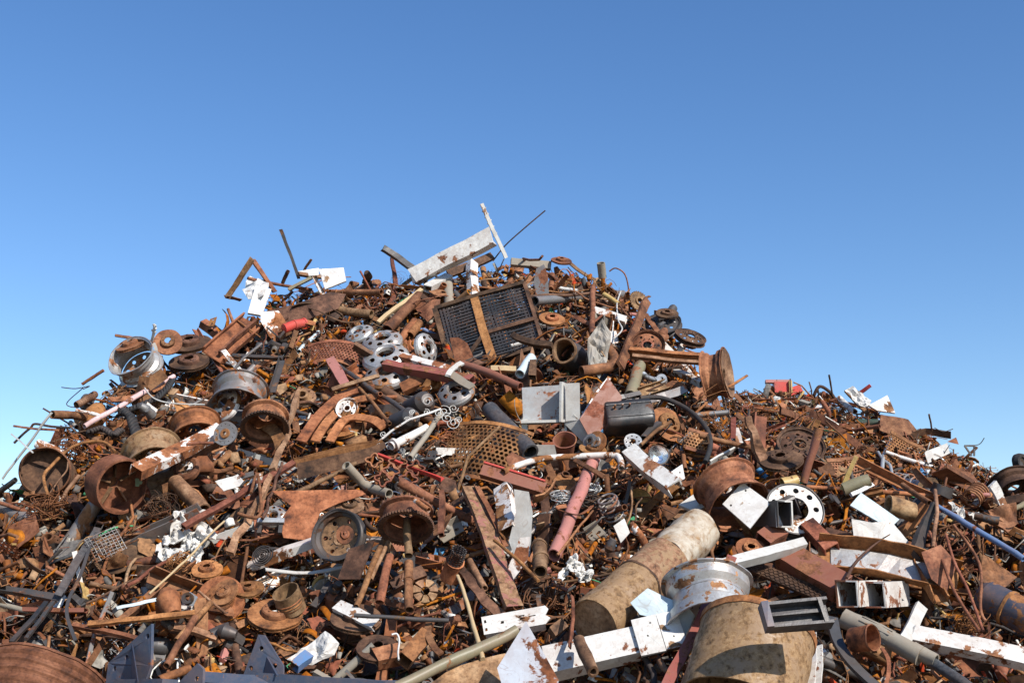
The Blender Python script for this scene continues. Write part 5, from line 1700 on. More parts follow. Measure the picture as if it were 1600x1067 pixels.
slot_channel()
bar('wooden_stick', 'pale orange stick leaning steeply below the collared upright pipe', 'stick', (714, 900), (756, 1028), 'rod', 7, None, 'wood', lift=(.7, .6), taper=(.8, 1.1), ref='pale orange stick')
bar('steel_pipe', 'tapered tan pipe leaning behind the pale orange stick', 'pipe', (736, 876), (758, 920), 'pipe', 11, None, 'rust_tan', lift=.5)
bar('steel_bar', 'dark toothed bar slanting beside the red speckled plank', 'flat bar', (722, 890), (786, 965), 'flat', 15, 6, 'rust_dark', lift=.45, dent=.02, ref='dark toothed bar')
e = root('filter_basket', 'rusty cylinder under a black mesh basket', 'filter', 712, 878, (.25, .8, .5), .55, 'mesh basket filter', x=(1, 0, 0))
s = e['_s']
mb = MB(); lathe(mb, [(15 * s, -30 * s), (17 * s, -30 * s), (14 * s, 0), (16 * s, 4 * s), (12 * s, 4 * s), (12 * s, 0)], 32); part('can', mb, 'rust_orange', e)
mb = MB()
for k in range(14):
    a = k * 2 * math.pi / 14
    sweep(mb, rect(1.4 * s, 1.4 * s), [Vector((13 * s * math.cos(a), 13 * s * math.sin(a), 4 * s)), Vector((11 * s * math.cos(a), 11 * s * math.sin(a), 28 * s))])
for k in range(6):
    lathe(mb, [((13.4 - .35 * k) * s, (5 + 4 * k) * s), ((13.4 - .35 * k) * s, (6.2 + 4 * k) * s), ((12.4 - .35 * k) * s, (6.2 + 4 * k) * s), ((12.4 - .35 * k) * s, (5 + 4 * k) * s)], 24)
part('mesh_basket', mb, 'steel_dark', e)
mark_poly([(695, 850), (735, 850), (735, 925), (695, 925)])


def tank_pipe():
    A = at(930, 975, .55); B = at(1092, 828, .55)
    C = (A + B) / 2; s = depth(C) / F; L = (B - A).length
    e = bpy.data.objects.new('tank_pipe', None)
    e.matrix_basis = frame_from(C, x=B - A, z=vv(0, .7, .7)); link(e)
    tag(e, 'huge rusty tan and cream pipe lying across the lower slope', 'large pipe', 'great tan pipe')
    r = 40 * s

    def tube(x0, x1, r0, r1, mat, nm, seed):
        mb = MB()
        n = 14
        path = [Vector((x0 + (x1 - x0) * i / n, 0, 0)) for i in range(n + 1)]
        sc = [(r0 + (r1 - r0) * i / n) for i in range(n + 1)]
        sweep(mb, circle(1, 40), path, circle(.955, 40), smooth=True, scales=sc, dent=.012, seed=seed)
        part(nm, mb, mat, e)
    tube(-L * .5, -L * .12, r * .98, r * 1.02, 'tan_tank', 'lower_length', 1)
    tube(-L * .118, L * .15, r * 1.0, r * .97, 'tan_tank', 'middle_length', 2)
    tube(L * .152, L * .5, r * .95, r * .92, 'cream_tank', 'upper_length', 3)
    mb = MB(); lathe(mb, [(r * 1.0, -2.5 * s), (r * 1.035, -2.5 * s), (r * 1.035, 2.5 * s), (r * 1.0, 2.5 * s)], 44, M=T(-L * .12, 0, 0) @ R(90, 'Y')); part('band', mb, 'rust_dark', e)
    mb = MB(); lathe(mb, [(0, L * .5), (r * .6, L * .495), (r * .88, L * .47), (r * .91, L * .44)], 40, M=R(90, 'Y'), closed=False); part('end_cap', mb, 'cream_tank', e)
    mb = MB(); lathe(mb, [(0, -L * .49), (r * .95, -L * .49), (r * .95, -L * .475), (0, -L * .475)], 40, M=R(90, 'Y'), closed=False); part('end_plate', mb, 'rust_tan', e)
    mb = MB(); sweep(mb, circle(5 * s, 14), [Vector((-L * .34, -r * .8, -r * .5)), Vector((-L * .34, -r * 1.25, -r * .4))], smooth=True); part('spigot', mb, 'white_flaked', e)
    mark_seg((925, 980), (1095, 825), 84)


tank_pipe()
bar('steel_strap', 'rusty flat strap hanging at the lower end of the great tan pipe', 'steel strap', (893, 930), (890, 1010), 'flat', 6, 2, 'rust_red', lift=(.9, .8), bend=.04, up=(.5, 0, 1))
rim(1108, 946, 72, (0, -.70, .71), 'silver', 'large silver white truck rim half sunk in the lower slope', 'great silver rim', W=1.15, dmat='silver', lift=.75, nh=8, bulge=-.1, discz=-.1)
plate('sheet_metal', 'folded pale blue metal panel before the great silver rim', 'metal panel', [(985, 940), (1012, 918), (1070, 945), (1086, 962), (1062, 1010), (1048, 972), (1000, 960)], 'blue_pale', (-.05, .55, .83), lift=.75, amp=.03, freq=4, th=.008, ref='pale blue panel', smooth=False)
bar('gear_shaft', 'small dark cylinder under the pale blue panel', 'cylinder', (975, 975), (1008, 950), 'rod', 24, None, 'steel_dark', lift=.5)


def white_box_beam():
    e = root('box_girder', 'white box beam with end plates lying at the bottom of the slope', 'steel beam', 960, 1012, (-.1, .68, .72), .55, 'white box beam', x=(.965, .26, 0))
    s = e['_s']
    mb = MB(); sweep(mb, rect(46 * s, 30 * s), [Vector((-110 * s, -2 * s, 0)), Vector((62 * s, -2 * s, 0))], rect(41 * s, 25 * s)); part('beam', mb, 'white_paint', e)
    mb = MB(); flat_plate(mb, [(-18 * s, -32 * s), (20 * s, -32 * s), (20 * s, 32 * s), (-18 * s, 32 * s)], [circle(1.6 * s, 8)[::-1], [(x + 8 * s, y + 20 * s) for x, y in circle(1.6 * s, 8)][::-1]], 4 * s, T(54 * s, -4 * s, 20 * s)); part('inner_end_plate', mb, 'white_paint', e)
    mb = MB(); flat_plate(mb, [(-16 * s, -30 * s), (17 * s, -30 * s), (17 * s, 32 * s), (-16 * s, 32 * s)], [[(x, y - 10 * s) for x, y in circle(1.6 * s, 8)][::-1]], 4 * s, T(91 * s, -4 * s, 20 * s)); part('outer_end_plate', mb, 'white_clean', e)
    mb = MB(); box(mb, 58 * s, 50 * s, 14 * s, T(72 * s, -3 * s, 8 * s)); part('spacer', mb, 'black_paint', e)
    mark_poly([(855, 1010), (1050, 965), (1070, 1030), (860, 1060)])


white_box_beam()
bar('steel_pipe', 'brown pipe with a thick open mouth standing before the white box beam', 'pipe', (905, 1000), (925, 1048), 'pipe', 19, None, 'rust_tan', lift=(.85, .95), ref='thick mouthed pipe', th=4)
bar('steel_pipe', 'small brown pipe stub under the white box beam end', 'pipe', (1030, 1030), (1042, 1050), 'pipe', 11, None, 'rust_tan', lift=.7)
bar('steel_girder', 'long dusky pink channel standing steeply before the pale blue panel', 'steel beam', (1143, 872), (1040, 1075), 'roof', 16, 12, 'red_paint', lift=(1.0, 1.1), up=(-.2, .3, .95), ref='dusky pink channel')
bar('steel_pipe', 'tan stub of square bar by the lower end of the great tan pipe', 'steel bar', (862, 990), (882, 975), 'flat', 16, 14, 'rust_tan', lift=.5)


def half_drum():
    e = root('storage_drum', 'very large tan rusted drum with its open mouth at the bottom edge', 'drum', 1152, 1110, (-.34, -.68, .65), .95, 'very large drum')
    s = e['_s']; R_ = 92 * s; H_ = 150 * s
    n = 16
    pr = [(R_ * (1 + .006 * math.sin(i * 1.3)), -(i / n) * H_) for i in range(n + 1)]
    pr2 = [(r - .03 * R_, z) for r, z in pr][::-1]
    mb = MB(); lathe(mb, pr + pr2, 80)
    part('drum_wall', mb, 'tan_tank', e)
    mb = MB(); lathe(mb, [(R_ * .99, -H_ - .5 * s), (R_ * 1.02, -H_), (R_ * 1.02, -H_ + 12 * s), (R_ * .99, -H_ + 12 * s)], 80); part('top_band', mb, 'rust_orange', e)
    mb = MB(); lathe(mb, [(0, -H_ * .97), (.97 * R_, -H_ * .97), (.97 * R_, -H_ * .94), (0, -H_ * .94)], 64, closed=False); part('drum_head', mb, 'rust_orange', e)
    mark_poly([(1070, 1070), (1115, 935), (1200, 930), (1252, 960), (1250, 1070)])


half_drum()


def black_i():
    e = root('steel_girder', 'short black painted I-beam end resting above the very large drum', 'steel beam', 1242, 960, (0, .62, .78), 2.75, 'black I-beam', x=(.98, .17, 0))
    s = e['_s']
    mb = MB(); sweep(mb, profile('channel', 44 * s, 24 * s, 5 * s), [Vector((-46 * s, 0, 0)), Vector((54 * s, 0, 0))]); part('channel', mb, 'black_scuffed', e)
    mb = MB(); box(mb, 12 * s, 44 * s, 26 * s, T(-48 * s, 0, 4 * s)); part('end_plate', mb, 'blue_slate', e)
    mb = MB(); box(mb, 6 * s, 40 * s, 24 * s, T(42 * s, 0, 2 * s)); box(mb, 92 * s, 6 * s, 8 * s, T(2 * s, 2 * s, 4 * s)); part('stiffener', mb, 'black_paint', e)
    mark_poly([(1182, 955), (1298, 935), (1300, 970), (1190, 985)])


black_i()
bar('steel_stake', 'short white steel upright with a red edge beside the very large drum', 'post', (1272, 1000), (1268, 1085), 'channel', 26, 22, 'white_paint', lift=(.8, .9), up=(.5, .1, .9), ref='short white upright')
bar('square_tube', 'long pale bar with rusty edge lying on the great silver rim', 'square tube', (1118, 888), (1256, 850), 'tube', 17, 16, 'grey_light', lift=(.85, .7), up=(0, .8, .6), ref='long pale bar')

plate('metal_box', 'white painted face of a square box at lower mid slope', 'metal panel', [(1160, 754), (1204, 786), (1172, 826), (1129, 788)], 'white_clean', (-.15, .5, .85), lift=.7, holes=[(1165, 767, 1.8), (1142, 790, 1.8)], th=.02, ref='white box face')
bar('square_tube', 'dark square tube open towards the viewer beside the white box face', 'square tube', (1180, 790), (1228, 800), 'tube', 52, 34, 'black_paint', lift=(.35, .8), up=(-.1, .85, .5), ref='dark square tube')
e = root('square_tube', 'open dark tube end with a pale lip beside the pierced white wheel', 'square tube', 1226, 802, (.18, .25, .95), .95, 'open tube end')
s = e['_s']
mb = MB(); sweep(mb, rect(40 * s, 27 * s), [Vector((0, 0, 0)), Vector((-20 * s, 4 * s, -60 * s))], rect(36 * s, 23 * s), up=Vector((1, 0, 0))); part('tube_wall', mb, 'steel_dark', e)
mb = MB(); sweep(mb, rect(42 * s, 29 * s), [Vector((0, 0, .5 * s)), Vector((0, 0, -1.5 * s))], rect(37 * s, 24 * s), up=Vector((1, 0, 0))); part('lip', mb, 'grey_light', e)
mark_poly([(1205, 780), (1225, 775), (1250, 815), (1215, 835)])


def pierced_wheel():
    e = root('wheel', 'white wheel disc with large round holes at the lower eastern slope', 'wheel rim', 1240, 800, (.05, .58, .8), .45, 'pierced white wheel', 'wheel rims in the heap', rpx=38)
    s = e['_s']; R_ = 44 * s
    part('barrel', rim_barrel(R_, R_ * .5), 'steel_dark', e)
    mb = MB(); dish(mb, .45 * R_, .93 * R_, 9, .72 * R_, .10 * R_, lambda r: .2 * R_, th=.03 * R_); part('wheel_disc', mb, 'white_paint', e)


pierced_wheel()
rim(1142, 772, 54, (.30, -.60, .74), 'rust_brown', 'large rusty wheel rim lying open side down behind the white box face', 'large rusty rim', W=1.0, lift=.4, bulge=.1, discz=-.3)
bar('steel_channel', 'short white channel with pencil scribbles near the headlight', 'steel beam', (985, 706), (1055, 764), 'roof', 26, 22, 'white_paint', lift=.65, up=(-.15, .5, .85), ref='short white channel')
e = root('headlight', 'oval chromed headlight reflector on the mid slope', 'headlight', 1031, 712, (.1, .45, .9), .55, 'headlight', rpx=13)
s = e['_s']
mb = MB(); lathe(mb, [(0, -7 * s), (7 * s, -5 * s), (12 * s, 0), (15 * s, 3 * s), (15.6 * s, 3 * s), (13 * s, -1 * s), (8 * s, -7 * s), (0, -9 * s)], 36, closed=False); part('reflector', mb, 'chrome', e)
mb = MB(); lathe(mb, [(14.6 * s, 3.4 * s), (16.4 * s, 3 * s), (16.4 * s, 1 * s), (14.6 * s, 1 * s)], 36); part('rim_ring', mb, 'steel_dark', e)
e = root('flange_ring', 'small grey bolt flange lying near the headlight', 'flange', 990, 690, (0, .6, .8), .5, 'grey bolt flange', rpx=14)
s = e['_s']
mb = MB(); flat_plate(mb, circle(15 * s, 28), [circle(6 * s, 16)[::-1]] + [[(x + 10.5 * s * math.cos(k * .785), y + 10.5 * s * math.sin(k * .785)) for x, y in circle(1.5 * s, 8)][::-1] for k in range(8)], 3 * s); part('ring', mb, 'galvanised', e)
plate('sheet_metal', 'small white switch plate with holes beside the headlight', 'metal panel', [(1048, 738), (1066, 726), (1070, 748), (1055, 758)], 'white_clean', (0, .6, .8), lift=.5, holes=[(1054, 744, 1.5), (1062, 739, 1.5)], th=.02)
plate('metal_box', 'pale grey box side above the great tan pipe', 'metal panel', [(1060, 790), (1100, 762), (1122, 784), (1085, 800)], 'grey_light', (0, .7, .7), lift=.3, th=.03, ref='pale grey box')
plate('metal_sheet', 'small cream bent sheet beside the coil spring', 'metal sheet', [(958, 822), (975, 810), (984, 832), (970, 848)], 'grey_light', (.2, .4, .9), lift=.45, th=.01, amp=.02)
bar('steel_rod', 'thin brown rod leaning below the coil spring', 'rod', (926, 800), (872, 868), 'rod', 4, None, 'rust_brown', lift=.6)
rim(1250, 700, 38, (0, .72, .68), 'rust_dark', 'large rusted drum with a vented edge between the heaps', 'rusted valley drum', W=.5, lift=.2)
disc(1222, 722, 34, (-.1, .9, .35), 'rust_dark', 'vented disc edge leaning under the valley drum', None, lift=.3)
bar('steel_pipe', 'tall orange brown pipe standing between the heaps', 'pipe', (1256, 752), (1280, 668), 'pipe', 13, None, 'oxide_red', lift=(.3, .2), up=(1, 0, .5), ref='tall valley pipe', nomark=False)
bar('wooden_batten', 'yellow brown slat lying between the heaps, upper length', 'wooden slat', (1215, 692), (1330, 740), 'flat', 7, 5, 'rust_tan', lift=.3, ref='yellow brown slat')
bar('wooden_batten', 'yellow brown slat standing over the slat punched sheet', 'wooden slat', (1338, 712), (1316, 766), 'flat', 7, 5, 'yellow_paint', lift=.3)
bar('twisted_bar', 'splintered brown post standing steeply between the heaps', 'post', (1192, 722), (1168, 650), 'flat', 16, 10, 'rust_tan', lift=(.2, .6), dent=.03, taper=(1.2, .5), ref='splintered post')
bar('steel_pipe', 'dull yellow pipe stub between the heaps', 'pipe', (1222, 755), (1246, 748), 'pipe', 18, None, 'yellow_paint', lift=.35, ref='yellow stub')
bar('steel_pipe', 'short pinkish grey roller near the large rusty rim', 'pipe', (1130, 715), (1172, 760), 'pipe', 12, None, 'dull_concrete', lift=.5)

# red brown boxes
bar('box_girder', 'large oxide red box beam slanting down above the black I-beam', 'steel beam', (1226, 868), (1316, 918), 'tube', 42, 30, 'oxide_red', lift=(.45, .55), up=(-.1, .75, .6), ref='oxide red box beam')
bar('box_girder', 'narrow brown red box beam between the white tubes and the white wheel', 'steel beam', (1262, 822), (1300, 862), 'tube', 24, 22, 'rust_red', lift=.55, up=(-.2, .7, .6), ref='narrow red box beam')
bar('box_girder', 'salmon box beam end beside the long pale bar', 'steel beam', (1190, 850), (1215, 835), 'tube', 30, 26, 'oxide_red', lift=.4, up=(0, .8, .6))


def trough():
    e = root('steel_trough', 'long rusty open trough with a silvery dusty floor', 'trough', 1385, 892, (0, .70, .70), .45, 'long rusty trough', x=(.93, -.36, 0))
    s = e['_s']
    W, L = 56 * s, 210 * s
    path = [Vector(((i / 12 - .5) * L, 5 * s * math.sin(i / 12 * 3.1), 8 * s * math.sin(i / 12 * 2.5))) for i in range(13)]
    prof = [(-.5, .35), (-.47, .35), (-.40, .03), (.40, .03), (.47, .45), (.5, .45), (.43, 0), (-.43, 0)]
    mb = MB(); sweep(mb, [(a * W, b * W) for a, b in prof], path, dent=.01); part('trough_wall', mb, 'rust_orange', e)
    mb = MB(); sweep(mb, rect(.66 * W, .02 * W), [p + Vector((0, 0, .045 * W)) for p in path[1:-2]]); part('floor_lining', mb, 'silver', e)
    mark_poly([(1290, 845), (1345, 850), (1470, 920), (1440, 950), (1310, 890)])


trough()
bar('steel_plate', 'thick rusty curled flange at the low end of the long trough', 'steel plate', (1432, 868), (1470, 935), 'channel', 20, 16, 'rust_orange', lift=.5, up=(0, .6, .8), dent=.02)
for cx, lab, rf in ((1324, 'white and rust square tube end, western one of the pair', 'open white tube'), (1366, 'white and rust square tube end, eastern one of the pair', None)):
    e = root('square_tube', lab, 'square tube', cx, 928, (-.42, .22, .88), .75, rf, 'pair of white square tubes')
    s = e['_s']
    mb = MB(); sweep(mb, rect(40 * s, 34 * s), [Vector((0, 0, 0)), Vector((22 * s, 6 * s, -110 * s))], rect(36 * s, 30 * s), up=Vector((1, 0, 0))); part('tube_wall', mb, 'white_paint', e)
    mb = MB(); sweep(mb, rect(41 * s, 35 * s), [Vector((0, 0, 1 * s)), Vector((0, 0, -2 * s))], rect(35.5 * s, 29.5 * s), up=Vector((1, 0, 0))); part('cut_edge', mb, 'rust_red', e)
mark_poly([(1300, 905), (1395, 905), (1395, 960), (1300, 955)])
bar('grey_stake', 'thick grey grooved post slanting at the bottom of the slope', 'post', (1318, 962), (1438, 1024), 'rod', 32, None, 'dull_concrete', lift=(.55, .65), ref='thick grey post',
    extra=lambda mb, L, W, H: [box(mb, L * .42, W * .06, W * .06, T(-L * .08, W * .5 * math.cos(a), W * .5 * math.sin(a)) @ R(math.degrees(a), 'X')) for a in (.3, .9, 1.5, 2.1, 2.7)])
bar('steel_pipe', 'grey collar pipe at the end of the thick grey post', 'pipe', (1425, 1016), (1462, 1034), 'pipe', 24, None, 'dull_concrete', lift=.65)
bar('steel_pipe', 'black pipe running on down from the grey collar pipe', 'pipe', (1456, 1034), (1530, 1085), 'pipe', 19, None, 'black_scuffed', lift=.6, ref='black foot pipe')
e = root('metal_cup', 'orange rusty cup resting on the thick grey post', 'metal cup', 1352, 998, (.62, .25, .75), 1.0, 'orange cup', rpx=16)
s = e['_s']
mb = MB(); lathe(mb, [(20 * s, 16 * s), (19 * s, 16 * s), (17 * s, -20 * s), (0, -20 * s), (0, -22 * s), (18.5 * s, -22 * s)], 40); part('cup_wall', mb, 'rust_orange', e)
mb = MB(); lathe(mb, [(20 * s, 17 * s), (21 * s, 15 * s), (20 * s, 13 * s), (19 * s, 15 * s)], 40); part('cup_rim', mb, 'rust_red', e)
poly3('leaf_spring', 'dark bent leaf spring hanging below the black I-beam', 'leaf spring', [(1300, 965), (1308, 1000), (1330, 1035), (1368, 1072)], 9, 'steel_dark', lift=.8, kind='strip', h=6, ref='bent leaf spring')
poly3('leaf_spring', 'rusty thin strap beside the orange cup', 'steel strap', [(1378, 1012), (1388, 1030), (1388, 1055), (1380, 1080)], 3, 'rust_red', lift=.9, kind='strip', h=2)
bar('steel_channel', 'long white painted beam with stripes of shade at the lower eastern edge', 'steel beam', (1424, 990), (1630, 1036), 'roof', 30, 20, 'white_paint', lift=(.5, .5), up=(0, .7, .7), ref='white lower beam')
bar('steel_stake', 'pale grey flat post leaning above the white lower beam', 'post', (1440, 945), (1412, 1000), 'flat', 20, 6, 'grey_light', lift=.55, up=(.2, .4, .9), ref='pale leaning post')
plate('sheet_metal', 'light grey panel with a black slit at the eastern mid slope', 'metal panel', [(1345, 770), (1405, 812), (1390, 826), (1328, 790)], 'blue_pale', (0, .65, .75), lift=.45, th=.015, amp=.003, ref='slit grey panel')
plate('sheet_metal', 'broad pale stone grey panel below the slit one', 'metal panel', [(1330, 812), (1362, 818), (1392, 815), (1420, 846), (1392, 865), (1335, 850)], 'grey_light', (0, .6, .8), lift=.45, th=.01, amp=.02, ref='stone grey panel')
bar('steel_rod', 'thin dark stick leaning over the stone grey panel', 'rod', (1322, 902), (1392, 834), 'rod', 4, None, 'rust_dark', lift=.85, bend=.05, taper=(1.3, .5))
bar('steel_plate', 'dark rusty plate strip running along the upper side of the trough', 'steel plate', (1290, 830), (1440, 868), 'flat', 13, 5, 'rust_dark', lift=.4)
bar('steel_pipe', 'short tan pipe with an open dark mouth at the eastern mid slope', 'pipe', (1388, 790), (1426, 800), 'pipe', 30, None, 'rust_tan', lift=(.55, .35), ref='open tan pipe', th=4)
bar('steel_pipe', 'olive yellow curved pipe shell above the slit grey panel', 'pipe', (1318, 764), (1358, 750), 'pipe', 20, None, 'olive', lift=.35, ref='olive pipe shell')
bar('bent_bar', 'white bent frame bar above the slit grey panel', 'frame bar', (1330, 772), (1362, 757), 'flat', 6, 5, 'white_clean', lift=.5)


def shock():
    A = at(1376, 746, .45); B = at(1472, 766, .5)
    C = (A + B) / 2; s = depth(C) / F; L = (B - A).length
    e = bpy.data.objects.new('shock_absorber', None)
    e.matrix_basis = frame_from(C, x=B - A, z=vv(0, .5, .8)); link(e)
    tag(e, 'black shock absorber with a coil spring at the eastern mid slope', 'shock absorber', 'shock absorber')
    mb = MB(); sweep(mb, circle(6.5 * s, 16), [Vector((-L / 2, 0, 0)), Vector((L * .4, 0, 0))], smooth=True); part('damper_tube', mb, 'black_paint', e)
    mb = MB(); path = []
    for i in range(70):
        a = i * 2 * math.pi / 16
        path.append(Vector((-L * .12 + i / 70 * L * .45, 12 * s * math.cos(a), 12 * s * math.sin(a))))
    sweep(mb, circle(1.5 * s, 6), path, smooth=True); part('coil', mb, 'steel_grey', e)
    for x_, r in ((-.14, 11), (.36, 13)):
        mb = MB(); lathe(mb, [(5 * s, -3 * s), (r * s, -2 * s), (r * s, 2 * s), (5 * s, 3 * s)], 24, M=T(x_ * L, 0, 0) @ R(90, 'Y')); part('spring_seat', mb, 'rust_tan' if r == 13 else 'steel_dark', e)
    mb = MB(); lathe(mb, [(5 * s, -6 * s), (12 * s, -6 * s), (12 * s, 6 * s), (5 * s, 6 * s)], 24, M=T(.5 * L, 0, 0)); part('end_eye', mb, 'steel_dark', e)
    mark_seg((1376, 746), (1474, 768), 26)


shock()
bar('steel_pipe', 'dusty brown pipe running down from under the shock absorber', 'pipe', (1412, 758), (1454, 786), 'pipe', 9, None, 'rust_brown', lift=.6)
bar('steel_pole', 'long bright blue pole slanting across the eastern slope', 'pole', (1463, 790), (1598, 872), 'pipe', 9, None, 'blue_paint', lift=(.6, .6), ref='long blue pole')
bar('wooden_plank', 'charred black plank standing steeply at the eastern mid slope', 'plank', (1460, 788), (1428, 868), 'flat', 17, 8, 'rubber', lift=(.65, .65), up=(.4, .2, .9), taper=(.6, 1.2), dent=.01, ref='charred plank')
poly3('rope', 'frayed tan rope hanging beside the charred plank', 'rope', [(1461, 766), (1464, 800), (1460, 830), (1458, 855)], 3.2, 'rust_tan', lift=.75)
o = shred('plastic_bag', 'crumpled white plastic bag with dark print beside the blue pole', 'white plastic bag', 1500, 795, 26, 10, 'cloth_white', 4, 15, lift=.35)
o['category'] = 'plastic bag'
bar('steel_pipe', 'dark steel cylinder with a blue band below the white plastic bag', 'cylinder', (1522, 804), (1560, 812), 'pipe', 14, None, 'steel_dark', lift=.45, ref='blue banded cylinder',
    extra=None)
poly3('steel_pipe', 'pale bent pipe standing above the shock absorber', 'pipe', [(1392, 684), (1386, 700), (1380, 715), (1378, 742)], 3.2, 'galvanised', lift=.3, ref='pale bent pipe')
poly3('steel_hose', 'curved grey pipe beside the pale bent pipe', 'hose', [(1372, 706), (1380, 718), (1390, 726), (1394, 740)], 2.4, 'galvanised', lift=.3)
rim(1585, 764, 40, (.1, -.66, .75), 'rust_dark', 'dark rusty wheel arch at the eastern edge', 'eastern wheel arch', W=.7, lift=.2, discz=-.3)
e = root('car_tyre', 'black tyre poking over the skyline at the eastern edge', 'tyre', 1594, 722, (.5, .2, .8), .1, 'skyline tyre')
s = e['_s']
mb = MB(); lathe(mb, [(8 * s, 5 * s), (13 * s, 6 * s), (14.5 * s, 0), (13 * s, -6 * s), (8 * s, -5 * s)], 32); part('tyre_ring', mb, 'rubber', e)
mb = MB(); lathe(mb, [(0, 2 * s), (8 * s, 3 * s), (8 * s, -3 * s), (0, -2 * s)], 24, closed=False); part('wheel_centre', mb, 'steel_dark', e)
for k, (a, b, w, m, lab) in enumerate((((1550, 755), (1568, 790), 14, 'white_paint', 'short white bar at the eastern edge'), ((1580, 800), (1610, 780), 8, 'olive', 'olive pipe at the eastern edge'), ((1515, 772), (1545, 776), 8, 'pink_paint', 'short pink rod near the eastern edge'))):
    bar('steel_bar', lab, 'flat bar', a, b, 'pipe' if k else 'flat', w, 6 if not k else None, m, lift=.35)
plate('steel_plate', 'brown crumpled plate at the eastern edge below the wheel arch', 'steel plate', [(1545, 795), (1585, 787), (1592, 815), (1575, 832), (1555, 820)], 'rust_brown', (0, .5, .8), lift=.3, amp=.04)


def blue_tank():
    A = at(1528, 925, .5); B = at(1625, 975, .5)
    C = (A + B) / 2; s = depth(C) / F; L = (B - A).length
    e = bpy.data.objects.new('pressure_tank', None); e.matrix_basis = frame_from(C, x=B - A, z=vv(0, .6, .8)); link(e)
    tag(e, 'dark blue flaking tank at the lower eastern edge', 'tank', 'dark blue tank')
    mb = MB(); lathe(mb, [(0, -L / 2), (20 * s, -L * .46), (27 * s, -L * .36), (27 * s, L / 2), (0, L / 2)], 36, M=R(90, 'Y'), closed=False); part('shell', mb, 'blue_dark', e)
    mb = MB(); lathe(mb, [(27 * s, -3 * s), (29 * s, -2 * s), (29 * s, 2 * s), (27 * s, 3 * s)], 36, M=T(-L * .02, 0, 0) @ R(90, 'Y')); part('weld_band', mb, 'rust_orange', e)
    mark_seg((1528, 930), (1605, 965), 50)


blue_tank()
for k, (pts, m, lab) in enumerate((([(1478, 835), (1492, 880), (1512, 920), (1536, 985)], 'rust_red', 'long bent rusty rod hanging before the dark blue tank'), ([(1452, 830), (1470, 870), (1492, 925), (1530, 985)], 'rust_red', 'long wavy rusty rod west of the dark blue tank'), ([(1490, 820), (1530, 880), (1532, 950), (1540, 970)], 'rust_brown', 'third hanging rusty rod before the dark blue tank'))):
    poly3('steel_rod', lab, 'rod', pts, 2.4, m, lift=.75)
plate('steel_plate', 'curved brown scrap plate above the dark blue tank', 'steel plate', [(1535, 868), (1560, 880), (1590, 900), (1570, 918), (1530, 905)], 'rust_brown', (0, .6, .8), lift=.4, amp=.04)
plate('steel_plate', 'rusty jagged plate beside the charred plank', 'steel plate', [(1440, 862), (1470, 850), (1495, 880), (1480, 925), (1455, 905)], 'rust_brown', (0, .5, .85), lift=.45, amp=.02)
bar('diamond_plate', 'rusty diamond tread plank lying below the long pale bar', 'tread plate', (1168, 882), (1288, 932), 'flat', 24, 6, 'rust_dark', lift=.35, up=(0, .75, .65), ref='tread plank',
    extra=lambda mb, L, W, H: [box(mb, W * .22, W * .05, H * 1.5, T(-L * .47 + (k // 4) * L * .032, (k % 4 - 1.5) * W * .23, 0) @ R(45 if (k + k // 4) % 2 else -45, 'Z')) for k in range(120)])
disc(1172, 860, 22, (0, .75, .65), 'rust_orange', 'orange ribbed disc behind the long pale bar', None, lift=.3)

# ------------------------------------------------------------------ second heap features
e = root('red_machine', 'salmon red painted machine part on the second heap skyline', 'machine part', 1218, 604, (0, .3, .9), .1, 'red machine')
s = e['_s']
mb = MB(); box(mb, 40 * s, 5 * s, 10 * s, T(-2 * s, 8 * s, 0)); part('arm', mb, 'pink_paint', e)
mb = MB(); box(mb, 26 * s, 18 * s, 18 * s, T(4 * s, -2 * s, -4 * s)); box(mb, 20 * s, 12 * s, 16 * s, T(24 * s, -6 * s, -4 * s) @ R(20, 'Z')); part('housing', mb, 'red_bright', e)
mb = MB(); box(mb, 5 * s, 20 * s, 5 * s, T(16 * s, -2 * s, 7 * s)); part('yellow_stub', mb, 'yellow_paint', e)
bar('steel_rod', 'thin upright rod beside the red machine', 'rod', (1236, 622), (1235, 592), 'rod', 2, None, 'rust_dark', sky=True)
bar('steel_rod', 'dark upright rod on the second heap skyline', 'rod', (1300, 618), (1295, 586), 'rod', 3, None, 'rust_dark', sky=True, ref='skyline rod')
poly3('steel_pipe', 'dark bent pipe hooping over the second heap skyline', 'pipe', [(1270, 622), (1280, 604), (1296, 612), (1308, 628), (1320, 640)], 2.6, 'rust_dark', sky=True, lift=.1)
plate('metal_foil', 'crumpled white foil sheet on the second heap skyline', 'metal sheet', [(1320, 610), (1332, 603), (1362, 625), (1358, 636), (1342, 632)], 'cloth_white', (0, .5, .8), lift=.25, amp=.06, freq=8, ref='crumpled foil')
bar('steel_bar', 'brown bar lying over the crumpled foil', 'flat bar', (1322, 610), (1356, 646), 'flat', 6, 4, 'rust_brown', lift=.4)
bar('steel_strap', 'red strap sticking up from the crumpled foil', 'strap', (1344, 614), (1360, 602), 'flat', 5, 3, 'red_bright', sky=True, lift=.15)
bar('steel_pipe', 'white tube stub under the hooped dark pipe', 'pipe', (1312, 622), (1336, 644), 'pipe', 9, None, 'white_paint', lift=.25)
plate('steel_plate', 'grey brown box lid on the second heap skyline', 'steel plate', [(1356, 634), (1386, 618), (1398, 646), (1370, 642)], 'steel_grey', (.2, .5, .8), lift=.2, th=.03, ref='skyline box lid')
bar('steel_roller', 'dark green roller lying on the second heap', 'roller', (1340, 660), (1372, 661), 'rod', 13, None, 'green_dark', lift=.3, ref='dark green roller')
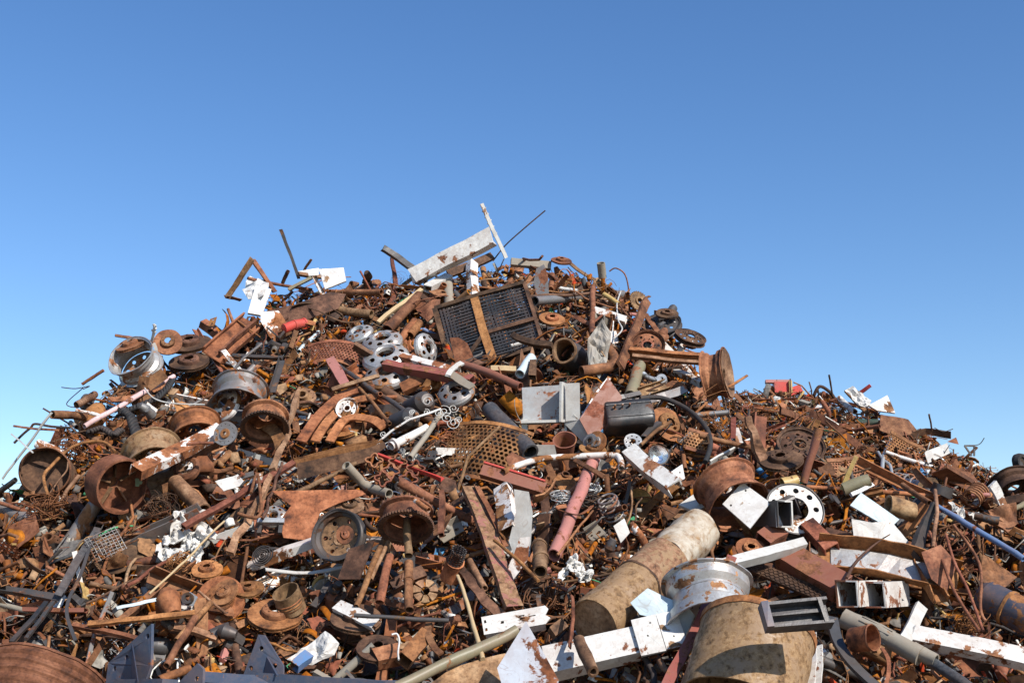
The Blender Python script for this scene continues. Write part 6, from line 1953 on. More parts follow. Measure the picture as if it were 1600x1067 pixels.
plate('steel_plate', 'orange brown curved sheet beside the dark green roller', 'steel plate', [(1376, 648), (1420, 654), (1436, 676), (1400, 684), (1374, 672)], 'rust_brown', (.1, .6, .8), lift=.25, amp=.03, ref='curved far sheet')
plate('steel_plate', 'pointed orange plate on the eastern end of the second heap', 'steel plate', [(1474, 748), (1494, 716), (1520, 752), (1500, 742)], 'rust_orange', (0, .4, .9), lift=.25, ref='pointed orange plate')
plate('steel_plate', 'small triangular orange plate on the eastern skyline', 'steel plate', [(1480, 690), (1494, 683), (1498, 694)], 'rust_orange', (0, .3, .9), lift=.1)
e = root('triangular_bracket', 'small dark triangular frame on the eastern skyline', 'frame', 1514, 704, (0, .2, 1), .1, 'triangular frame')
s = e['_s']
for a, b in (((-8, 8), (8, 8)), ((-8, 8), (2, -8)), ((8, 8), (6, -8))):
    mb = MB(); sweep(mb, rect(2.6 * s, 3 * s), [Vector((a[0] * s, a[1] * s, 0)), Vector((b[0] * s, b[1] * s, 0))]); part('frame_bar', mb, 'steel_dark', e)
plate('metal_sheet', 'pale ribbed sheet on the far end of the second heap', 'metal sheet', [(1444, 706), (1480, 692), (1484, 708), (1450, 724)], 'grey_light', (0, .6, .8), lift=.2, amp=.01, ref='pale ribbed sheet')
bar('steel_rod', 'dark rod sticking up on the far skyline', 'rod', (1456, 672), (1451, 647), 'rod', 3, None, 'rust_dark', sky=True)
poly3('steel_wire', 'thin curled wire waving above the eastern skyline', 'wire', [(1515, 696), (1530, 694), (1538, 684)], .7, 'steel_dark', sky=True)
poly3('steel_wire', 'thin wire reaching from the far skyline', 'wire', [(1460, 668), (1474, 674), (1489, 670)], .7, 'steel_dark', sky=True)
poly3('steel_wire', 'pale looping wire hanging below the crest wire loop', 'wire', [(970, 455), (964, 475), (966, 500), (972, 515), (958, 530)], 1.3, 'grey_light', lift=.35)
poly3('steel_wire', 'long grey wire curving under the pale pink pole', 'wire', [(226, 606), (240, 622), (268, 630), (320, 632)], 1.2, 'grey_light', lift=.45)
# ------------------------------------------------------------------ loose scrap, piece by piece
SKIP = set()
_t = 0
for _d in (
    '1 2 7 1 1 4 2 3 4 2 3 2 1 2 1 1 1 1 1 9 1 3 1 1 5 9 2 1 3 1 3 1 4 3 2 3 3 1 1 4 1 6 1 5 1 2 8 3 3 4 1 1 1 4 5 4 1 1 1 1 2 5 1 2 8 2 1 2 1 1 7 2 6 2 1 '
    '1 1 2 3 1 1 3 1 10 6 1 2 1 2 2 2 4 1 1 2 1 2 3 1 1 3 2 4 5 3 2 2 2 1 3 1 1 1 1 2 1 3 3 1 2 1 5 2 4 3 1 1 1 1 3 4 4 1 3 2 1 3 1 2 1 2 1 2 3 2 1 2 2 1 1'
    ' 1 1 1 1 1 1 1 4 6 1 3 1 1 1 2 2 1 1 1 1 1 1 2 1 1 4 2 2 1 1 2 1 1 1 1 2 3 2 1 2 1 2 2 1 1 3 2 1 1 2 2 1 3 1 1 2 1 1 2 1 1 2 2 1 1 2 1 5 1 1 1 3 1 2 1'
    ' 2 2 1 2 1 5 1 3 1 2 1 1 1 4 1 1 1 3 1 1 1 1 1 2 1 2 1 5 1 1 2 1 1 4 4 1 1 2 1 3 1 1 1 5 4 1 6 1 2 1 2 2 2 1 1 3 3 3 5 3 2 1 2 3 1 1 1 2 3 1 4 2 1 1 1'
    ' 1 1 1 1 1 1 4 1 1 5 1 1 1 5 2 3 2 1 2 2 1 4 2 1 1 1 1 2 1 1 2 2 1 1 1 6 2 1 2 1 1 5 1 2 1 1 2 1 2 2 4 1 1 1 3 1 3 2 3 2 1 1 1 1 4 1 2 1 2 1 1 1 1 2 1'
    ' 8 5 1 1 1 2 2 3 4 1 1 4 1 1 1 1 2 1 2 1 1 3 2 2 3 1 2 1 2 2 2 1 6 4 6 2 1 1 1 3 2 1 1 1 1 1 1 1 2 1 1 3 1 8 1 1 2 1 9 3 2 1 2 1 1 1 2 2 4 1 1 1 1 2 1'
    ' 2 4 1 2 2 2 2 1 1 4 5 1 2 1 3 4 1 1 9 4 5 1 5 2 1 1 3 3 3 1 2 1 1 1 1 2 2 4 3 1 1 6 2 1 3 1 2 5 1 4 5 4 1 1 1 1 1 1 3 1 2 3 2 3 2 1 1 4 5 4 1 1 3 1 3'
    ' 1 1 2 1 4 2 2 1 7 8 5 4 3 1 1 2 2 3 1 1 1 5 1 1 1 2 3 1 4 2 1 1 3 4 2 6 1 1 1 4 1 1 2 3 4 3 2 3 1 1 1 4 2 7 1 2 1 1 3 4 4 8 1 2 1 6 2 3 1 1 1 1 1 1 2'
    ' 3 4 7 1 10 1 1 2 3 1 2 2 2 3 3 1 3 1 1 1 1 4 1 1 1 4 5 8 2 2 5 2 1 2 2 2 1 1 2 4 1 1 4 1 1 2 2 4 2 3 2 3 5 4 1 2 1 2 2 1 1 3 1 1 8 1 2 2 1 1 2 4 3 1 '
    '1 3 3 2 6 1 2 4 2 2 1 1 1 1 4 1 1 3 3 8 1 2 3 2 1 3 2 2 3 2 3 1 1 1 1 1 3 1 4 3 1 3 1 2 1 2 1 1 1 1 1 3 1 5 2 1 5 2 1 4 2 6 2 1 2 1 1 1 1 2 1 1 5 1 1 '
    '2 1 1 1 1 2 2 3 3 5 1 3 3 3 1 1 2 2 1 6 2 1 3 3 4 1 4 1 2 2 1 1 1 1 2 5 2 2 1 1 1 1 1 1 2 4 5 1 3 1 2 2 2 1 1 1 1 1 1 3 1 1 1 7 1 1 2 1 1 1 3 1 4 1 1 '
    '1 1 5 1 4 3 2 1 3 1 1 1 1 2 1 9 1 4 2 1 1 1 4 3 1 1 1 5 1 3 1 1 1 4 1 2 1 3 1 4 2 1 1 4 6 3 5 1 1 1 2 3 1 2 2 2 1 3 1 1 2 4 5 1 1 1 3 3 1 6 6 8 4 1 3 '
    '1 1 5 2 2 2 3 1 3 2 1 3 1 2 2 1 1 1 1 1 1 3 1 1 1 5 2 1 1 1 1 1 2 2 1 1 2 2 2 3 2 2 1 2 1 7 1 1 3 2 1 1 2 3 1 3 3 1 3 1 1 4 3 1 4 2 3 3 1 1 1 2 2 1 2 '
    '2 1 4 3 3 4 2 1 5 3 2 1 5 3 2 2 1 1 1 1 1 2 1 2 2 2 1 1 1 2 2 1 2 1 1 1 1 1 1 1 4 3 1 10 4 1 1 4 2 6 1 3 1 7 2 1 1 3 1 1 2 1 1 2 5 1 3 2 1 1 3 1 1 1 6'
    ' 2 1 1 1 2 1 3 2 3 2 3 4 2 1 2 2 1 1 1 6 5 2 2 1 3 1 3 1 1 5 2 6 1 1 1 2 1 3 1 1 2 5 3 3 1 4 1 3 2 1 1 1 5 4 5 3 5 1 2 2 1 1 1 3 1 1 1 1 1 2 1 2 2 4 1'
    ' 7 2 1 1 2 13 2 4 1 6 2 1 1 1 1 2 2 2 1 1 2 1 1 4 1 1 3 1 3 2 1 3 2 2 1 1 1 2 2 6 6 4 3 5 3 1 1 2 1 1 1 1 1 1 2 1 1 1 3 2 1 5 1 1 1 2 1 5 1 2 3 2 1 1 '
    '1 1 1 1 5 3 4 1 1 2 1 1 1 2 2 1 1 2 2 1 5 1 1 2 1 5 1 5 2 1 1 1 3 2 1 1 1 2 3 1 1 5 1 2 2 1 1 3 1 2 2 2 1 1 1 2 1 2 5 5 1 1 2 1 4 2 2 5 8 3 1 1 3 2 1 '
    '1 2 8 2 2 2 1 1 3 1 3 3 5 5 1 1 1 5 1 1 1 1 2 1 2 1 2 1 3 3 4 1 1 3 1 2 2 1 7 1 2 2 1 4 3 2 1 1 1 1 1 2 1 4 2 1 2 2 4 1 1 1 1 2 1 4 1 1 3 1 2 4 2 2 1 '
    '2 4 5 2 1 1 2 1 3 1 3 1 3 4 2 1 1 1 2 7 6 2 7 1 2 1 1 1 1 1 2 3 3 1 2 3 4 1 3 1 2 1 1 10 4 2 1 2 3 2 1 1 1 1 1 1 2 1 1 1 1 1 3 1 1 1 2 2 2 1 4 2 4 5 1'
    ' 1 1 3 1 1 6 1 1 1 1 1 1 2 3 1 3 1 2 3 1 2 1 3 2 2 2 3 2 1 4 3 1 3 3 2 3 3 2 2 1 1 1 1 3 6 3 3 4 4 1 1 1 2 1 3 4 6 1 2 2 4 7 2 1 1 1 1 1 1 2 2 2 1 4 3'
    ' 3 2 1 2 4 1 2 1 1 1 2 1 1 4 1 10 4 1 1 1 2 2 2 1 1 1 1 1 1 1 1 1 1 1 1 1 2 1 2 3 3 3 1 4 2 1 1 1 3 1 1 1 1 2 2 1 1 1 1 2 3 2 2 3 1 1 1 3 3 1 2 1 1 2 '
    '3 1 1 2 1 2 1 1 3 1 3 1 2 6 6 1 1 1 6 3 4 3 1 4 1 2 1 3 3 1 1 2 2 2 2 1 3 3 2 5 1 2 6 1 1 4 2 8 3 4 1 1 2 1 1 1 3 2 7 2 1 1 1 6 1 2 3 1 1 3 3 1 1 4 1 '
    '3 1 5 1 5 1 1 2 5 1 1 3 1 6 2 3 2 1 2 1 1 1 3 1 1 1 2 4 2 1 3 1 2 1 2 1 2 1 1 4 2 7 9 3 2 1 2 1 2 3 1 1 3 3 1 5 1 1 1 8 4 4 1 1 1 1 2 2 2 7 2 3 5 1 2 '
    '2 2 4 1 4 7 2 3 14 4 2 2 4 1 4 5 2 2 1 6 2 1 3 4 6 7 10 2 1 1 1 4 3 2 1 4 2 1 1 2 1 1 1 1 2 1 1 1 2 2 2 1 1 1 1 2 1 1 2 1 1 1 1 1 3 1 1 1 1 1 1 2 3 1 '
    '1 3 1 3 2 1 1 1 1 1 1 1 1 1 1 1 2 1 1 2 1 1 1 1 1 1 1 2 1 1 1 2 3 1 1 2 1 1 2 2 1 1 1 1 1 1 1 2 1 2 1 2 2 1 2 1 3 1 1 2 1 2 1 2 5 2 1 3 6 1 1 2 1 6 1 '
    '1 1 2 2 1 1 1 2 1 2 2 2 1 2 1 3 2 1 2 1 1 1 1 2 3 2'
).split():      # pieces buried too deep to show
    _t += int(_d)
    SKIP.add(_t)



def M_(fn):
    mb = MB(); fn(mb); return mb.mesh('scrap_piece')


rs = random.Random(77)
KINDS = {}


def kind(name, cat, noun, n, mats, variants, mode='long', size=1.0, far=1.0, group=None):
    KINDS[name] = dict(cat=cat, noun=noun, n=n, mats=mats, var=variants, mode=mode, size=size, far=far, group=group or ('loose ' + noun + ' pieces in the heap'))


def bars(kd, n, wr, hr, lr, dent=0.0, wob=0.0, twist=0.0, th=None, bent=0.0):
    out = []
    for i in range(n):
        w = rs.uniform(*wr); h = rs.uniform(*hr) if hr else w; L = rs.uniform(*lr)
        k = 8 if (dent or wob or twist or bent) else 5
        path = []
        b = rs.uniform(-bent, bent)
        knee = rs.uniform(.3, .7); ka = rs.choice((0, 0, rs.uniform(-.5, .5))) if bent else 0
        for j in range(k):
            t = j / max(1, k - 1)
            nv = noise.noise_vector(Vector((t * 3, i * 7.7, 0))) * wob * L
            path.append(Vector(((t - .5) * L, b * L * (1 - (2 * t - 1) ** 2) + nv.y, nv.z + max(0, t - knee) * ka * L)))
        mb = MB()
        beam_mesh(mb, kd, L, w, h, th, path=path, dent=dent, seed=i, twist=rs.uniform(-twist, twist))
        mb.warp(i * 7 + n, .016, .002)
        out.append([(None, mb.mesh('scrap_piece'))])
    return out


def irregular(n, r, jag):
    out = []
    ex = rs.uniform(.5, 1)
    for i in range(n):
        a = 2 * math.pi * i / n + rs.uniform(-.25, .25)
        q = r * rs.uniform(1 - jag, 1)
        out.append((q * math.cos(a), q * math.sin(a) * ex))
    return out


def sheets(n, rr, jag=.5, amp=.25, th=.004, sides=(4, 7), curl=0.0):
    out = []
    for i in range(n):
        r = rs.uniform(*rr)
        c = rs.uniform(-curl, curl) / r
        mb = MB()
        sheet(mb, irregular(rs.randint(*sides), r, jag), th, r * amp, .8 / r, seed=i * 3.3, rings=4, bend=lambda x, y: c * x * x)
        out.append([(None, mb.mesh('scrap_piece'))])
    return out


def drilled(n):
    out = []
    for i in range(n):
        w, h = rs.uniform(.05, .12), rs.uniform(.03, .07)
        o = [(-w, -h), (w * rs.uniform(.5, 1), -h), (w, h * rs.uniform(.1, .9)), (w * .6, h), (-w, h)]
        ho = [[(x - w * .6, y) for x, y in circle(.012, 10)][::-1], [(x + w * .35, y - h * .2) for x, y in circle(.018, 10)][::-1]]
        mb = MB(); flat_plate(mb, o, ho, .006)
        if i % 2:
            box(mb, w * 1.9, .006, .05, T(-.02 * w, h - .003, .028))
        if i % 3 == 0:
            box(mb, .006, h * 1.9, .06, T(-w + .003, 0, -.033))
        out.append([(None, mb.mesh('scrap_piece'))])
    return out


def gears(n):
    out = []
    for i in range(n):
        r = rs.uniform(.05, .12); k = rs.randint(14, 34)
        mb = MB(); flat_plate(mb, gear_outline(r, k, r * .1), [circle(r * .25, 12)[::-1]], r * .15)
        lathe(mb, [(r * .25, r * .2), (r * .42, r * .2), (r * .42, -r * .2), (r * .25, -r * .2)], 16)
        out.append([(None, mb.mesh('scrap_piece'))])
    return out


def flanges(n):
    out = []
    for i in range(n):
        r = rs.uniform(.05, .11); q = rs.choice((4, 6, 8))
        mb = MB(); flat_plate(mb, circle(r, 24), [circle(r * .4, 14)[::-1]] + [[(x + r * .75 * math.cos(k * 6.283 / q), y + r * .75 * math.sin(k * 6.283 / q)) for x, y in circle(r * .09, 8)][::-1] for k in range(q)], r * .14)
        hgt = r * rs.uniform(.2, 1.4)
        lathe(mb, [(r * .4, r * .07), (r * .4, hgt), (r * .55, hgt), (r * .6, r * .07)], 20)
        out.append([(None, mb.mesh('scrap_piece'))])
    return out


def castings(n):
    out = []
    for i in range(n):
        mb = MB(); r = rs.uniform(.03, .07)
        for k in range(rs.randint(2, 4)):
            a = R(rs.uniform(0, 360), 'X') @ R(rs.uniform(0, 360), 'Z')
            t = T(rs.uniform(-r, r), rs.uniform(-r, r), rs.uniform(-r, r) * .6)
            c = rs.random()
            if c < .4:
                lathe(mb, [(0, r), (r * .5, r), (r * .7, r * .3), (r * .8, -r * .4), (r * .4, -r), (0, -r)], 12, M=t @ a, closed=False)
            elif c < .75:
                sweep(mb, [(x * r * .5, y * r * .4) for x, y in ((-1, -1), (1, -1), (1.2, .4), (.4, 1), (-.8, 1))], [t @ a @ Vector((-r, 0, 0)), t @ Vector((0, 0, 0)), t @ a @ Vector((r, .2 * r, 0))])
            else:
                lathe(mb, [(r * .5, -r * .3), (r * .9, -r * .3), (r * .9, r * .3), (r * .5, r * .3)], 16, M=t @ a)
        out.append([(None, mb.mesh('scrap_piece'))])
    return out


def springs(n):
    out = []
    for i in range(n):
        R_ = rs.uniform(.025, .05); L = rs.uniform(.1, .25); tn = rs.randint(5, 9)
        mb = MB(); sweep(mb, circle(R_ * .12, 6), [Vector(((k / (tn * 12) - .5) * L, R_ * math.cos(k * .5236), R_ * math.sin(k * .5236))) for k in range(tn * 12)], smooth=True)
        out.append([(None, mb.mesh('scrap_piece'))])
    return out


def tangles(n, lo, hi):
    out = []
    for i in range(n):
        mb = MB(); tangle(mb, rs.uniform(lo, hi), rs.randint(3, 8), rs.choice((.0015, .0025, .004)), i * 5 + 1, flat=.5, turns=rs.uniform(.6, 1.5))
        out.append([(None, mb.mesh('scrap_piece'))])
    return out


def arcs(n, flat=True):
    out = []
    for i in range(n):
        r = rs.uniform(.08, .3); a = rs.uniform(1.0, 3.4); w = rs.uniform(.015, .06)
        path = [Vector((r * math.cos(a * (k / 15 - .5)), r * math.sin(a * (k / 15 - .5)), .1 * r * math.sin(k * .6 + i))) for k in range(16)]
        cm = sum(path, Vector()) / 16
        path = [q - cm for q in path]
        mb = MB(); sweep(mb, rect(.005, w) if flat else rect(w, .006), path, dent=.006, seed=i)
        out.append([(None, mb.mesh('scrap_piece'))])
    return out


def elbows(n):
    out = []
    for i in range(n):
        r = rs.uniform(.015, .04); q = rs.uniform(.04, .12); a = rs.uniform(.8, 1.8)
        l = rs.uniform(.02, .2)
        path = [Vector((q * math.sin(a * k / 9), q * (1 - math.cos(a * k / 9)), 0)) for k in range(10)]
        path = [Vector((-l, 0, 0))] + path
        t = (path[-1] - path[-2]).normalized(); path.append(path[-1] + t * l * .8)
        mb = MB(); sweep(mb, circle(r, 12), path, circle(r * .8, 12), smooth=True)
        out.append([(None, mb.mesh('scrap_piece'))])
    return out


def shoes(n):
    out = []
    for i in range(n):
        r = rs.uniform(.09, .16); w = rs.uniform(.03, .06); mb = MB()
        lathe(mb, [(r, -w), (r + .008, -w), (r + .008, w), (r, w)], 14, 0, 115, smooth=True)
        lathe(mb, [(r * .75, -.004), (r, -.004), (r, .004), (r * .75, .004)], 14, 5, 110, smooth=True)
        out.append([(None, mb.mesh('scrap_piece'))])
    return out


def discs(n):
    out = []
    for i in range(n):
        class E:
            pass
        R_ = rs.uniform(.10, .17)
        got = []
        global part
        keep = part
        part = lambda nm, mb, mat, e, label=None: got.append((nm, mb.mesh(nm)))
        make_brake_disc(None, R_, None, None, rs.uniform(.45, .6), rs.uniform(.15, .5))
        part = keep
        out.append(got)
    return out


def rims(n):
    out = []
    for i in range(n):
        R_ = rs.uniform(.19, .27)
        got = []
        global part
        keep = part
        part = lambda nm, mb, mat, e, label=None: got.append((nm, mb.mesh(nm)))
        make_rim(None, R_, R_ * rs.uniform(.6, .9), None, None, bulge=rs.choice((.15, -.25)), discz=rs.choice((.1, -.3)), nh=rs.choice((5, 6, 8)))
        part = keep
        out.append(got)
    return out


def punched(n):
    out = []
    for i in range(n):
        c = rs.uniform(-1.2, 1.2)
        mb = MB(); perf(mb, rs.randint(7, 11), rs.randint(4, 8), .028, .0095, .003, lambda x, y, z: (x, y, z + c * x * x + .3 * c * y * x))
        out.append([(None, mb.mesh('scrap_piece'))])
    return out


RUSTY = ['rust_brown'] * 8 + ['rust_orange'] * 5 + ['rust_dark'] * 4 + ['rust_tan'] * 2 + ['rust_red'] * 4
MIX = RUSTY + ['steel_grey'] * 4 + ['steel_dark'] * 4 + ['white_flaked'] * 1 + ['grey_light'] * 1 + ['dull_concrete'] * 2
kind('steel_pipe', 'pipe', 'pipe', 260, MIX, bars('pipe', 14, (.018, .06), None, (.15, .75)), size=1.15)
kind('flat_bar', 'flat bar', 'flat bar', 430, MIX, bars('flat', 14, (.02, .06), (.005, .012), (.15, .6), wob=.03, twist=.8, bent=.06), far=1.5, size=1.1)
kind('sheet_fragment', 'sheet metal', 'sheet metal', 400, RUSTY * 2 + ['steel_grey', 'steel_dark', 'white_flaked'], sheets(16, (.06, .17), amp=.28, curl=.12), 'flat', size=1.15)
kind('angle_bar', 'angle bar', 'angle bar', 250, MIX + ['oxide_red'], bars('angle', 12, (.025, .07), (.025, .06), (.15, .6), dent=.004, bent=.03, th=.006), size=1.2)
kind('square_tube', 'square tube', 'square tube', 105, MIX + ['oxide_red', 'white_paint'], bars('tube', 8, (.03, .09), (.03, .07), (.12, .5)), size=1.15)
kind('steel_rod', 'steel rod', 'rod', 480, RUSTY * 2 + ['steel_grey', 'steel_dark'], bars('rod', 16, (.006, .022), None, (.25, .95), wob=.07, bent=.1), far=2.0, size=1.1)
kind('wire_coil', 'wire', 'wire tangle', 300, RUSTY * 2 + ['steel_grey', 'steel_dark', 'galvanised', 'grey_light'], tangles(14, .06, .17), 'flat', far=2.2)
kind('cogwheel', 'gear', 'gear wheel', 34, RUSTY + ['steel_dark', 'steel_grey'], gears(7), 'flat')
kind('steel_channel', 'steel beam', 'channel', 95, MIX + ['oxide_red', 'white_paint'], bars('channel', 9, (.04, .11), (.025, .06), (.15, .55), dent=.004, th=.006), size=1.25)
kind('bracket_plate', 'bracket', 'drilled bracket', 280, MIX, drilled(10), 'flat', size=1.0)
kind('pipe_flange', 'flange', 'flange', 55, MIX, flanges(8), 'flat')
kind('casting', 'casting', 'machine casting', 380, MIX + ['steel_dark'] * 3, castings(16), 'any', size=1.0)
kind('coil_spring', 'coil spring', 'coil spring', 32, ['rust_brown', 'steel_dark', 'rust_orange', 'steel_grey'], springs(5))
kind('curved_strip', 'steel strip', 'curved strip', 340, RUSTY + ['steel_dark'], arcs(8) + arcs(8, False), 'flat', far=1.4, size=1.1)
kind('pipe_elbow', 'pipe elbow', 'bent pipe', 130, MIX, elbows(9), 'any')
kind('brake_shoe', 'brake shoe', 'brake shoe', 90, RUSTY + ['steel_dark'], shoes(5), 'any')
kind('brake_disc', 'brake disc', 'brake disc', 30, RUSTY, discs(4), 'flat')
kind('wheel', 'wheel rim', 'wheel rim', 8, ['rust_brown', 'rust_dark', 'steel_dark', 'rust_orange', 'steel_grey', 'rust_red'], rims(3), 'flat')
kind('punched_piece', 'punched sheet', 'punched sheet', 26, ['rust_orange', 'rust_brown'], punched(4), 'flat')
kind('rubber_hose', 'hose', 'rubber hose', 60, ['rubber', 'rubber', 'steel_dark', 'black_paint'], bars('rod', 7, (.012, .035), None, (.3, .8), wob=.16, bent=.3))
kind('painted_plate', 'metal panel', 'painted panel', 110, ['white_paint', 'white_flaked', 'grey_light', 'grey_paint', 'white_flaked', 'galvanised', 'white_flaked', 'blue_pale', 'silver', 'dull_concrete', 'cloth_grey'], sheets(10, (.03, .11), jag=.45, amp=.22, curl=.1, th=.008, sides=(4, 5)), 'flat')
kind('painted_bit', 'painted scrap', 'painted bar', 100, ['pink_paint', 'blue_paint', 'green_paint', 'yellow_paint', 'red_bright', 'oxide_red', 'wood', 'white_paint', 'blue_pale', 'silver'], bars('flat', 5, (.015, .04), (.01, .03), (.08, .3)) + bars('pipe', 4, (.02, .05), None, (.06, .25)))


def normal_at(fn, x, y):
    e = .05
    return Vector((-(fn(x + e, y) - fn(x - e, y)) / (2 * e), -(fn(x, y + e) - fn(x, y - e)) / (2 * e), 1)).normalized()


def sample_pos(r2, far):
    """a spot on the side of a heap that the camera can see"""
    while True:
        if far:
            fn = surf2
            x, y = r2.uniform(1.5, 9.5), r2.uniform(13.5, 19.6)
            c = float(np.interp(x, X2, Z2)); yc = (c - GA) / GB
            z = fn(x, y)
            if z < 0.3:
                continue
        else:
            fn = surf1
            y = r2.uniform(7.0, 13.6); x = r2.uniform(-.47, .47) * (y + 0.5)
            c = float(np.interp(x, X1, Z1)); yc = (c - FA) / FB
            z = fn(x, y)
        if y > yc + .42 or z < -.3:
            continue
        p = Vector((x, y, z))
        px, py = proj(p)
        if not (-60 < px < 1660 and py < 1110):
            continue
        if far:
            t = march(px, py, surf1, 5.5, 15.5, .2)
            if t is not None:
                continue
        return fn, p, px, py


def orient(N, mode, r2):
    if mode == 'long':
        a = r2.uniform(0, 2 * math.pi)
        X = N.orthogonal().normalized()
        X = (X * math.cos(a) + N.cross(X) * math.sin(a))
        X = (X + N * r2.gauss(0, .30)).normalized()
        Z = (N + Vector((r2.gauss(0, .6), r2.gauss(0, .6), r2.gauss(0, .6))))
        Z = (Z - X * Z.dot(X)).normalized()
    else:
        k = .55 if mode == 'flat' else 3
        Z = (N + Vector((r2.gauss(0, k), r2.gauss(0, k) - .25, r2.gauss(0, k)))).normalized()
        X = Z.orthogonal().normalized()
        a = r2.uniform(0, 2 * math.pi)
        X = X * math.cos(a) + Z.cross(X) * math.sin(a)
    return Matrix((X, Z.cross(X), Z)).transposed().to_4x4()


def set_mat(o, mat):
    if not o.data.materials:
        o.data.materials.append(None)
    o.material_slots[0].link = 'OBJECT'
    o.material_slots[0].material = MATS[mat]


LOOSE = []


def build_loose():
    r2 = random.Random(4242)
    proto = {}
    idx = 0
    for kn, K in KINDS.items():
        for i in range(K['n']):
            far = r2.random() < .17 * K['far']
            fn, p, px, py = sample_pos(r2, far)
            N = normal_at(fn, p.x, p.y)
            v = r2.randrange(len(K['var']))
            mat = r2.choice(K['mats'])
            if far and r2.random() < .6:
                mat = r2.choice(('rust_orange', 'rust_brown', 'rust_red'))
            Rm = orient(N, K['mode'], r2)
            sc = K['size'] * math.exp(r2.gauss(0, .28)) * (.85 if far else 1.0)
            if kn in ('wheel', 'brake_disc'):
                sc = min(1.1, max(.85, sc))
            off = r2.uniform(-.22, .08) if not kn == 'wheel' else r2.uniform(-.28, -.12)
            if occupied(px, py) and r2.random() > .12:
                off = r2.uniform(-.36, -.12)
            idx += 1
            if idx in SKIP:
                continue
            P = p + N * off
            Mx = Matrix.Translation(P) @ Rm @ Matrix.Scale(sc, 4)
            key = (kn, v)
            if key not in proto:
                parts_ = K['var'][v]
                if len(parts_) == 1 and parts_[0][0] is None:
                    o = bpy.data.objects.new(kn, parts_[0][1])
                    link(o)
                else:
                    o = bpy.data.objects.new(kn, None)
                    link(o)
                    for nm, me in parts_:
                        link(bpy.data.objects.new(nm, me), o)
                proto[key] = o
            else:
                src = proto[key]
                o = src.copy()
                link(o)
                for ch in src.children:
                    link(ch.copy(), o)
                    COL.objects[-1].parent = o
            o.matrix_basis = Mx
            if o.data is None:
                for c in o.children:
                    set_mat(c, mat)
            else:
                set_mat(o, mat)
            o['category'] = K['cat']; o['group'] = K['group']
            LOOSE.append((idx, kn, o, mat, px, py, P, Mx, far, sc))


build_loose()


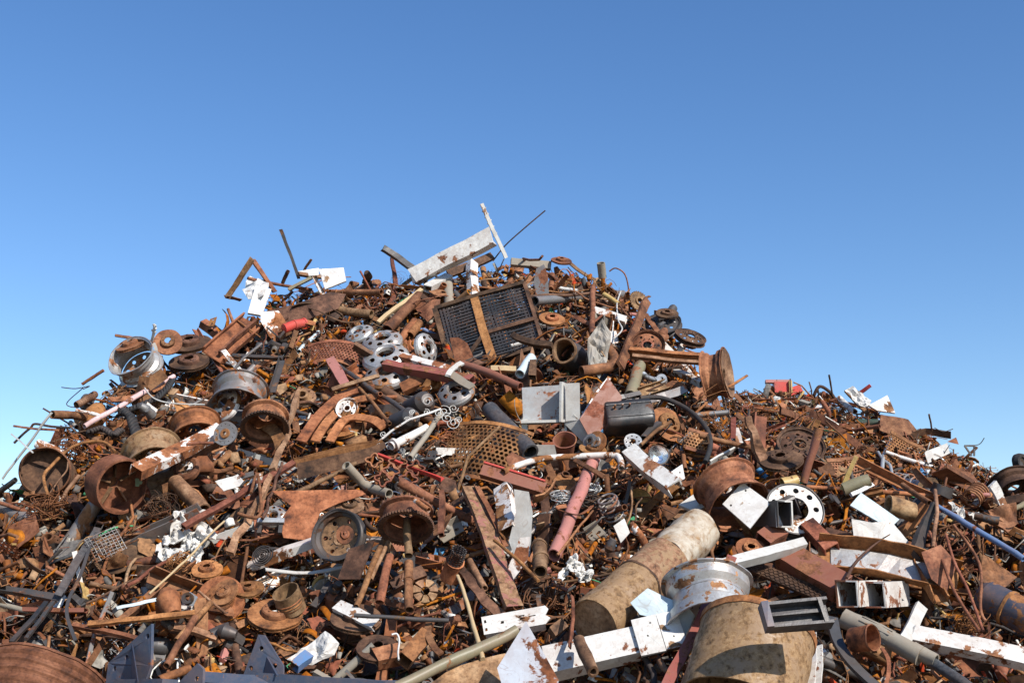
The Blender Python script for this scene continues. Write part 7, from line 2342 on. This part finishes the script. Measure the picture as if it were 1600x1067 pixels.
# ------------------------------------------------------------------ the uncountable small bits between
def build_stuff():
    def box_t(L, w, h, bend=0.0, seg=1):
        V = []; Fq = []
        for k in range(seg + 1):
            t = k / seg
            x = (t - .5) * L; z0 = bend * L * (1 - (2 * t - 1) ** 2)
            V += [(x, -w / 2, z0 - h / 2), (x, w / 2, z0 - h / 2), (x, w / 2, z0 + h / 2), (x, -w / 2, z0 + h / 2)]
        for k in range(seg):
            for i in range(4):
                j = (i + 1) % 4
                Fq.append((k * 4 + i, (k + 1) * 4 + i, (k + 1) * 4 + j, k * 4 + j))
        Fq.append((0, 1, 2, 3)); e = seg * 4; Fq.append((e + 3, e + 2, e + 1, e))
        return V, Fq

    def from_mb(fn):
        mb = MB(); fn(mb)
        return mb.v, [tuple(f) for f in mb.f]
    tm = [box_t(.10, .02, .004, .1, 3), box_t(.14, .012, .006, .05, 2), box_t(.05, .03, .02), box_t(.2, .006, .006, .12, 4), box_t(.26, .005, .005, -.15, 5), box_t(.08, .05, .003, .2, 3),
          box_t(.16, .025, .003, -.22, 4), box_t(.035, .03, .028), box_t(.30, .008, .008, .03, 2)]
    tm.append(from_mb(lambda mb: sweep(mb, profile('angle', .03, .03, .004), [Vector((-.05, 0, 0)), Vector((.05, 0, 0))])))
    tm.append(from_mb(lambda mb: sweep(mb, circle(.013, 7), [Vector((-.05, 0, 0)), Vector((.05, 0, 0))], circle(.009, 7))))
    tm.append(from_mb(lambda mb: lathe(mb, [(.012, -.003), (.028, -.003), (.028, .003), (.012, .003)], 9)))
    tm.append(from_mb(lambda mb: sheet(mb, [(-.05, -.03), (.03, -.04), (.06, .01), (0, .045), (-.04, .02)], .003, .03, 12, 3, rings=2)))
    tm.append(from_mb(lambda mb: sheet(mb, [(-.03, -.03), (.05, -.02), (.01, .05)], .003, .03, 14, 8, rings=2)))
    tm.append(from_mb(lambda mb: sweep(mb, rect(.004, .03), [Vector((.05 * math.cos(a), .05 * math.sin(a), 0)) for a in (0, .5, 1, 1.5, 2, 2.5)])))
    tm.append(from_mb(lambda mb: sweep(mb, circle(.003, 4), [Vector((.06 * math.cos(a * .6), .06 * math.sin(a * .6), .01 * a)) for a in range(9)])))
    tm.append(from_mb(lambda mb: sweep(mb, circle(.02, 8), [Vector((0, 0, -.02)), Vector((0, 0, .012)), Vector((.02, 0, .035))], scales=[1, 1.1, .6])))
    wts = np.array([9, 8, 6, 7, 5, 6, 6, 5, 4, 6, 5, 3, 8, 7, 5, 4, 3], float)
    wts /= wts.sum()
    N_MAIN, N_FAR = 34000, 9000
    r2 = np.random.RandomState(99)
    pr = random.Random(31)
    pos = []; nor = []
    cand = [(False, N_MAIN), (True, N_FAR)]
    for far, n in cand:
        for _ in range(n):
            fn, p, px, py = sample_pos(pr, far)
            Nn = normal_at(fn, p.x, p.y)
            off = .02 - .50 * pr.random() ** 1.1 if not far else pr.uniform(-.25, .05)
            if occupied(px, py):
                off = pr.uniform(-.42, -.15)
            q = p + Nn * off
            pos.append(q); nor.append(Nn)
    pos = np.array([tuple(p) for p in pos]); nor = np.array([tuple(p) for p in nor])
    n = len(pos)
    Z = nor + r2.normal(0, .6, (n, 3)); Z /= np.linalg.norm(Z, axis=1)[:, None]
    X = np.cross(Z, r2.normal(0, 1, (n, 3))); X /= np.linalg.norm(X, axis=1)[:, None]
    Y = np.cross(Z, X)
    sc = np.exp(r2.normal(-.05, .42, n))
    which = r2.choice(len(tm), n, p=wts)
    Vs = []; Ls = []; Ns = []; base = 0
    for ti, (V, Fq) in enumerate(tm):
        ids = np.where(which == ti)[0]
        V = np.array(V, float)
        W = (pos[ids][:, None, :] + sc[ids][:, None, None] * (V[None, :, 0:1] * X[ids][:, None, :] + V[None, :, 1:2] * Y[ids][:, None, :] + V[None, :, 2:3] * Z[ids][:, None, :]))
        Vs.append(W.reshape(-1, 3))
        flat = np.array([i for f in Fq for i in f]); cnt = np.array([len(f) for f in Fq])
        Ls.append((flat[None, :] + (base + np.arange(len(ids)) * len(V))[:, None]).ravel())
        Ns.append(np.tile(cnt, len(ids)))
        base += len(ids) * len(V)
    Vs = np.concatenate(Vs); Ls = np.concatenate(Ls).astype(np.int32); Ns = np.concatenate(Ns).astype(np.int32)
    me = bpy.data.meshes.new('scrap_debris')
    me.vertices.add(len(Vs)); me.vertices.foreach_set('co', Vs.astype(np.float32).ravel())
    me.loops.add(len(Ls)); me.loops.foreach_set('vertex_index', Ls)
    me.polygons.add(len(Ns))
    st = np.concatenate([[0], np.cumsum(Ns)[:-1]]).astype(np.int32)
    me.polygons.foreach_set('loop_start', st); me.polygons.foreach_set('loop_total', Ns)
    me.update(calc_edges=True)
    # one material; every bit takes its own tone
    m, Nn, L = new_mat('debris')
    b = Nn['Principled BSDF']; b.inputs['Roughness'].default_value = .8; b.inputs['Specular IOR Level'].default_value = .3
    g = Nn.new('ShaderNodeNewGeometry')
    r = Nn.new('ShaderNodeValToRGB'); r.color_ramp.interpolation = 'CONSTANT'
    stops = [(0, (.16, .068, .036)), (.10, (.09, .045, .028)), (.20, (.23, .085, .032)), (.29, (.05, .032, .024)), (.38, (.20, .115, .07)), (.47, (.13, .06, .038)), (.55, (.28, .12, .05)), (.61, (.03, .025, .022)),
             (.67, (.27, .18, .12)), (.73, (.17, .07, .05)), (.79, (.11, .10, .09)), (.84, (.24, .22, .19)), (.885, (.05, .05, .05)), (.92, (.55, .53, .48)), (.948, (.36, .25, .13)), (.966, (.33, .08, .06)),
             (.978, (.10, .20, .32)), (.986, (.08, .22, .12)), (.992, (.75, .74, .70))]
    e = r.color_ramp.elements
    while len(e) < len(stops):
        e.new(.5)
    for x_, (p_, c_) in zip(e, stops):
        x_.position = p_; x_.color = (*c_, 1)
    L.new(g.outputs['Random Per Island'], r.inputs[0])
    tc = Nn.new('ShaderNodeTexCoord'); nz = Nn.new('ShaderNodeTexNoise'); nz.inputs['Scale'].default_value = 35; nz.inputs['Detail'].default_value = 5
    L.new(tc.outputs['Object'], nz.inputs['Vector'])
    mr = Nn.new('ShaderNodeMapRange'); mr.inputs[1].default_value = .3; mr.inputs[2].default_value = .7; mr.inputs[3].default_value = .7; mr.inputs[4].default_value = 1.7
    L.new(nz.outputs[0], mr.inputs[0])
    hv = Nn.new('ShaderNodeHueSaturation'); hv.inputs['Saturation'].default_value = 1.2; hv.inputs['Hue'].default_value = .502; L.new(r.outputs[0], hv.inputs['Color']); L.new(mr.outputs[0], hv.inputs['Value'])
    L.new(hv.outputs[0], b.inputs['Base Color'])
    me.materials.append(m)
    o = bpy.data.objects.new('scrap_debris', me); link(o)
    o['kind'] = 'stuff'; o['category'] = 'scrap debris'; o['label'] = 'countless small rusty metal bits filling the gaps of the heap'


build_stuff()


# ------------------------------------------------------------------ a label of its own for each loose piece
def label_loose():
    used = set(o.get('label') for o in HEROES)
    for (idx, kn, o, mat, px, py, P, Mx, far, sc) in LOOSE:
        K = KINDS[kn]
        me = o.data if o.data else o.children[0].data
        A = proj(Mx @ Vector(me.vertices[0].co)); B = proj(Mx @ Vector(me.vertices[-1].co))
        if K['mode'] == 'long':
            ln = math.hypot(A[0] - B[0], A[1] - B[1])
            size = 'short' if ln < 32 else ('long' if ln > 75 else 'medium')
            an = abs(math.degrees(math.atan2(abs(A[1] - B[1]), abs(A[0] - B[0]) + 1e-6)))
            pose = 'lying level' if an < 18 else ('standing upright' if an > 70 else ('rising steeply' if an > 42 else 'slanting'))
        else:
            ln = me_size(me) * sc * F / depth(P)
            size = 'small' if ln < 30 else ('large' if ln > 60 else 'mid sized')
            up_ = abs((Mx.to_3x3() @ Vector((0, 0, 1))).normalized().dot(FWD))
            pose = 'turned edge on' if up_ < .3 else ('facing out' if up_ > .75 else 'lying tilted')
        dd = sorted(((px - rx) ** 2 + (py - ry) ** 2, rf, rx, ry) for rf, rx, ry in REFS)[:10]

        def rel(d, rf, rx, ry):
            dist = math.sqrt(d)
            dx, dy = px - rx, py - ry
            if dist < 26:
                return 'close by the ' + rf
            if abs(dy) > abs(dx) * .8:
                return ('above the ' if dy < 0 else 'below the ') + rf
            return 'beside the ' + rf
        wd = WORD[mat]
        if K['noun'].startswith('painted') and wd.endswith(' painted'):
            wd = wd[:-8]
        nn = K['noun']
        if nn.split()[0] in wd.split():
            nn = nn.split()[-1]
        head = f"{size} {wd} {nn}"
        cands = [f"{head} {rel(*dd[0])}", f"{head} {pose} {rel(*dd[0])}"]
        opp = None
        d0, r0, x0, y0 = dd[0]
        for d1, r1, x1, y1 in dd[1:]:
            if (x0 - px) * (x1 - px) + (y0 - py) * (y1 - py) < 0:
                opp = r1; break
        if opp:
            cands.append(f"{head} between the {r0} and the {opp}")
            cands.append(f"{head} {pose} between the {r0} and the {opp}")
        for j in (1, 2, 3):
            cands.append(f"{head} {rel(*dd[0])} and {rel(*dd[j])}")
            cands.append(f"{head} {pose} {rel(*dd[0])}, {rel(*dd[j])}")
        lab = None
        for c in cands:
            if c not in used and len(c.split()) <= 16:
                lab = c; break
        if lab is None:
            lab = [c for c in cands if len(c.split()) <= 16][-1]
        used.add(lab)
        o['label'] = lab


_SZ = {}


def me_size(me):
    if me.name not in _SZ:
        xs = [v.co.x for v in me.vertices]; ys = [v.co.y for v in me.vertices]
        _SZ[me.name] = max(max(xs) - min(xs), max(ys) - min(ys))
    return _SZ[me.name]


label_loose()

# things of one kind share a group
byname = {}
for o in HEROES:
    byname.setdefault(o.name.split('.')[0], []).append(o)
for nm, v in byname.items():
    g = KINDS[nm]['group'] if nm in KINDS else None
    for o in v:
        if o.get('kind') is None and o.get('group') is None and (g or len(v) > 1):
            o['group'] = g or nm.replace('_', ' ') + ' pieces in the heap'
